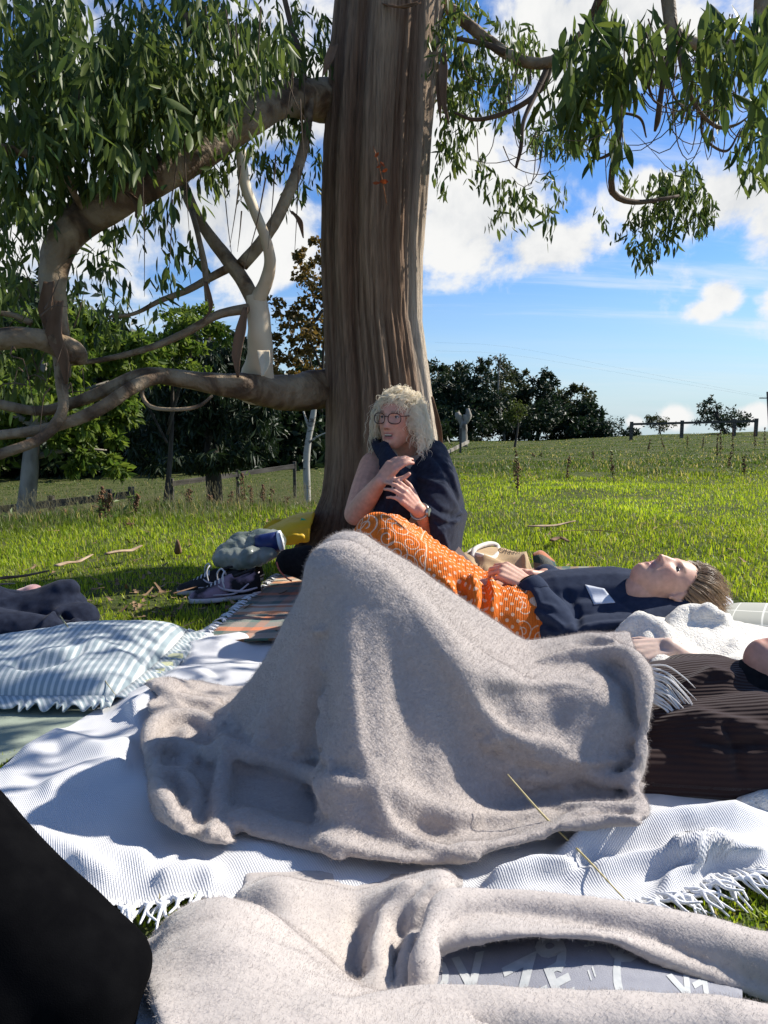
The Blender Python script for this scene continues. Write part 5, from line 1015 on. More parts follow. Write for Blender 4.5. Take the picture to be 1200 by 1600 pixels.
def build_print():
    t = thing('printed_cushion', 'slate grey fabric with pale cream lettering showing through a gap in the beige fleece', 'cushion', (.22, .72, 0))
    g = patch([[(640, 1588, .66), (760, 1585, .66), (900, 1580, .66), (1020, 1588, .66), (1160, 1600, .66)], [(640, 1535, .72), (760, 1532, .72), (900, 1522, .72), (1020, 1535, .72), (1160, 1560, .72)], [(640, 1490, .775), (760, 1482, .78), (900, 1472, .78), (1020, 1490, .78), (1160, 1530, .78)], [(640, 1462, .84), (760, 1450, .85), (900, 1440, .85), (1020, 1462, .85), (1160, 1505, .84)]], 16, 12)
    sheet('cover', g, fabric('slate_cotton', (.22, .225, .26), (.27, .275, .31), scale=40, bump=.4, bscale=600, sheen=.1), t, .02)
    mp = mat('cream_print', (.36, .38, .39), (.47, .48, .48), scale=60, rough=.9)
    for s, u, v, su, sv, rot in [('V', .20, .55, .15, .85, .15), ('Z', .36, .40, .15, .9, .35), ('9', .44, .80, .16, .8, .5), ('E', .455, .36, .13, .75, .4), ('*', .545, .82, .07, .4, .2), ('11', .55, .50, .03, .22, .5), ('(', .64, .50, .16, 1.0, .2), ('C', .66, 1.0, .16, .8, 1.5), ('V', .84, .50, .10, .7, .5), ('7', .90, .45, .09, .7, .6), ('O', .08, .55, .13, .75, .2)]:
        print_on(g, s, u, v * .67, su, sv * .67, rot, 'lettering', mp, t)
build_print()
def build_cream():
    t = thing('cream_fleece', 'cream white sherpa blanket rumpled beside the lying woman', 'blanket', (.8, 1.85, 0))
    D = [2.02, 1.96, 1.90, 1.80, 1.70, 1.60, 1.54]
    R = [[(955, 1010), (1000, 990), (1045, 985), (1090, 990), (1140, 992), (1200, 1000), (1290, 1010)], [(958, 1000), (1000, 968), (1042, 972), (1080, 960), (1130, 972), (1200, 985), (1290, 995)], [(962, 1012), (1005, 985), (1050, 985), (1085, 985), (1130, 990), (1200, 1000), (1290, 1010)],
         [(985, 1020), (1020, 1012), (1060, 1018), (1100, 1015), (1140, 1012), (1200, 1018), (1290, 1030)], [(1010, 1042), (1040, 1030), (1080, 1038), (1120, 1040), (1160, 1032), (1210, 1040), (1290, 1060)], [(1020, 1075), (1050, 1065), (1090, 1068), (1120, 1075), (1160, 1072), (1210, 1080), (1290, 1100)], [(1020, 1110), (1050, 1110), (1090, 1110), (1120, 1110), (1160, 1110), (1210, 1120), (1290, 1140)]]
    g = patch([[(x, y, d) for x, y in row] for d, row in zip(D, R)], 12, 14)
    g = sculpt(g, [([(965, 1000), (1000, 972), (1030, 985), (1045, 1012)], 7, .045), ([(1042, 990), (1075, 958), (1105, 970), (1130, 985)], 8, .05), ([(1040, 1000), (1045, 1020), (1070, 1030)], 8, -.03), ([(1018, 1015), (1060, 1015), (1085, 1035)], 9, .03), ([(1140, 1018), (1180, 1000), (1200, 1000)], 8, .03), ([(1120, 1040), (1160, 1020), (1200, 1030)], 7, -.02), ([(1100, 1045), (1150, 1040), (1200, 1055)], 8, .026), ([(1095, 955), (1120, 960), (1138, 978)], 5, .04), ([(980, 985), (1000, 1000), (1010, 1015)], 9, -.03)], gain=.45)
    N_ = gnorm(g); N_ = np.where(N_[..., 2:] < 0, -N_, N_); g = g + N_ * (.004 * fbm(g * 18, 3, 3) + .0018 * vnoise(g * 110, 5))[..., None]
    sheet('fleece', g, M_CREAM, t, .010); fuzz('fuzz', g, 30000, .004, .00028, mat('cream_fibres', (.80, .77, .71), rough=.8, spec=.1), t, 6)
build_cream()
# ------------------------------------------------------------ people
from mathutils.bvhtree import BVHTree
def head_mesh(mouth=0.0, nu=150, nv=120):
    """face towards +Y, crown towards +Z, metres; a skull and jaw blended, then the features raised and sunk"""
    ph = np.linspace(-np.pi, np.pi, nu, endpoint=False); th = np.linspace(.0, np.pi, nv); T, Pp = np.meshgrid(th, ph, indexing='ij')
    d = np.stack([np.sin(T) * np.sin(Pp), np.sin(T) * np.cos(Pp), np.cos(T)], -1); o = np.array([0, .012, -.012])
    def ray(c, r):
        c, r = np.array(c), np.array(r); a = ((d / r) ** 2).sum(-1); q = (o - c) / r; b = ((d / r) * q).sum(-1); cc = (q * q).sum() - 1; disc = np.maximum(b * b - a * cc, 0); return np.where(disc > 0, (-b + np.sqrt(disc)) / a, 0)
    rs = [ray((0, -.014, .032), (.073, .094, .086)), ray((0, .028, -.020), (.060, .061, .082)), ray((0, .046, -.078), (.034, .036, .034)), ray((0, .016, -.062), (.053, .048, .042))]
    k = 90.; R = np.log(sum(np.exp(k * r) for r in rs)) / k
    P = o + d * R[..., None]; x, y, z = P[..., 0], P[..., 1], P[..., 2]; fr = sstep(.0, .035, y); g = lambda u, s: np.exp(-(u / s) ** 2); ax = np.abs(x)
    t = np.clip((.022 - z) / .050, 0, 1); nose = (.003 + .021 * t ** 1.25) * g(x, .0085 + .003 * t) * sstep(-.040, -.030, z) * sstep(.040, .015, z)
    f = .0035 * g(z - .030, .009) * g(ax - .022, .022) - .0085 * g(ax - .031, .015) * g(z - .011, .011) + nose + .0075 * g(ax - .0125, .006) * g(z + .0285, .0065) + .004 * g(ax - .040, .016) * g(z + .014, .018)
    f += .0055 * g(x, .019) * g(z + .0525, .0042) + .0062 * g(x, .016) * g(z + .0655 + mouth * .5, .005) - .0055 * g(x, .022) * g(z + .059, .0022) - .003 * g(x, .004) * g(z + .045, .006) - .003 * g(x, .02) * g(z + .078, .006) + .005 * g(x, .014) * g(z + .094, .011)
    f -= mouth * .9 * g(x, .014) * g(z + .0605, .0042); f -= .0015 * g(ax - .026, .004) * g(z + .045, .014)
    P[..., 1] += f * fr; V = P.reshape(-1, 3); F_ = gridfaces(nv, nu, True); F_ = F_[:, ::-1]
    mb = MB(); V2 = np.concatenate([V]); mb.add(V2, F_.tolist())
    for s in (-1, 1):     # ears: a rim, a hollow and a lobe
        e = [(s * .072, .004, -.024), (s * .082, -.008, -.006), (s * .090, -.016, .014), (s * .090, -.011, .028), (s * .083, .004, .031), (s * .074, .012, .020)]
        mb.add(*tube(e, [.005, .006, .006, .0055, .005, .004], 8, 16)); mb.add(*ball((s * .0755, -.001, .003), (.006, .012, .024), 10, 8)); mb.add(*ball((s * .0765, .003, -.026), (.006, .008, .009), 8, 6)); mb.add(*tube([(s * .0765, .008, -.006), (s * .079, .002, .004), (s * .080, -.002, .016)], [.003, .0035, .003], 6, 8))
    return mb
def hand_parts(M, curl=(.5, .6, .65, .7), spread=.10, thumb=(.55, .3), k=1.0):
    """palm, four unequal fingers and a thumb. local: +Y along the fingers, +Z the back of the hand, thumb on +X. returns closed pieces in world space"""
    out = []; tr = lambda p: tuple(M @ Vector(p) )
    L = [(.030, .000, .088, (.040, .025, .020), .0086), (.010, .002, .092, (.044, .028, .022), .0088), (-.010, .001, .088, (.041, .026, .021), .0083), (-.029, -.002, .078, (.032, .020, .018), .0074)]
    for i, (x, z, y, seg, r) in enumerate(L):
        out.append(capsule(tr((x * .62 * k, .006, 0)), tr((x * k, y * k, z)), .0135 * k, .0115 * k, 12)); p = Vector((x * k, y * k, z)); a = 0.0; yaw = x * spread / .03
        for j, l in enumerate(seg):
            a += curl[i] * (.9, 1.1, .7)[j]; q = p + Vector((math.sin(yaw) * math.cos(a), math.cos(yaw) * math.cos(a), -math.sin(a))) * l * k; rr = r * k * (1 - .10 * j); out.append(capsule(tr(p), tr(q), rr * 1.04, rr * .90, 12)); p = q
    p0 = Vector((.022 * k, .022 * k, -.004)); p1 = p0 + Vector((.030, .030, -.012)) * k; b, c = thumb; p2 = p1 + Vector((.020 - .02 * b, .030, -.008 - .018 * b)) * k; p3 = p2 + Vector((.006 - .018 * c, .024, -.006 - .012 * c)) * k
    out += [capsule(tr(p0), tr(p1), .0145 * k, .0112 * k, 12), capsule(tr(p1), tr(p2), .0108 * k, .0095 * k, 12), capsule(tr(p2), tr(p3), .0095 * k, .0078 * k, 12)]
    return out
def frame_from(o, fwd, upv, s=1.0):
    """matrix whose +Y is fwd and +Z about upv"""
    y = Vector(fwd).normalized(); x = y.cross(Vector(upv)).normalized(); z = x.cross(y); m = Matrix((x, y, z)).transposed().to_4x4(); return Matrix.Translation(Vector(o)) @ m @ Matrix.Scale(s, 4)
def add_chain(mb, ch, seg=16):
    for a, b in zip(ch[:-1], ch[1:]): mb.add(*capsule(a[:3], b[:3], a[3], b[3], seg))
def body_mesh(mb, HM, head, voxel=.0036, sm=3):
    for V, F_ in head: mb.add(np.array([tuple(HM @ Vector(v)) for v in V]), F_)
    return remesh(mb, 'body', voxel, sm, .45)
def skin_colour(me, HM, base, lip, hairc=None, mouth=0., ruddy=1.0, brow=(.16, .11, .07), hairline=None):
    """colouring by place on the head: lips, brows, cheeks, scalp, and painted shade in mouth and nostrils"""
    V = mesh_np(me).astype(float); inv = np.array(HM.inverted()); q = V @ inv[:3, :3].T + inv[:3, 3]; x, y, z = q.T; ax = np.abs(x); g = lambda u, s: np.exp(-(u / s) ** 2)
    near = (np.abs(z) < .14) & (np.linalg.norm(q, axis=1) < .16); C = np.tile(np.array(base), (len(V), 1)); fr = near & (y > .03)
    C = C * (1 + .12 * fbm(V * 30, 3, 2))[:, None]
    rd = (g(ax - .040, .020) * g(z + .016, .020) + .9 * g(x, .014) * g(z + .026, .012) + .35 * g(z - .05, .03)) * fr * ruddy; C = C * (1 - .35 * rd[:, None]) + np.array([.62, .24, .17]) * .35 * rd[:, None]
    lp = (np.maximum(g(z + .0535, .0052), g(z + .0655 + mouth * .5, .0058)) * sstep(.026, .019, ax)) * fr; C = C * (1 - lp[:, None]) + np.array(lip) * lp[:, None]
    if mouth: mm = g(z + .0605, .0040) * sstep(.020, .014, ax) * fr; mm = np.clip(mm * 1.6, 0, 1)[:, None]; C = C * (1 - mm) + np.array([.03, .012, .012]) * mm  # shade inside the parted lips, painted into the colour
    else: mm = (.45 * g(z + .0592, .0016) * sstep(.026, .020, ax) * fr)[:, None]; C = C * (1 - mm) + np.array([.16, .06, .05]) * mm
    no = (g(ax - .007, .0035) * g(z + .0345, .0025) * fr)[:, None]; C = C * (1 - .75 * no) + np.array([.08, .03, .025]) * .75 * no  # nostril shade painted as two dark spots
    b = (g(z - .031 + .18 * (ax - .03) ** 2 * 30, .0042) * sstep(.012, .018, ax) * sstep(.052, .046, ax) * fr * .75)[:, None]; C = C * (1 - b) + np.array(brow) * b
    li = (g(z - .011 - .0, .0065) * g(ax - .031, .014) * fr * .35)[:, None]; C = C * (1 - li) + np.array([.30, .14, .11]) * li
    if hairc is not None:
        hl = near & (z > -.09); m = sstep(.0, .012, hairline(x, y, z))[:, None] * hl[:, None]; C = C * (1 - m) + np.array(hairc) * m
    setattr_(me, 'Col', C); return q
def eyes(HM, hm, parent, iris, s=1.0, gaze=(0, 0), lid=.5, thick=1.):
    """eyeball with coloured iris, a skin lid over its upper part and a lash line"""
    Vh = np.concatenate(hm.V[:1]); white_ = mat('eye_white', (.50, .46, .43), rough=.3, spec=.5); ir = mat('iris', iris, rough=.2, spec=.6); pu = mat('pupil', (.01, .01, .01), rough=.15); lash = mat('lash', (.03, .02, .018), rough=.8)
    for sx in (-1, 1):
        i = np.argmin((Vh[:, 0] - sx * .031) ** 2 + (Vh[:, 2] - .011) ** 2 + (Vh[:, 1] < .03) * 9); c = Vector((sx * .031, Vh[i, 1] - .0080, .011))
        T = lambda VF: (np.array([tuple(HM @ Vector(v)) for v in VF[0]]), VF[1])
        e = link('eye', mk('eye', *T(ball(c, .0112, 16, 12))), white_, parent); dv = Vector((gaze[0], 1, gaze[1])).normalized(); R = dv.to_track_quat('Z', 'Y').to_matrix().to_4x4()
        link('iris', mk('iris', *T(ball(c + dv * .0092, (.0056, .0056, .0026), 14, 8, R))), ir, e); link('pupil', mk('pupil', *T(ball(c + dv * .0112, (.0026, .0026, .0010), 10, 6, R))), pu, e)
        mb = MB(); n = 14
        for zz in (.0042 - .002 * (1 - lid), ): P = [c + Vector((.0125 * math.sin(a), .0122 * math.cos(a) * .98, zz - .0042 * (a / 1.1) ** 2)) for a in np.linspace(-1.1, 1.1, n)]; mb.add(*T(tube(P, [.0007 * thick] + [.0013 * thick] * (n - 2) + [.0007 * thick], 6)))
        link('lashes', mb.mesh('lashes'), lash, e)
def hit(bvh, px, py, dmax=20):
    d = (W(px, py, 10) - Vector((0, 0, EYE))).normalized(); return bvh.ray_cast(Vector((0, 0, EYE)), d, dmax)
def decal(me, quad, nu, nv, lift=.0015):
    """a small sheet resting on a surface: corner pixels of where it lies"""
    b = BVHTree.FromPolygons([tuple(v) for v in mesh_np(me)], [tuple(p.vertices) for p in me.polygons]); q = np.array(quad, float); g = np.zeros((nv, nu, 3))
    for j in range(nv):
        for i in range(nu):
            u, v = i / (nu - 1), j / (nv - 1); p = q[0] * (1 - u) * (1 - v) + q[1] * u * (1 - v) + q[2] * u * v + q[3] * (1 - u) * v; h = hit(b, *p)
            g[j, i] = np.array(h[0]) + np.array(h[1]) * lift if h[0] is not None else g[j, i - 1] if i else g[j - 1, i]
    return g
def crease(me, amp, scale, seed, extra=None):
    V = mesh_np(me).astype(float); n = vnormals(me).astype(float); q = V * np.array(scale); f = fbm(q + .35 * np.stack([vnoise(V * 6, 1), vnoise(V * 6, 2), vnoise(V * 6, 3)], 1), 3, seed); r = 1 - 2 * np.abs(f)
    V += n * (amp * (.6 * r + .4 * f))[:, None]
    if extra is not None:
        for pl_, w, a in extra:
            c = np.array([0, 0, EYE]) - V; c /= np.linalg.norm(c, axis=1, keepdims=True); vis = np.clip(((n * c).sum(1) + .1) / .3, 0, 1); d, t = polydist(to_px(V), pl_); V += n * (np.exp(-(d / w) ** 2) * vis * np.clip(np.minimum(t, 1 - t) * 6 + .2, 0, 1) * a)[:, None]
    setco(me, V); return me
M_SKIN1 = vcmat('weathered_skin', sub=.12, rough=.55, bump=.25); M_SKIN2 = vcmat('fair_skin', sub=.12, rough=.5, bump=.12)
M_NAVY = fabric('navy_jersey', (.010, .013, .026), (.020, .026, .046), scale=60, bump=.5, bscale=700, sheen=.04, bdist=.001)
M_NAVY2 = fabric('navy_sweatshirt_cotton', (.016, .024, .048), (.026, .036, .066), scale=60, bump=.5, bscale=700, sheen=.04, bdist=.001)
M_BLACK = fabric('black_knit', (.006, .006, .007), (.012, .012, .013), scale=60, bump=.4, bscale=600, sheen=.02)

# ---- the seated woman talking under the tree
def seated_woman():
    t = thing('person', 'woman with curly blonde hair and glasses seated against the trunk, navy hoodie over her shoulder', 'person', (.12, 3.0, 0))
    HM = frame_from(W(623, 655, 2.92), (-.52, -.85, -.03), (.02, 0, 1), .98); hm = head_mesh(.008)
    mb = MB(); el = tuple(W(556, 803, 2.82)); wr = tuple(W(594, 752, 2.68)); el2 = tuple(W(688, 842, 2.84)); wr2 = tuple(W(654, 797, 2.63)); hip = (.13, 3.05, .13)
    add_chain(mb, [hip + (.15,), (.125, 3.05, .30, .12), (.12, 3.05, .42, .125), (.112, 3.04, .47, .10)]); add_chain(mb, [(-.03, 3.0, .505, .062), (.11, 3.04, .50, .085), (.205, 3.05, .488, .05)]); add_chain(mb, [(.108, 3.04, .50, .07), (.085, 2.99, .60, .054), (.075, 2.97, .66, .052)])
    add_chain(mb, [(-.045, 2.98, .50, .056), tuple((np.array((-.045, 2.98, .50)) + np.array(el)) / 2) + (.054,), el + (.046,), tuple((np.array(el) * .6 + np.array(wr) * .4)) + (.042,), wr + (.026,)]); add_chain(mb, [(.205, 3.04, .475, .048), el2 + (.041,), tuple((np.array(el2) * .6 + np.array(wr2) * .4)) + (.039,), wr2 + (.027,)])
    kn, kn2 = (-.10, 2.74, .11), (.27, 2.70, .10); add_chain(mb, [hip + (.11,), kn + (.06,)]); add_chain(mb, [hip + (.11,), kn2 + (.06,)])
    for p in hand_parts(frame_from(wr, tuple(W(618, 722, 2.66) - W(594, 752, 2.68)), (-.45, -.75, .5), .86), (.45, .5, .5, .5), .06): mb.add(*p)
    for p in hand_parts(frame_from(wr2, tuple(W(612, 752, 2.60) - W(654, 797, 2.63)), (.25, -.75, .55), .90), (.35, .42, .45, .5), .12, (.1, .1)): mb.add(*p)
    me = body_mesh(mb, HM, list(zip(hm.V, split_faces(hm))), .0040, 3)
    q = skin_colour(me, HM, (.60, .325, .235), (.46, .17, .14), (.45, .36, .24), .008, 1.3, hairline=lambda x, y, z: np.maximum((.72 * z - .62 * y) + .004, .0 * z - .02 - .6 * y + .0 * x)); link('body', me, M_SKIN1, t); eyes(HM, hm, t, (.05, .07, .08), gaze=(.1, -.05))
    # teeth behind the parted lips
    tm = MB()
    for k in range(-3, 4): V, F_ = box((k * .0042, .088 - .0006 * k * k, -.0575), (.0039, .003, .0042)); tm.add(np.array([tuple(HM @ Vector(v)) for v in V]), F_)
    link('teeth', tm.mesh('teeth', False), mat('teeth_enamel', (.62, .56, .45), rough=.3), t)
    # glasses
    fm = mat('dark_tortoiseshell', (.03, .012, .012), (.07, .025, .02), scale=80, rough=.25, spec=.5); lens = mat('spectacle_lens', (.9, .9, .9), rough=.02); Bn = lens.node_tree.nodes['Principled BSDF']; Bn.inputs['Transmission Weight'].default_value = .96; Bn.inputs['IOR'].default_value = 1.06; Bn.inputs['Alpha'].default_value = .35
    gl = MB(); T = lambda P: [HM @ Vector(p) for p in P]; yl = .0965
    for s in (-1, 1):
        P = []
        for a in np.linspace(0, 2 * np.pi, 29):
            c, q_ = math.cos(a), math.sin(a); P.append((s * .034 + .0265 * math.copysign(abs(c) ** .75, c), yl - abs(s * .034 + .0265 * c) * .16, .006 + .0205 * math.copysign(abs(q_) ** .8, q_)))
        gl.add(*tube(T(P), .0019, 7, cap=False)); gl.add(*tube(T([(s * .060, yl - .010, .014), (s * .072, .05, .016), (s * .079, .0, .014), (s * .078, -.02, .002)]), .0019, 6, 14))
    gl.add(*tube(T([(-.009, yl - .001, .012), (0, yl + .002, .015), (.009, yl - .001, .012)]), .0017, 6, 8)); gf = link('glasses', gl.mesh('glasses'), fm, t)
    for s in (-1, 1):
        P = [(s * .034 + .0255 * math.copysign(abs(math.cos(a)) ** .75, math.cos(a)), yl - abs(s * .034 + .0255 * math.cos(a)) * .16, .006 + .0195 * math.copysign(abs(math.sin(a)) ** .8, math.sin(a))) for a in np.linspace(0, 2 * np.pi, 24, endpoint=False)]
        V = [tuple(p) for p in T(P)]; link('lens', mk('lens', V, [tuple(range(24))], False), lens, gf)
    # curls: helical locks from the scalp, shoulder length at the sides, a fringe over the brow
    r = np.random.default_rng(31); n = 34; M3 = np.array(HM)[:3, :3]; o = np.array(HM)[:3, 3]; K = 230; per = 13
    d = r.normal(0, 1, (K * 6, 3)); d /= np.linalg.norm(d, axis=1, keepdims=True); ok = (d[:, 2] > -.5) & ~((d[:, 1] > .30) & (d[:, 2] < .60) & (np.abs(d[:, 0]) < .80)); d = d[ok][:K]; K = len(d)
    L = np.where(d[:, 2] > .72, .105, .128) * r.uniform(.55, 1.25, K) * np.where(d[:, 1] > .3, .55, 1.0) + .045 * (np.abs(d[:, 0]) > .5) * (d[:, 1] < .35) * r.random(K); ph = r.uniform(0, 6.3, K); rad = r.uniform(.007, .017, K); fq = r.uniform(14, 26, K) * np.where(r.random(K) < .5, 1, -1)
    i = np.repeat(np.arange(K), per); N = len(i); fr_ = r.random(N) < .38; d2 = d[i] + r.normal(0, .05, (N, 3)); d2 /= np.linalg.norm(d2, axis=1, keepdims=True); root = np.array([0, -.012, .028]) + d2 * np.array([.073, .093, .088]); tt = np.linspace(0, 1, n)[None, :, None]
    outw = d2 * np.array([1., .9, .8]); outw[:, 1] += np.where(d2[:, 1] > .25, .25, 0); k = (L[i] * r.uniform(.85, 1.1, N))[:, None, None]; spread = np.where(fr_, .014, .0030)[:, None, None]
    base = root[:, None] + outw[:, None] * k * (.72 * tt - .42 * tt ** 2) + np.array([0, 0, -1.])[None, None] * k * (.92 * tt ** 1.8) * np.where(d2[:, 2:3] > .7, .7, 1.0)[:, None] + r.normal(0, 1, (N, 1, 3)) * spread * tt
    ang = (ph[i] + r.normal(0, .25, N) + fr_ * r.uniform(0, 6, N))[:, None] + fq[i][:, None] * tt[..., 0] * (L[i][:, None] / .12); e1 = np.cross(d2, [0.1, .2, 1.]); e1 /= np.linalg.norm(e1, axis=1, keepdims=True); e2 = np.cross(d2, e1)
    base += (np.cos(ang)[..., None] * e1[:, None] + np.sin(ang)[..., None] * (e2 * .5 + np.array([0, 0, .75]))[:, None]) * (rad[i][:, None] * np.minimum(1, tt[..., 0] * 2.5))[..., None]
    hb, ntb, Nb, Lb, Bb = nmat('blonde_hair'); hm_ = hb; Bb.inputs['Base Color'].default_value = (.87, .78, .61, 1); Bb.inputs['Roughness'].default_value = .42; Bb.inputs['Specular IOR Level'].default_value = .5
    tr = Nb.new('ShaderNodeBsdfTranslucent'); tr.inputs[0].default_value = (.93, .84, .66, 1); mx = Nb.new('ShaderNodeMixShader'); mx.inputs[0].default_value = .35; Lb.new(Bb.outputs[0], mx.inputs[1]); Lb.new(tr.outputs[0], mx.inputs[2]); Lb.new(mx.outputs[0], Nb['Material Output'].inputs[0])
    strands('hair', base @ M3.T + o, np.where(fr_[:, None], .00055, .0010) * np.array([1.] * (n - 4) + [.9, .7, .5, .2])[None], hb, t)
    # vest and trousers
    vb = MB(); add_chain(vb, [(.13, 3.05, .20, .142), (.125, 3.045, .30, .130), (.12, 3.04, .41, .137), (.115, 3.03, .455, .112)]); add_chain(vb, [(.045, 3.0, .45, .075), (.035, 3.0, .53, .045)]); vm_ = remesh(vb, 'vest', .006, 6); crease(vm_, .004, (9, 9, 16), 3); link('vest', vm_, fabric('cream_jersey', (.62, .52, .44), (.72, .62, .54), scale=40, bump=.3), t)
    tb = MB(); add_chain(tb, [(.13, 3.05, .13, .165), kn + (.085,), (.10, 2.60, .07, .06)]); add_chain(tb, [(.13, 3.05, .13, .165), kn2 + (.085,), (.15, 2.62, .07, .06)]); tm_ = remesh(tb, 'trousers', .010, 4); link('trousers', tm_, fabric('brown_cotton', (.07, .04, .032), (.11, .065, .05), scale=40, bump=.3), t)
    # the hoodie draped like a shawl
    sb = MB()
    A = [[(636, 738, 2.86), (655, 712, 2.88), (672, 688, 2.92), (692, 692, 2.95), (703, 714, 3.0), (715, 740, 3.10)], [(640, 775, 2.79), (662, 748, 2.76), (690, 735, 2.76), (710, 740, 2.84), (719, 764, 2.95), (725, 788, 3.10)], [(650, 790, 2.70), (668, 785, 2.66), (695, 785, 2.68), (716, 790, 2.78), (722, 800, 2.92), (725, 808, 3.08)],
         [(668, 800, 2.66), (682, 812, 2.63), (698, 818, 2.66), (712, 824, 2.76), (715, 830, 2.92), (719, 836, 3.06)], [(676, 830, 2.66), (686, 850, 2.64), (697, 860, 2.68), (708, 862, 2.78), (711, 864, 2.92), (715, 864, 3.06)], [(686, 875, 2.70), (692, 888, 2.68), (698, 892, 2.72), (706, 890, 2.82), (707, 886, 2.94), (711, 884, 3.06)]]
    B_ = [[(592, 692, 2.90), (604, 688, 2.86), (616, 704, 2.83), (630, 724, 2.82), (645, 735, 2.84)], [(592, 725, 2.80), (606, 725, 2.76), (620, 735, 2.74), (636, 745, 2.76), (655, 752, 2.8)], [(590, 770, 2.76), (602, 770, 2.73), (616, 775, 2.72), (632, 780, 2.73), (660, 790, 2.74)], [(580, 812, 2.76), (592, 812, 2.73), (608, 815, 2.72), (622, 815, 2.74), (636, 810, 2.76)], [(576, 850, 2.78), (590, 850, 2.75), (606, 850, 2.74), (618, 845, 2.76), (630, 838, 2.78)]]
    for Z in (A, B_): sb.add(*shell(patch(Z, 9, 9), .012))
    sb.add(*tube([W(598, 718, 2.84), W(590, 700, 2.90), W(590, 690, 3.0), W(612, 684, 3.12), W(650, 684, 3.14), W(672, 692, 3.04), W(676, 705, 2.95), (W(655, 735, 2.84))], [.012, .018, .02, .02, .022, .024, .022, .014], 10, 40))
    sm_ = remesh(sb, 'hoodie', .0060, 4); crease(sm_, .0045, (12, 12, 7), 5, [([(665, 700), (690, 725), (712, 770), (722, 800)], 4, -.010), ([(690, 720), (705, 745), (716, 785)], 4, .012), ([(650, 745), (690, 760), (718, 800)], 5, .010), ([(655, 770), (690, 800), (712, 806)], 4, -.008), ([(668, 800), (690, 812), (718, 815)], 4, .010), ([(700, 812), (724, 806)], 3, -.012), ([(690, 830), (700, 860)], 4, .008), ([(612, 705), (606, 760), (600, 820)], 4, .008), ([(625, 730), (620, 780), (615, 830)], 4, -.008)])
    link('hoodie', sm_, M_NAVY, t)
    # wrist watch
    dv = (Vector(el2) - Vector(wr2)).normalized(); c = Vector(wr2) + dv * .012; R = dv.to_track_quat('Z', 'Y').to_matrix(); wm = mat('steel_strap', (.45, .43, .38), rough=.3, metal=.8)
    ring = [c + R @ Vector((math.cos(a) * .0315, math.sin(a) * .0315, 0)) for a in np.linspace(0, 2 * np.pi, 33)]; w = link('watch', mk('watch', *tube(ring, .0045, 8, cap=False, flat=1)), wm, t)
    fd = Vector((-.15, -.85, .5)).normalized(); fd = (fd - dv * fd.dot(dv)).normalized(); V, F_ = tube([c + fd * .030, c + fd * .0385], .0165, 20); wf = link('watch_case', mk('watch_case', V, F_, False), wm, w); V, F_ = tube([c + fd * .0385, c + fd * .0395], .0132, 20); link('dial', mk('dial', V, F_, False), mat('watch_dial', (.16, .19, .16), rough=.3), w)
def split_faces(mb):
    out, off, k = [], 0, 0
    for V in mb.V:
        fs = []
        while k < len(mb.F) and min(mb.F[k]) < off + len(V): fs.append(tuple(i - off for i in mb.F[k])); k += 1
        out.append(fs); off += len(V)
    return out
seated_woman()

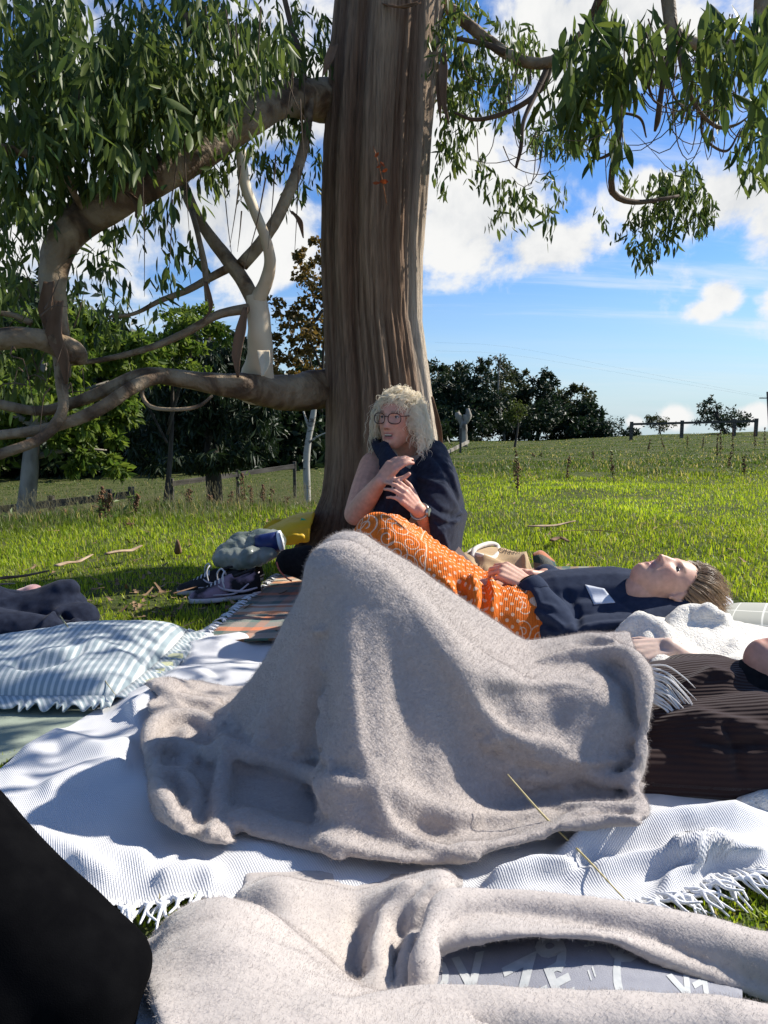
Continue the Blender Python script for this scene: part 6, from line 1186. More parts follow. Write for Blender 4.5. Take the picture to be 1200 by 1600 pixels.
# ---- the woman lying on her back, hands clasped
def lying_woman():
    t = thing('person', 'woman in a navy sweatshirt lying on her back with clasped hands, gazing up', 'person', (.6, 2.2, 0))
    HM = frame_from(W(1043, 917, 2.12), (-.06, -.20, 1), (1, .06, .14), .95); hm = head_mesh(0.0)
    mb = MB(); kn = tuple(W(590, 843, 2.25)); kf = tuple(W(612, 843, 2.40)); hn, hf = (.29, 2.10, .10), (.30, 2.29, .10)
    add_chain(mb, [(.30, 2.2, .11, .10), (.50, 2.2, .115, .10), (.72, 2.2, .12, .11), (.80, 2.19, .13, .09)]); add_chain(mb, [(.84, 2.08, .12, .06), (.80, 2.19, .13, .08), (.84, 2.32, .12, .06)])
    add_chain(mb, [(.80, 2.17, .155, .062), tuple(HM @ Vector((0, -.01, -.085))) + (.054,), tuple(HM @ Vector((0, -.015, -.04))) + (.056,)])
    el, wr = tuple(W(885, 1003, 2.00)), tuple(W(826, 914, 2.12)); el2, wr2 = (.56, 2.42, .14), tuple(W(852, 900, 2.26)); add_chain(mb, [(.84, 2.06, .12, .045), el + (.04,), wr + (.026,)]); add_chain(mb, [(.84, 2.34, .12, .045), el2 + (.04,), wr2 + (.027,)])
    for h, k_ in ((hn, kn), (hf, kf)): add_chain(mb, [h + (.085,), k_ + (.05,), (k_[0] - .15, k_[1], .08, .04), (k_[0] - .22, k_[1], .05, .03)])
    for p in hand_parts(frame_from(wr, (-.80, .38, .42), (.30, -.55, .8), 1.0), (.75, .85, .9, .95), .14, (.2, .3)): mb.add(*p)
    for p in hand_parts(frame_from(wr2, (-.86, -.42, .22), (.2, .30, .95), 1.0), (.55, .65, .75, .8), .12, (-.3, .1)): mb.add(*p)
    me = body_mesh(mb, HM, list(zip(hm.V, split_faces(hm))), .0040, 3)
    line = lambda x, y, z: (.72 * z - .62 * y + .0 * x) - .002 - .016 * sstep(.02, .075, y) + .0 * z
    skin_colour(me, HM, (.58, .335, .24), (.46, .20, .17), (.10, .06, .035), 0., .9, (.12, .075, .045), line); link('body', me, M_SKIN2, t); eyes(HM, hm, t, (.05, .035, .025), gaze=(0, .15), lid=-.4, thick=1.9)
    # hair swept back from the forehead over the crown
    r = np.random.default_rng(7); N = 5200; n = 16; d = r.normal(0, 1, (N * 5, 3)); d /= np.linalg.norm(d, axis=1, keepdims=True); root = np.array([0, -.014, .032]) + d * np.array([.074, .095, .087]); ok = line(*root.T) > .002; d, root = d[ok][:N], root[ok][:N]; N = len(d)
    tt = np.linspace(0, 1, n)[None, :, None]; back = np.array([0, -.55, .45]) ; flow = back[None] - d * (d @ back)[:, None]; flow /= np.linalg.norm(flow, axis=1, keepdims=True) + 1e-6; L = (.075 + .05 * r.random(N))[:, None, None]
    P = root[:, None] + d[:, None] * (.004 + .019 * np.sin(np.pi * np.minimum(tt, .8))) + flow[:, None] * L * tt; c0 = np.array([0, -.014, .032]); v = P - c0; rr = np.sqrt(((v / np.array([.077, .098, .091])) ** 2).sum(-1, keepdims=True)); P = c0 + v * np.maximum(1, 1.02 / rr) ; P += np.array([0, -.4, .3]) * np.maximum(0, tt - .6) * .05 + r.normal(0, .0012, (N, 1, 3))
    lock = np.round(d[:, 0] * 9) + np.round(d[:, 1] * 6) * 31; P += (np.sin(lock * 3.7)[:, None, None] * np.array([.003, .002, .002])) * tt
    M3 = np.array(HM)[:3, :3]; o = np.array(HM)[:3, 3]; hb = mat('brown_streaked_hair', (.20, .12, .065), (.40, .27, .15), scale=26, rough=.38, spec=.5, stretch=(.4, 1, 1)); strands('hair', P @ M3.T + o, np.array([.0007] * (n - 3) + [.0005, .0004, .0002]), hb, t)
    # sweatshirt
    sb = MB(); add_chain(sb, [(.40, 2.2, .10, .105), (.52, 2.2, .112, .122), (.70, 2.2, .115, .132), (.80, 2.19, .12, .105)]); add_chain(sb, [(.52, 2.10, .085, .085), (.78, 2.08, .10, .09)]); add_chain(sb, [(.52, 2.30, .09, .085), (.78, 2.32, .10, .09)]); add_chain(sb, [(.85, 2.06, .11, .075), (.82, 2.19, .13, .09), (.85, 2.33, .11, .075)])
    m1 = tuple((np.array(el) * .5 + np.array(wr) * .5)); c1 = tuple(np.array(el) * .14 + np.array(wr) * .86); add_chain(sb, [(.85, 2.05, .11, .072), el + (.060,), m1 + (.055,), c1 + (.043,)]); add_chain(sb, [(.85, 2.35, .11, .07), el2 + (.055,), tuple(np.array(el2) * .12 + np.array(wr2) * .88) + (.04,)])
    sm_ = remesh(sb, 'sweatshirt', .0060, 5); crease(sm_, .0055, (9, 11, 11), 15, [([(835, 920), (845, 945), (870, 952)], 5, .010), ([(825, 950), (860, 965), (885, 985)], 5, .012), ([(850, 985), (880, 990), (900, 975)], 5, .012), ([(835, 970), (870, 985), (890, 1005)], 4, -.010), ([(900, 985), (940, 978), (985, 975), (1010, 990)], 6, .016), ([(910, 1000), (950, 992), (1000, 985)], 5, -.012), ([(960, 930), (990, 950), (1010, 975)], 6, -.010), ([(880, 920), (900, 950), (905, 985)], 6, -.010)])
    s = link('sweatshirt', sm_, M_NAVY2, t); g = decal(sm_, [(914, 914), (944, 920), (961, 942), (928, 945)], 8, 8, .002); pm = fabric('white_patch', (.46, .49, .55), (.52, .55, .61), scale=60, bump=.2); a = sheet('chest_patch', g, pm, s, .0012, off=1.)
    cu = Vector(c1); dv = (Vector(wr) - Vector(el)).normalized(); R = dv.to_track_quat('Z', 'Y').to_matrix(); rings = MB(); rings.add(*tube([cu - dv * .012, cu + dv * .004, cu + dv * .030, cu + dv * .036], [.046, .047, .042, .036], 24, 14)); link('cuff', rings.mesh('cuff'), M_NAVY2, s)
    # a dark bangle at the wrist of the far hand
    c = Vector(wr); ring = [c + dv * .012 + R @ Vector((0, 0, 0)) + (dv.to_track_quat('Z', 'Y').to_matrix() @ Vector((math.cos(a_) * .029, math.sin(a_) * .029, 0))) for a_ in np.linspace(0, 2 * np.pi, 24)]; link('bangle', mk('bangle', *tube(ring, .003, 6, cap=False)), M_BLACK, t)
lying_woman()

# ---- the person under the grey fleece: brown ribbed jumper, chin at the edge of the picture
def ribbed_person():
    t = thing('person', 'person in a dark brown ribbed jumper lying under the grey fleece, head out of sight', 'person', (.7, 1.45, 0))
    HM = frame_from(W(1254, 1056, 1.44), (-.10, -.08, 1), (1, .02, .10), 1.0); hm = head_mesh(0.0); mb = MB()
    add_chain(mb, [(.35, 1.46, .09, .07), (.60, 1.46, .09, .07), (.74, 1.46, .10, .06)]); add_chain(mb, [(.74, 1.45, .12, .055), tuple(HM @ Vector((0, -.01, -.07))) + (.055,)])
    for y, m_, k_ in ((1.34, (.07, 1.345, .235), (-.085, 1.40, .385)), (1.55, (.07, 1.52, .235), (-.07, 1.48, .39))): add_chain(mb, [(.28, y, .075, .06), m_ + (.045,), k_ + (.045,), (-.10, y, .12, .025), (-.12, y, .05, .022)])
    me = body_mesh(mb, HM, list(zip(hm.V, split_faces(hm))), .0056, 3); skin_colour(me, HM, (.50, .27, .20), (.44, .17, .15), (.08, .05, .03), 0., 1., hairline=lambda x, y, z: (.72 * z - .62 * y) - .012); link('body', me, M_SKIN2, t)
    sb = MB(); add_chain(sb, [(.50, 1.45, .080, .088), (.57, 1.45, .092, .108), (.66, 1.45, .096, .114), (.74, 1.45, .098, .104)]); add_chain(sb, [(.52, 1.36, .075, .075), (.72, 1.34, .09, .09)]); add_chain(sb, [(.52, 1.54, .08, .08), (.74, 1.55, .09, .085)]); add_chain(sb, [(.80, 1.30, .09, .072), (.80, 1.45, .105, .085), (.80, 1.58, .09, .07)]); add_chain(sb, [(.46, 1.30, .048, .05), (.62, 1.285, .052, .055), (.95, 1.27, .055, .058)]); add_chain(sb, [(.52, 1.33, .062, .06), (.60, 1.315, .078, .076), (.85, 1.30, .08, .08)])
    add_chain(sb, [(.70, 1.50, .125, .075), (.66, 1.55, .115, .07)])
    sm_ = remesh(sb, 'jumper', .0060, 6); crease(sm_, .005, (6, 12, 12), 25, [([(1060, 1075), (1110, 1050), (1150, 1060)], 7, .012), ([(1030, 1130), (1090, 1115), (1150, 1130), (1200, 1140)], 9, .010), ([(1080, 1150), (1140, 1165), (1200, 1160)], 8, -.012), ([(1130, 1120), (1150, 1160), (1160, 1220)], 9, -.010)])
    V = mesh_np(sm_).astype(float); wob = .05 * vnoise(V * 7, 3); setattr_(sm_, 'rib', (np.arctan2(V[:, 2] - .05, V[:, 1] - 1.44) + wob) * 120)
    m, nt, N, L, B = nmat('brown_rib_knit'); B.inputs['Base Color'].default_value = (.030, .017, .016, 1); B.inputs['Roughness'].default_value = .95; B.inputs['Sheen Weight'].default_value = .12; B.inputs['Specular IOR Level'].default_value = .1
    at = N.new('ShaderNodeAttribute'); at.attribute_name = 'rib'; s = N.new('ShaderNodeMath'); s.operation = 'SINE'; L.new(at.outputs['Fac'], s.inputs[0]); bp = N.new('ShaderNodeBump'); bp.inputs['Strength'].default_value = .6; bp.inputs['Distance'].default_value = .0012; L.new(s.outputs[0], bp.inputs['Height']); L.new(bp.outputs[0], B.inputs['Normal'])
    s_ = link('jumper', sm_, m, t); cb = MB(); c = Vector(tuple(W(1172, 1095, 1.44))); cb.add(*tube([W(1140, 1105, 1.44), W(1165, 1090, 1.44), W(1195, 1075, 1.44), W(1215, 1070, 1.44)], [.088, .074, .064, .060], 22, 16)); link('collar', crease(cb.mesh('collar'), .003, (30, 30, 30), 4), M_BLACK, s_)
ribbed_person()
# ---- the knee of somebody in black leggings, close to the camera
def black_leg():
    t = thing('person', 'bent leg in plain black leggings cutting across the near corner', 'person', (-.35, .55, 0))
    mb = MB(); add_chain(mb, [tuple(W(-420, 1105, .66)) + (.10,), tuple(W(-135, 1385, .63)) + (.10,), tuple(W(40, 1565, .60)) + (.095,)], 28); add_chain(mb, [tuple(W(-380, 970, .66)) + (.035,), tuple(W(-58, 1292, .63)) + (.035,), tuple(W(176, 1512, .60)) + (.035,)], 24); add_chain(mb, [tuple(W(-400, 1030, .64)) + (.06,), tuple(W(-90, 1338, .615)) + (.06,), tuple(W(120, 1540, .585)) + (.058,)], 24); add_chain(mb, [tuple(W(176, 1512, .60)) + (.033,), tuple(W(110, 1640, .56)) + (.05,)], 24); me = remesh(mb, 'leggings', .006, 10); crease(me, .003, (8, 8, 8), 3); link('leggings', me, mat('black_leggings', (.0025, .0025, .003), (.004, .004, .0045), scale=40, rough=.95, bump=.2, bscale=900, spec=.02), t)
    g = patch([[(150, 1700, .52), (200, 1690, .52), (260, 1680, .52), (330, 1680, .52)], [(150, 1610, .60), (190, 1580, .60), (240, 1580, .60), (320, 1590, .60)], [(170, 1580, .66), (215, 1545, .66), (250, 1540, .66), (320, 1560, .66)], [(180, 1590, .72), (220, 1560, .72), (260, 1555, .72), (320, 1570, .72)]], 10, 10); N_ = gnorm(g); g = g + N_ * (.004 * fbm(g * 22, 3, 5))[..., None]
    t2 = thing('denim_garment', 'pale blue washed cotton tucked between the black leg and the beige fleece', 'garment', (-.2, .6, 0)); sheet('cloth', g, fabric('pale_blue_cotton', (.22, .28, .35), (.34, .40, .47), scale=30, bump=.5, bscale=500), t2, .012)
black_leg()
# ------------------------------------------------------------ things lying about
def pillow():
    t = thing('striped_pillow', 'blue and white striped pillow with ruffled edges lying on the mat', 'pillow', (-.9, 1.92, 0))
    nu, nv = 110, 90; u, v = np.meshgrid(np.linspace(-1, 1, nu), np.linspace(-1, 1, nv)); x = -.88 + u * .285 * (1 - .05 * v * v) - .09 * (v < 5) * (.5 - .5 * v) * .3; y = 1.68 + (v + 1) / 2 * (.41 + .15 * u)
    e = np.clip(1 - u ** 4, 0, 1) ** .55 * np.clip(1 - v ** 4, 0, 1) ** .55; q = np.stack([x, y, 0 * x], -1); h = .015 + e * (.078 + .022 * v + .012 * fbm(q * 7, 3, 3)) + .004 * fbm(q * np.array([25, 9, 1]), 3, 6) * e
    g = np.stack([x, y, h + .022], -1); g = sculpt(g, [([(15, 1035), (45, 1040), (90, 1030), (140, 1010)], 6, -.020), ([(60, 1022), (120, 1018), (160, 1000)], 7, .014), ([(150, 1000), (200, 1030), (230, 1060)], 8, .010)], gain=.8, floor=.0)
    m, nt, N, L, B = nmat('ticking_stripe'); B.inputs['Roughness'].default_value = .9; B.inputs['Sheen Weight'].default_value = .2; uv = N.new('ShaderNodeUVMap'); sp = N.new('ShaderNodeSeparateXYZ'); L.new(uv.outputs[0], sp.inputs[0])
    a = N.new('ShaderNodeMath'); a.operation = 'MULTIPLY'; a.inputs[1].default_value = 2 * math.pi / .0165; L.new(sp.outputs[0], a.inputs[0]); s = N.new('ShaderNodeMath'); s.operation = 'SINE'; L.new(a.outputs[0], s.inputs[0]); mr = N.new('ShaderNodeMapRange'); mr.inputs[1].default_value = -.25; mr.inputs[2].default_value = .55; L.new(s.outputs[0], mr.inputs[0])
    mx = N.new('ShaderNodeMix'); mx.data_type = 'RGBA'; mx.inputs[6].default_value = (.25, .31, .335, 1); mx.inputs[7].default_value = (.52, .55, .55, 1); L.new(mr.outputs[0], mx.inputs[0]); L.new(mx.outputs[2], B.inputs['Base Color'])
    tc = N.new('ShaderNodeTexCoord'); nz = N.new('ShaderNodeTexNoise'); nz.inputs['Scale'].default_value = 250; L.new(tc.outputs['Object'], nz.inputs[0]); bp = N.new('ShaderNodeBump'); bp.inputs['Strength'].default_value = .4; bp.inputs['Distance'].default_value = .002; L.new(nz.outputs[0], bp.inputs['Height']); L.new(bp.outputs[0], B.inputs['Normal'])
    nb = g.copy(); nb[..., 2] = .018 + .2 * (g[..., 2] - .03); V = np.concatenate([g.reshape(-1, 3), nb.reshape(-1, 3)]); k = nu * nv; F_ = gridfaces(nv, nu).tolist() + (gridfaces(nv, nu)[:, ::-1] + k).tolist()
    uvp = np.concatenate([np.stack([x + .04 * (h), y], -1).reshape(-1, 2)] * 2); link('cover', mk('cover', V, F_, True, None, uvp), m, t)
    def ruffle(edge, out, w, seed):
        r = np.random.default_rng(seed); n = len(edge); s = np.linspace(0, 1, n); rows = []
        for k_ in range(5):
            f = k_ / 4; wob = np.sin(s * n * .55 + 2 * np.sin(s * 40)) * .006 * f + np.sin(s * n * .31) * .004 * f; rows.append(edge + out * w * f + np.stack([wob * .4, wob * .4, wob + .006 * (1 - f) - .004 * f], -1))
        g_ = np.array(rows); g_[..., 2] = np.maximum(g_[..., 2], .012); o = link('ruffle', mk('ruffle', g_.reshape(-1, 3), gridfaces(5, n), True, None, np.stack([g_[..., 0] + g_[..., 1] * .8, g_[..., 1]], -1).reshape(-1, 2)), m, t); solidify(o, .0025, 0)
    re = up(g[:, -1:, :].repeat(2, 1), 2, 1)[:, 0]; ruffle(re, np.array([1., -.15, 0]), .055, 1); fe = up(g[:1].repeat(2, 0), 1, 2)[0]; ruffle(fe, np.array([.1, -1., 0]), .045, 2)
pillow()
def slab(name, label, cat, poly, z0, z1, m, seed):
    t = thing(name, label, cat, tuple(G(*poly[0], z0))); P = np.array([tuple(G(*p, z1)) for p in poly]); nu, nv = 50, 40; U, Vv = np.meshgrid(np.linspace(0, 1, nu), np.linspace(0, 1, nv)); U, Vv = U[..., None], Vv[..., None]
    g = P[0] * (1 - U) * (1 - Vv) + P[1] * U * (1 - Vv) + P[2] * U * Vv + P[3] * (1 - U) * Vv; e = np.minimum(np.minimum(U, 1 - U), np.minimum(Vv, 1 - Vv))[..., 0]; g[..., 2] += .006 * fbm(g * 6, 3, seed) - (z1 - z0) * .5 * (1 - sstep(0, .04, e)); sheet('pad', g, m, t, max(.004, z1 - z0)); return t
slab('sage_mat', 'sage green foam mat under the striped pillow', 'mat', [(-260, 1290), (60, 1165), (300, 1030), (60, 1000)], .0, .016, fabric('sage_foam', (.22, .26, .21), (.30, .34, .27), scale=12, bump=.4, bscale=300, sheen=0.), 2)
slab('lime_pad', 'pale lime cushion pad poking out beside the striped pillow', 'cushion', [(150, 1085), (232, 1068), (296, 1016), (215, 1000)], .016, .040, fabric('lime_cotton', (.42, .44, .24), (.52, .53, .32), scale=16, bump=.4), 3)
def navy_heap():
    t = thing('navy_garment', 'dark navy fleece garment bunched up behind the striped pillow', 'garment', (-.95, 2.3, 0)); mb = MB(); f = lambda px, py, d, r: tuple(W(px, py - 20, d)) + (r,)
    add_chain(mb, [f(-160, 1010, 2.2, .10), f(-40, 985, 2.25, .11), f(40, 985, 2.28, .085), f(95, 975, 2.3, .080)]); add_chain(mb, [f(60, 975, 2.3, .07), f(98, 948, 2.3, .045), f(108, 940, 2.3, .03)]); add_chain(mb, [f(95, 990, 2.25, .06), f(130, 985, 2.25, .045), f(135, 1000, 2.22, .03)]); add_chain(mb, [f(-60, 1010, 2.15, .09), f(60, 1010, 2.15, .06), f(110, 1012, 2.15, .04)])
    me = remesh(mb, 'cloth', .006, 7); crease(me, .010, (10, 10, 10), 9, [([(52, 1005), (70, 975), (98, 950)], 5, .018), ([(95, 955), (110, 985), (105, 1010)], 5, -.016), ([(112, 960), (130, 985), (140, 1000)], 5, .012), ([(90, 985), (110, 990), (130, 1005)], 4, .012)]); link('cloth', me, M_NAVY, t)
    t = thing('pink_garment', 'dusty pink cloth showing behind the navy garment', 'garment', tuple(G(40, 960))); mb = MB(); add_chain(mb, [f(10, 985, 2.5, .05), f(30, 965, 2.5, .05), f(52, 950, 2.5, .035), f(62, 962, 2.48, .03)]); me = remesh(mb, 'cloth', .006, 5); crease(me, .008, (20, 20, 12), 6); link('cloth', me, fabric('dusty_pink', (.42, .22, .22), (.52, .30, .29), scale=20, bump=.3), t)
navy_heap()
def plaid_mat():
    m, nt, N, L, B = nmat('plaid_wool'); B.inputs['Roughness'].default_value = .95; B.inputs['Sheen Weight'].default_value = .3; B.inputs['Specular IOR Level'].default_value = .1; uv = N.new('ShaderNodeUVMap'); sp = N.new('ShaderNodeSeparateXYZ'); L.new(uv.outputs[0], sp.inputs[0]); outs = []
    pal = [(0, (.02, .07, .045)), (.09, (.30, .22, .16)), (.22, (.02, .06, .05)), (.30, (.55, .14, .03)), (.38, (.20, .17, .14)), (.50, (.10, .16, .13)), (.58, (.42, .12, .03)), (.64, (.02, .05, .04)), (.72, (.60, .22, .06)), (.80, (.62, .50, .36)), (.90, (.60, .20, .06)), (.95, (.66, .56, .44))]
    for k, per in ((0, .42), (1, .52)):
        a = N.new('ShaderNodeMath'); a.operation = 'DIVIDE'; a.inputs[1].default_value = per; L.new(sp.outputs[k], a.inputs[0]); f = N.new('ShaderNodeMath'); f.operation = 'FRACT'; L.new(a.outputs[0], f.inputs[0]); cr = N.new('ShaderNodeValToRGB'); cr.color_ramp.interpolation = 'CONSTANT'; e = cr.color_ramp.elements; e.remove(e[1]); e[0].position = 0; e[0].color = (*pal[0][1], 1)
        for p, c in pal[1:]: x = e.new(p); x.color = (*c, 1)
        L.new(f.outputs[0], cr.inputs[0]); outs.append(cr.outputs[0])
    mx = N.new('ShaderNodeMix'); mx.data_type = 'RGBA'; mx.inputs[0].default_value = .68; L.new(outs[0], mx.inputs[6]); L.new(outs[1], mx.inputs[7]); L.new(mx.outputs[2], B.inputs['Base Color'])
    tc = N.new('ShaderNodeTexCoord'); nz = N.new('ShaderNodeTexNoise'); nz.inputs['Scale'].default_value = 320; L.new(tc.outputs['Object'], nz.inputs[0]); bp = N.new('ShaderNodeBump'); bp.inputs['Strength'].default_value = .6; bp.inputs['Distance'].default_value = .003; L.new(nz.outputs[0], bp.inputs['Height']); L.new(bp.outputs[0], B.inputs['Normal']); return m
M_PLAID = plaid_mat()
def plaid():
    t = thing('plaid_rug', 'orange, cream and green plaid wool rug with white fringe', 'rug', (-.3, 2.5, 0)); A, B, C, D = [np.array(tuple(G(*p, .024))) for p in ((308, 1008), (438, 898), (960, 885), (900, 1000))]; nu, nv = 120, 70; U, Vv = np.meshgrid(np.linspace(0, 1, nu), np.linspace(0, 1, nv)); U, Vv = U[..., None], Vv[..., None]
    g = A * (1 - U) * (1 - Vv) + B * (1 - U) * Vv + C * U * Vv + D * U * (1 - Vv); g[..., 2] += .012 * np.abs(fbm(g * 6, 3, 4)) + .012 * (1 - sstep(0, .06, Vv[..., 0])); sheet('weave', g, M_PLAID, t, .006, None, None)
    gc = patch([[(836, 905, 2.72), (855, 905, 2.68), (876, 902, 2.66)], [(834, 885, 2.80), (850, 890, 2.74), (872, 890, 2.70)], [(832, 866, 2.84), (846, 862, 2.84), (866, 876, 2.80)], [(836, 864, 2.90), (850, 862, 2.92), (868, 878, 2.90)]], 6, 6); sheet('turned_corner', gc, M_PLAID, t, .006, None, None)
    r = np.random.default_rng(3); cache = []
    for k in range(6):
        mb = MB(); L = .05
        for s in (-1, 1): mb.add(*tube([(0, s * .004, 0), (-L * .35, s * .001, .004), (-L * .7, s * .005 + r.normal(0, .003), .0), (-L, s * .006 + r.normal(0, .005), -.006)], [.0026, .0034, .0024, .0012], 6, 9))
        me = mb.mesh('tassel'); me.materials.append(M_CORD); cache.append(me)
    e = g[:, 0]; n = 34
    for k in range(n):
        p = along(e, np.array([(k + .5) / n]))[0]; o = bpy.data.objects.new('tassel', cache[int(r.integers(6))]); COL.objects.link(o); o.parent = t; o.matrix_parent_inverse = Matrix.Translation(t.location).inverted(); o.location = p; o.rotation_euler = (0, -.1, r.normal(-.5, .3))
plaid()
def sneaker(name, label, px, py, d, ang, L, group, m_up, m_sole, m_in, parent=None):
    o = G(px, py, .0); t = thing(name, label, 'shoe', o, group); c, s = math.cos(ang), math.sin(ang); T = lambda V: np.stack([o.x + (V[:, 0] * c - V[:, 1] * s) * L, o.y + (V[:, 0] * s + V[:, 1] * c) * L, o.z + V[:, 2] * L + .004], 1)
    st = np.linspace(0, 1, 26); wid = .5 * .36 * (np.sin(np.pi * np.clip(st * .93 + .05, 0, 1)) ** .45) * (1 - .22 * np.exp(-((st - .38) / .2) ** 2)); ang_ = np.linspace(0, 2 * np.pi, 22, endpoint=False)
    V = np.concatenate([np.stack([0 * ang_ + x - .5, np.cos(ang_) * w, .055 + .05 * np.sign(np.sin(ang_)) * np.abs(np.sin(ang_)) ** .4 + .03 * max(0, x - .75) ** 1.2 + .02 * (x < .15)], 1) for x, w in zip(st, wid)]); F_ = gridfaces(26, 22, True).tolist() + [tuple(range(22))[::-1], tuple(range(25 * 22, 26 * 22))]; link('sole', mk('sole', T(V), F_), m_sole, t)
    top = np.interp(st, [0, .12, .3, .42, .6, .8, .95, 1], [.34, .43, .36, .38, .30, .21, .17, .12]); a2 = np.linspace(-.12, np.pi + .12, 20); rows = []
    for x, w, h in zip(st, wid * .96, top): op = .55 if .1 < x < .40 else 0; rows.append(np.stack([0 * a2 + x - .5, np.cos(a2) * w * (1 - .25 * np.sin(a2) ** 2), .09 + (h - .09) * np.clip(np.sin(a2), 0, 1) ** .7 - op * .22 * np.exp(-((a2 - np.pi / 2) / .45) ** 2)], 1))
    V = np.concatenate(rows); u_ = link('upper', mk('upper', T(V), gridfaces(26, 20)), m_up, t); solidify(u_, .004); mb = MB(); ca = np.linspace(0, 2 * np.pi, 20); mb.add(T(np.array(tube([(-.26 + .16 * math.cos(a), .085 * math.sin(a), .37 + .05 * math.cos(a - 2.6)) for a in ca], .022, 8, cap=False)[0])), tube([(0, 0, k) for k in range(20)], .01, 8, cap=False)[1]); link('collar', mb.mesh('collar'), m_in, t)
    lb = MB()
    for k in range(5): x = .02 + k * .055; P = [(x - .02, -.09 + .01 * k, .29 - .022 * k), (x, 0, .345 - .03 * k), (x + .02, .09 - .01 * k, .29 - .022 * k)]; Vt, Ft = tube(P, .014, 6, 10); lb.add(T(Vt), Ft)
    for sg in (-1, 1): Vt, Ft = tube([(-.02, 0, .37), (.02, sg * .10, .44), (.07, sg * .16, .36), (.05, sg * .20, .22)], .011, 6, 14); lb.add(T(Vt), Ft)
    link('shoelace', lb.mesh('shoelace'), mat('lace_white', (.55, .55, .56), rough=.9), t); sb = MB()
    for sg in (-1, 1):
        Vt, Ft = tube([(-.42, sg * .165, .18), (-.2, sg * .17, .15), (.05, sg * .155, .20), (.12, sg * .12, .25)], [.012, .02, .016, .008], 6, 14); sb.add(T(Vt), Ft); Vt, Ft = tube([(-.3, sg * .165, .25), (-.1, sg * .165, .13), (.2, sg * .16, .13)], [.010, .014, .008], 6, 14); sb.add(T(Vt), Ft)
    link('side_stripes', sb.mesh('side_stripes'), mat('silver_lilac', (.50, .45, .50), rough=.5), t)
LIL = mat('lilac_and_black_mesh', (.26, .19, .24), (.012, .012, .014), scale=7, rough=.85, bump=.4, bscale=400, contrast=(.46, .54)); SOLE = mat('pale_foam_sole', (.52, .48, .50), (.62, .60, .60), scale=20, rough=.8); DK = mat('black_mesh', (.012, .012, .013), (.03, .03, .032), scale=30, rough=.9, bump=.4, bscale=500)
sneaker('running_shoe', 'lilac and black running shoe with pale sole in the trunk shade', 352, 940, 2.5, math.radians(205), .27, 'pair of running shoes', LIL, SOLE, DK); sneaker('running_shoe', 'darker running shoe lying just behind the lilac one', 330, 928, 2.5, math.radians(198), .26, 'pair of running shoes', DK, SOLE, DK)
sneaker('black_trainer', 'small black trainer with orange heel tab near the plaid rug', 378, 918, 2.6, math.radians(235), .22, None, DK, SOLE, mat('orange_tab', (.50, .20, .03), rough=.8))
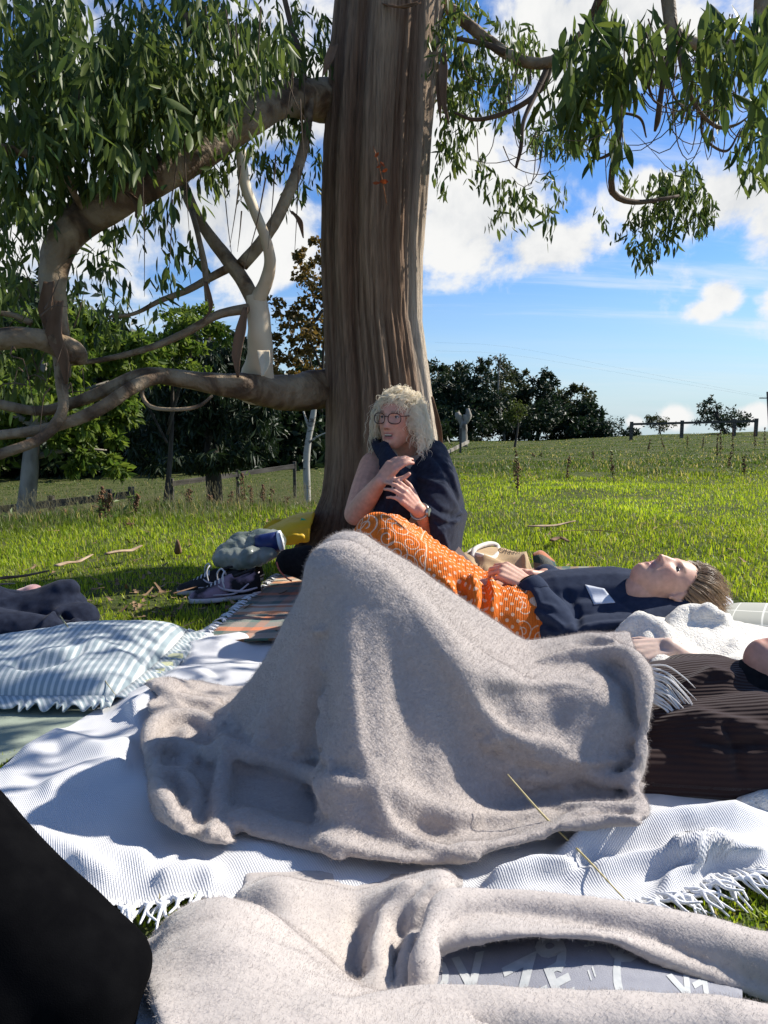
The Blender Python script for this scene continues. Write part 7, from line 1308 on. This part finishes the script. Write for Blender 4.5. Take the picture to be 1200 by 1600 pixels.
def bags():
    f = lambda px, py, d, r: tuple(W(px, py, d)) + (r,)
    # tan tote
    t = thing('tote_bag', 'tan canvas tote bag with white rope handles lying behind the orange throw', 'bag', G(770, 905)); D = [2.62, 2.68, 2.76, 2.86, 2.94]
    g = patch([[(x, y, d) for x, y in row] for d, row in zip(D, [[(690, 912), (735, 915), (780, 915), (815, 908), (838, 904)], [(695, 893), (735, 896), (780, 896), (812, 892), (830, 885)], [(697, 876), (742, 868), (785, 880), (812, 872), (824, 866)], [(708, 872), (745, 856), (780, 855), (808, 862), (822, 862)], [(715, 880), (748, 866), (780, 866), (806, 870), (824, 872)]])], 10, 10)
    g = sculpt(g, [([(744, 868), (752, 890), (755, 905)], 4, -.02), ([(748, 868), (775, 880), (800, 892)], 4, .02), ([(820, 866), (822, 880), (822, 895)], 4, .015), ([(760, 900), (790, 898), (815, 894)], 4, -.012)], gain=.8); N_ = gnorm(g); g = g + N_ * (.005 * fbm(g * 14, 3, 3))[..., None]
    M_T = fabric('tan_canvas', (.42, .29, .16), (.50, .36, .21), scale=30, bump=.5, bscale=500, sheen=.1); sh = sheet('canvas', g, M_T, t, .006)
    rp = mat('white_rope', (.74, .70, .62), (.62, .58, .50), scale=150, rough=.9, bump=.6, bscale=300)
    for P in ([(738, 872, 2.76), (742, 858, 2.80), (762, 850, 2.86), (776, 852, 2.88), (778, 862, 2.84), (770, 872, 2.78), (752, 868, 2.76), (742, 866, 2.78)], [(728, 872, 2.78), (735, 862, 2.82), (752, 854, 2.86), (765, 853, 2.88)]): link('rope_handle', mk('rope_handle', *tube([W(*p) for p in P], .0095, 10, 40, bump=.12)), rp, t)
    print_on(g, 'HARRIO', .66, .66, -.095, -.095, -.20, 'lettering', mat('brown_print', (.08, .05, .03), rough=.9), t, .004, .01)
    # yellow bag
    t = thing('yellow_bag', 'bright yellow bag with green tag lying at the foot of the trunk', 'bag', G(445, 850)); mb = MB(); mb.add(*shell(patch([[(402, 846, 3.12), (425, 850, 3.10), (455, 850, 3.10), (482, 846, 3.10)], [(402, 836, 3.16), (425, 832, 3.12), (455, 826, 3.10), (486, 820, 3.12)], [(408, 830, 3.22), (430, 822, 3.20), (458, 810, 3.20), (490, 802, 3.22)], [(414, 828, 3.32), (434, 818, 3.34), (460, 806, 3.36), (490, 800, 3.36)], [(412, 832, 3.42), (436, 826, 3.46), (462, 818, 3.48), (490, 812, 3.48)]], 8, 10), .014)); add_chain(mb, [f(414, 826, 3.34, .012), f(430, 818, 3.36, .020), f(448, 816, 3.38, .012)]); me = remesh(mb, 'pouch', .005, 4); crease(me, .006, (14, 14, 14), 2); link('pouch', me, mat('yellow_nylon', (.62, .38, .012), (.70, .46, .03), scale=10, rough=.55, bump=.2), t); V, F_ = box(W(474, 820, 3.15), (.035, .012, .05), Quaternion((0, 1, 0), .35)); link('tag', mk('tag', V, F_, False), mat('green_tag', (.02, .36, .20), rough=.6), t)
    # clear carrier bag with a blue tub inside it
    t = thing('carrier_bag', 'crumpled grey translucent carrier bag in front of the yellow bag', 'bag', G(385, 880)); mb = MB(); add_chain(mb, [f(344, 872, 2.95, .016), f(358, 866, 2.95, .034), f(380, 860, 2.98, .046), f(408, 852, 3.0, .048), f(428, 850, 3.0, .040)]); add_chain(mb, [f(370, 850, 3.0, .02), f(376, 842, 3.0, .012), f(392, 836, 3.0, .005)]); add_chain(mb, [f(350, 872, 2.9, .02), f(390, 872, 2.9, .03), f(420, 866, 2.92, .02)]); me = remesh(mb, 'film', .005, 3); crease(me, .016, (22, 22, 22), 18); crease(me, .024, (13, 13, 13), 8); pm = mat('grey_film', (.20, .25, .23), (.42, .46, .43), scale=14, rough=.25, spec=.6, bump=.5, bscale=40, bdist=.01, trans=.5); link('film', me, pm, t)
    t = thing('blue_tub', 'dark blue tub with white lid sticking out of the carrier bag', 'tub', G(430, 870)); link('tub', mk('tub', *tube([W(402, 852, 2.95), W(436, 846, 2.95)], [.042, .042], 20, 4)), mat('blue_plastic', (.012, .022, .10), rough=.35), t); link('lid', mk('lid', *tube([W(436, 846, 2.95), W(441, 845, 2.95)], [.044, .044], 20, 3)), mat('white_plastic', (.62, .66, .72), rough=.4), t)
    # black bag with red piping
    t = thing('black_bag', 'black round bag with thin red piping half hidden behind the grey fleece', 'bag', G(465, 905)); mb = MB(); add_chain(mb, [f(452, 878, 2.75, .052), f(480, 880, 2.75, .07), f(500, 885, 2.75, .07)]); me = remesh(mb, 'pouch', .006, 5); link('pouch', me, M_BLACK, t); link('piping', mk('piping', *tube([W(432, 878, 2.68), W(436, 890, 2.67), W(446, 902, 2.66), W(456, 908, 2.66)], .003, 6, 12)), mat('red_piping', (.35, .10, .07), rough=.6), t)
bags()
def check_pillow():
    t = thing('check_pillow', 'grey green pillow with pale window check at the right edge', 'pillow', (1.05, 2.3, 0)); g = patch([[(1085, 985, 2.2), (1120, 995, 2.2), (1170, 1000, 2.2), (1260, 1010, 2.2)], [(1090, 968, 2.25), (1125, 962, 2.25), (1170, 965, 2.25), (1260, 970, 2.25)], [(1100, 960, 2.36), (1140, 944, 2.36), (1180, 942, 2.36), (1260, 946, 2.36)], [(1100, 968, 2.5), (1140, 952, 2.5), (1180, 950, 2.5), (1260, 952, 2.5)]], 10, 10)
    m, nt, N, L, B = nmat('window_check'); B.inputs['Roughness'].default_value = .9; uv = N.new('ShaderNodeUVMap'); sp = N.new('ShaderNodeSeparateXYZ'); L.new(uv.outputs[0], sp.inputs[0]); o = []
    for k in (0, 1):
        a = N.new('ShaderNodeMath'); a.operation = 'DIVIDE'; a.inputs[1].default_value = .085; L.new(sp.outputs[k], a.inputs[0]); b = N.new('ShaderNodeMath'); b.operation = 'FRACT'; L.new(a.outputs[0], b.inputs[0]); c = N.new('ShaderNodeMath'); c.operation = 'LESS_THAN'; c.inputs[1].default_value = .05; L.new(b.outputs[0], c.inputs[0]); o.append(c.outputs[0])
    mxx = N.new('ShaderNodeMath'); mxx.operation = 'MAXIMUM'; L.new(o[0], mxx.inputs[0]); L.new(o[1], mxx.inputs[1]); mx = N.new('ShaderNodeMix'); mx.data_type = 'RGBA'; mx.inputs[6].default_value = (.36, .36, .31, 1); mx.inputs[7].default_value = (.66, .65, .58, 1); L.new(mxx.outputs[0], mx.inputs[0]); L.new(mx.outputs[2], B.inputs['Base Color']); sheet('cover', g, m, t, .012, None, None)
    t = thing('white_throw', 'white crochet throw on the grass behind the lying woman', 'blanket', G(950, 925)); g = patch([[(860, 945, 2.35), (920, 945, 2.35), (1000, 950, 2.35), (1080, 960, 2.35), (1140, 962, 2.35)], [(870, 925, 2.5), (920, 922, 2.5), (1000, 925, 2.5), (1080, 930, 2.5), (1145, 942, 2.5)], [(890, 916, 2.62), (930, 910, 2.62), (1000, 908, 2.62), (1080, 915, 2.62), (1130, 924, 2.62)]], 10, 10); N_ = gnorm(g); g = g + np.array([0, 0, 1.]) * (.018 * np.abs(fbm(g * 16, 3, 3)))[..., None]; g[..., 2] = np.maximum(g[..., 2], .02); sheet('weave', g, M_WHITE, t, .006, None, None)
    mb = MB(); r = np.random.default_rng(2)
    for k in range(26): px = 895 + k * 9.2; a = W(px, 912 + (k / 26) * 12 - 3 * math.sin(k * .5), 2.62); mb.add(*tube([a, a + Vector((r.normal(0, .008), .025, .012)), a + Vector((r.normal(0, .015), .05, -.01))], [.004, .004, .002], 6, 8))
    link('fringe', mb.mesh('fringe'), M_CORD, t)['kind'] = 'stuff'
    t = thing('cotton_garment', 'bit of white cotton beside the ribbed jumper at the right edge', 'garment', G(1190, 1290)); mb = MB(); add_chain(mb, [tuple(W(1165, 1262, 1.22)) + (.018,), tuple(W(1195, 1262, 1.22)) + (.03,), tuple(W(1260, 1262, 1.22)) + (.04,)]); me = remesh(mb, 'cloth', .005, 4); crease(me, .005, (25, 25, 25), 3); link('cloth', me, M_CREAM, t)
check_pillow()
def ringed_hand():
    t = thing('person', 'pale hand wearing a ring, tucked under the fold of the cream fleece', 'person', tuple(W(1000, 1020, 1.72))); wr = W(1045, 1012, 1.74); mb = MB(); add_chain(mb, [tuple(W(1180, 1085, 1.72)) + (.04,), tuple(W(1110, 1060, 1.74)) + (.036,), tuple(wr) + (.025,)]); M_ = frame_from(wr, (-1, -.12, -.10), (.0, -.45, .9), .95)
    for p in hand_parts(M_, (.22, .25, .28, .3), .06, (.2, .1)): mb.add(*p)
    me = remesh(mb, 'body', .0036, 3); setattr_(me, 'Col', np.tile(np.array([.58, .42, .34]), (len(me.vertices), 1))); link('body', me, M_SKIN2, t); c = M_ @ Vector((.010, .112, -.006)); ax = (M_.to_3x3() @ Vector((0, 1, -.2))).normalized(); R = ax.to_track_quat('Z', 'Y').to_matrix(); link('ring', mk('ring', *tube([c + R @ Vector((math.cos(a) * .0095, math.sin(a) * .0095, 0)) for a in np.linspace(0, 2 * np.pi, 20)], .0014, 6, cap=False)), mat('gold_ring', (.60, .38, .16), rough=.25, metal=1.), t)
ringed_hand()
# ------------------------------------------------------------ bits on the grass
M_STRAW = mat('dry_straw', (.42, .36, .17), (.55, .46, .24), scale=40, rough=.7)
def stalk(label, pts, R, n=24): t = thing('straw_stalk', label, 'stalk', tuple(W(*pts[-1]))); link('stem', mk('stem', *tube([W(*p) for p in pts], R, 6, n)), M_STRAW, t)
stalk('long dry straw stalk lying against the grey fleece', [(793, 1210, 1.17), (850, 1275, 1.12), (915, 1340, 1.04), (975, 1404, .93)], [.0010, .0018, .0016, .0010]); stalk('thin dark grass stalk leaning on the striped pillow', [(94, 962, 2.02), (130, 1015, 1.86), (165, 1065, 1.72), (181, 1086, 1.66)], [.0022, .0016, .0012, .0008])
M_WOOD = mat('fallen_wood', (.20, .13, .08), (.45, .34, .23), scale=16, rough=.9, bump=.6, stretch=(1, 1, 1))
def litter():
    for lab, pts, w, m in [('curled tan strip of bark lying on the left grass', [(88, 893), (105, 888), (122, 884), (144, 877)], 5, M_WOOD), ('rotting pale branch piece lying on the left grass', [(166, 874), (185, 870), (205, 866), (222, 862)], 5, M_WOOD), ('dark fallen log at the left edge of the grass', [(-40, 922), (0, 914), (40, 907), (78, 903)], 5, M_FLAKE), ('pale splintered stick under the dark log', [(-30, 928), (0, 924), (24, 920)], 3, M_WOOD),
                          ('long pale bark piece lying on the right hand grass', [(824, 829), (845, 829), (870, 826), (898, 822)], 4, M_WOOD), ('dark curled leaf on the right hand grass', [(862, 852), (875, 848), (888, 852)], 5, M_FLAKE), ('grey dead branch piece lying in the trunk shade', [(270, 938), (300, 930), (330, 918)], 2.2, M_FLAKE), ('thin dead stick on the sunny right grass', [(868, 852 - 15), (930, 836), (1000, 842)], 1.6, M_FLAKE)]:
        P = [np.array(tuple(G(*p, .015))) for p in pts]; t = thing('bark_piece', lab, 'bark', tuple(P[0])); d = [np.linalg.norm(p[:2]) for p in P]; V, F_ = tube([p + np.array([0, 0, .026 + .015 * math.sin(3 * k)]) for k, p in enumerate(P)], [w * q * k / F for q, k in zip(d, [.8, 1.1, 1, .6][:len(P)] if len(P) == 4 else [.8, 1, .6])], 9, 22, bump=.9, seed=len(lab), flat=.35); link('bark', mk('bark', V, F_), m, t)
    mb = MB(); r = np.random.default_rng(12)     # fallen leaves in the shade by the trunk and scattered over the turf
    for k in range(380):
        if k < 140: x, y = r.normal(-.75, .45), r.normal(2.75, .28)
        else: y = math.exp(r.uniform(math.log(2.5), math.log(7))); x = r.uniform(-.5, .55) * y
        V, F_ = gum_leaf(.055 * r.uniform(.4, 1.2), .013, .012); R = Matrix.Rotation(r.uniform(0, 6.3), 3, 'Z') @ Matrix.Rotation(math.pi / 2 + r.normal(0, .25), 3, 'X'); mb.add(V @ np.array(R.transposed()) + np.array([x, y, float(terr(np.array([x]), np.array([y]))[0]) + r.uniform(.008, .035)]), F_.tolist(), r.random())
    setp(link('fallen_leaves', mb.mesh('fallen_leaves', True, 'rnd'), mat('dry_fallen_leaves', (.10, .06, .035), (.34, .22, .12), attr='rnd', rough=.9)), kind='stuff', label='dry curled gum leaves scattered over the grass')
    o = setp(thing('rotten_stump', 'short dark rotten stump in the left grass', 'stump', G(278, 861)), None); mb = MB(); mb.add(*tube([G(278, 862), W(278, 850, 3.75), W(277, 843, 3.75)], [.018, .011, .004], 8, 8, bump=.6)); link('wood', mb.mesh('wood'), M_FLAKE, o)
litter()
ORD = 'first second third fourth fifth sixth seventh eighth ninth tenth eleventh twelfth thirteenth fourteenth fifteenth sixteenth seventeenth eighteenth nineteenth twentieth'.split()
def weeds():
    """dead dock stems with seed clusters, standing in the grass"""
    M_D = mat('dead_dock', (.07, .035, .02), (.17, .09, .045), scale=30, rough=.95); M_G = leafmat('dock_green', (.08, .13, .03), (.16, .20, .05), .4); r = np.random.default_rng(77)
    left = [(158, 856, 760, 4.9), (168, 848, 772, 4.9), (213, 838, 772, 5.2), (205, 850, 820, 4.7), (147, 825, 790, 5.6), (290, 800, 764, 6.2), (297, 804, 762, 6.1), (378, 798, 738, 6.3), (392, 792, 760, 6.4), (408, 790, 758, 6.4), (330, 805, 775, 6.0), (355, 800, 770, 6.2), (420, 788, 762, 6.5), (444, 790, 778, 6.4), (185, 812, 790, 5.8), (240, 805, 780, 6), (120, 822, 796, 5.7), (100, 826, 800, 5.6), (60, 830, 800, 5.5), (18, 826, 806, 5.6)]
    right = [(885, 746, 712, 8.6), (806, 742, 705, 8.6), (808, 772, 724, 6.6), (1120, 712, 678, 13), (1128, 706, 672, 14), (1146, 708, 668, 14), (1139, 716, 705, 11), (1180, 700, 670, 16), (1196, 694, 668, 17), (1074, 700, 682, 18), (1040, 702, 684, 18), (928, 718, 704, 14), (960, 735, 705, 9), (1165, 735, 712, 9.5), (835, 722, 708, 16), (845, 724, 707, 16), (1012, 706, 688, 17), (1098, 702, 684, 17)]
    for side, S in (('left', left), ('right', right)):
        S = sorted(S)
        for k, (px, py, top, d) in enumerate(S):
            lab = ORD[k] + (' dead dock stalk from the left on the bank left of the trunk' if side == 'left' else ' dead dock stalk from the left in the pasture right of the trunk')
            a = W(px, py, d); gz = float(terr(np.array([a.x]), np.array([a.y]))[0]); b = W(px + r.normal(0, 4), top, d); t = thing('dock_stalk', lab, 'weed', (a.x, a.y, gz), 'dead dock stalks ' + ('on the bank' if side == 'left' else 'in the pasture'))
            base = Vector((a.x, a.y, gz - .02)); mid = (base + b) / 2 + Vector((r.normal(0, .015), r.normal(0, .015), 0)); h = max(.1, (b - base).length); mb = MB(); mb.add(*tube([base, mid, b], [.0045, .0035, .0018], 6, 10)); n = int(30 + h * 60)
            for q in range(n):
                f = r.uniform(.30, 1.0); p = np.array(base) * (1 - f) + np.array(b) * f; mb.add(*ball(p + r.normal(0, .012, 3) * (1.2 - f * .6), r.uniform(.004, .011) * (1, .9, 1.3)[q % 3], 5, 4))
            for q in range(4): f = r.uniform(.2, .7); p = base.lerp(b, f); e = p + Vector((r.normal(0, .05), r.normal(0, .03), .05)); mb.add(*tube([p, e], [.002, .001], 5))
            link('stem', mb.mesh('stem'), M_D, t)
            if k % 3 == 0:
                P = np.array(base) + np.c_[r.normal(0, .03, 26), r.normal(0, .03, 26), r.uniform(.02, h, 26)]; V, F_, rn = leaf_cards(P, .06, .4, .2, k); link('leaves', mk('leaves', V, F_, False, {'rnd': rn}), M_G, t)['kind'] = 'stuff'
    P = np.empty((0, 3)); mb = MB()   # the tangle of dry grass and seed heads along the edge of the bank
    for k in range(3000):
        y = r.uniform(5.0, 8.6); x = r.uniform(-.62, .02) * y; h = r.uniform(.06, .26); z = float(terr(np.array([x]), np.array([y]))[0]) - .01; a = r.uniform(0, 6.3); l = r.normal(0, .06); mb.add([(x - .0022, y, z), (x + .0022, y, z), (x + l * .5, y, z + h * .6), (x + l + .0015, y + l * .3, z + h), (x + l - .0015, y + l * .3, z + h)], [(0, 1, 2), (2, 3, 4)], r.random())
    setp(link('dry_grass', mb.mesh('dry_grass', False, 'rnd'), leafmat('straw_stems', (.24, .20, .10), (.44, .37, .20), .3)), kind='stuff', label='pale dry grass stems along the bank edge')
weeds()
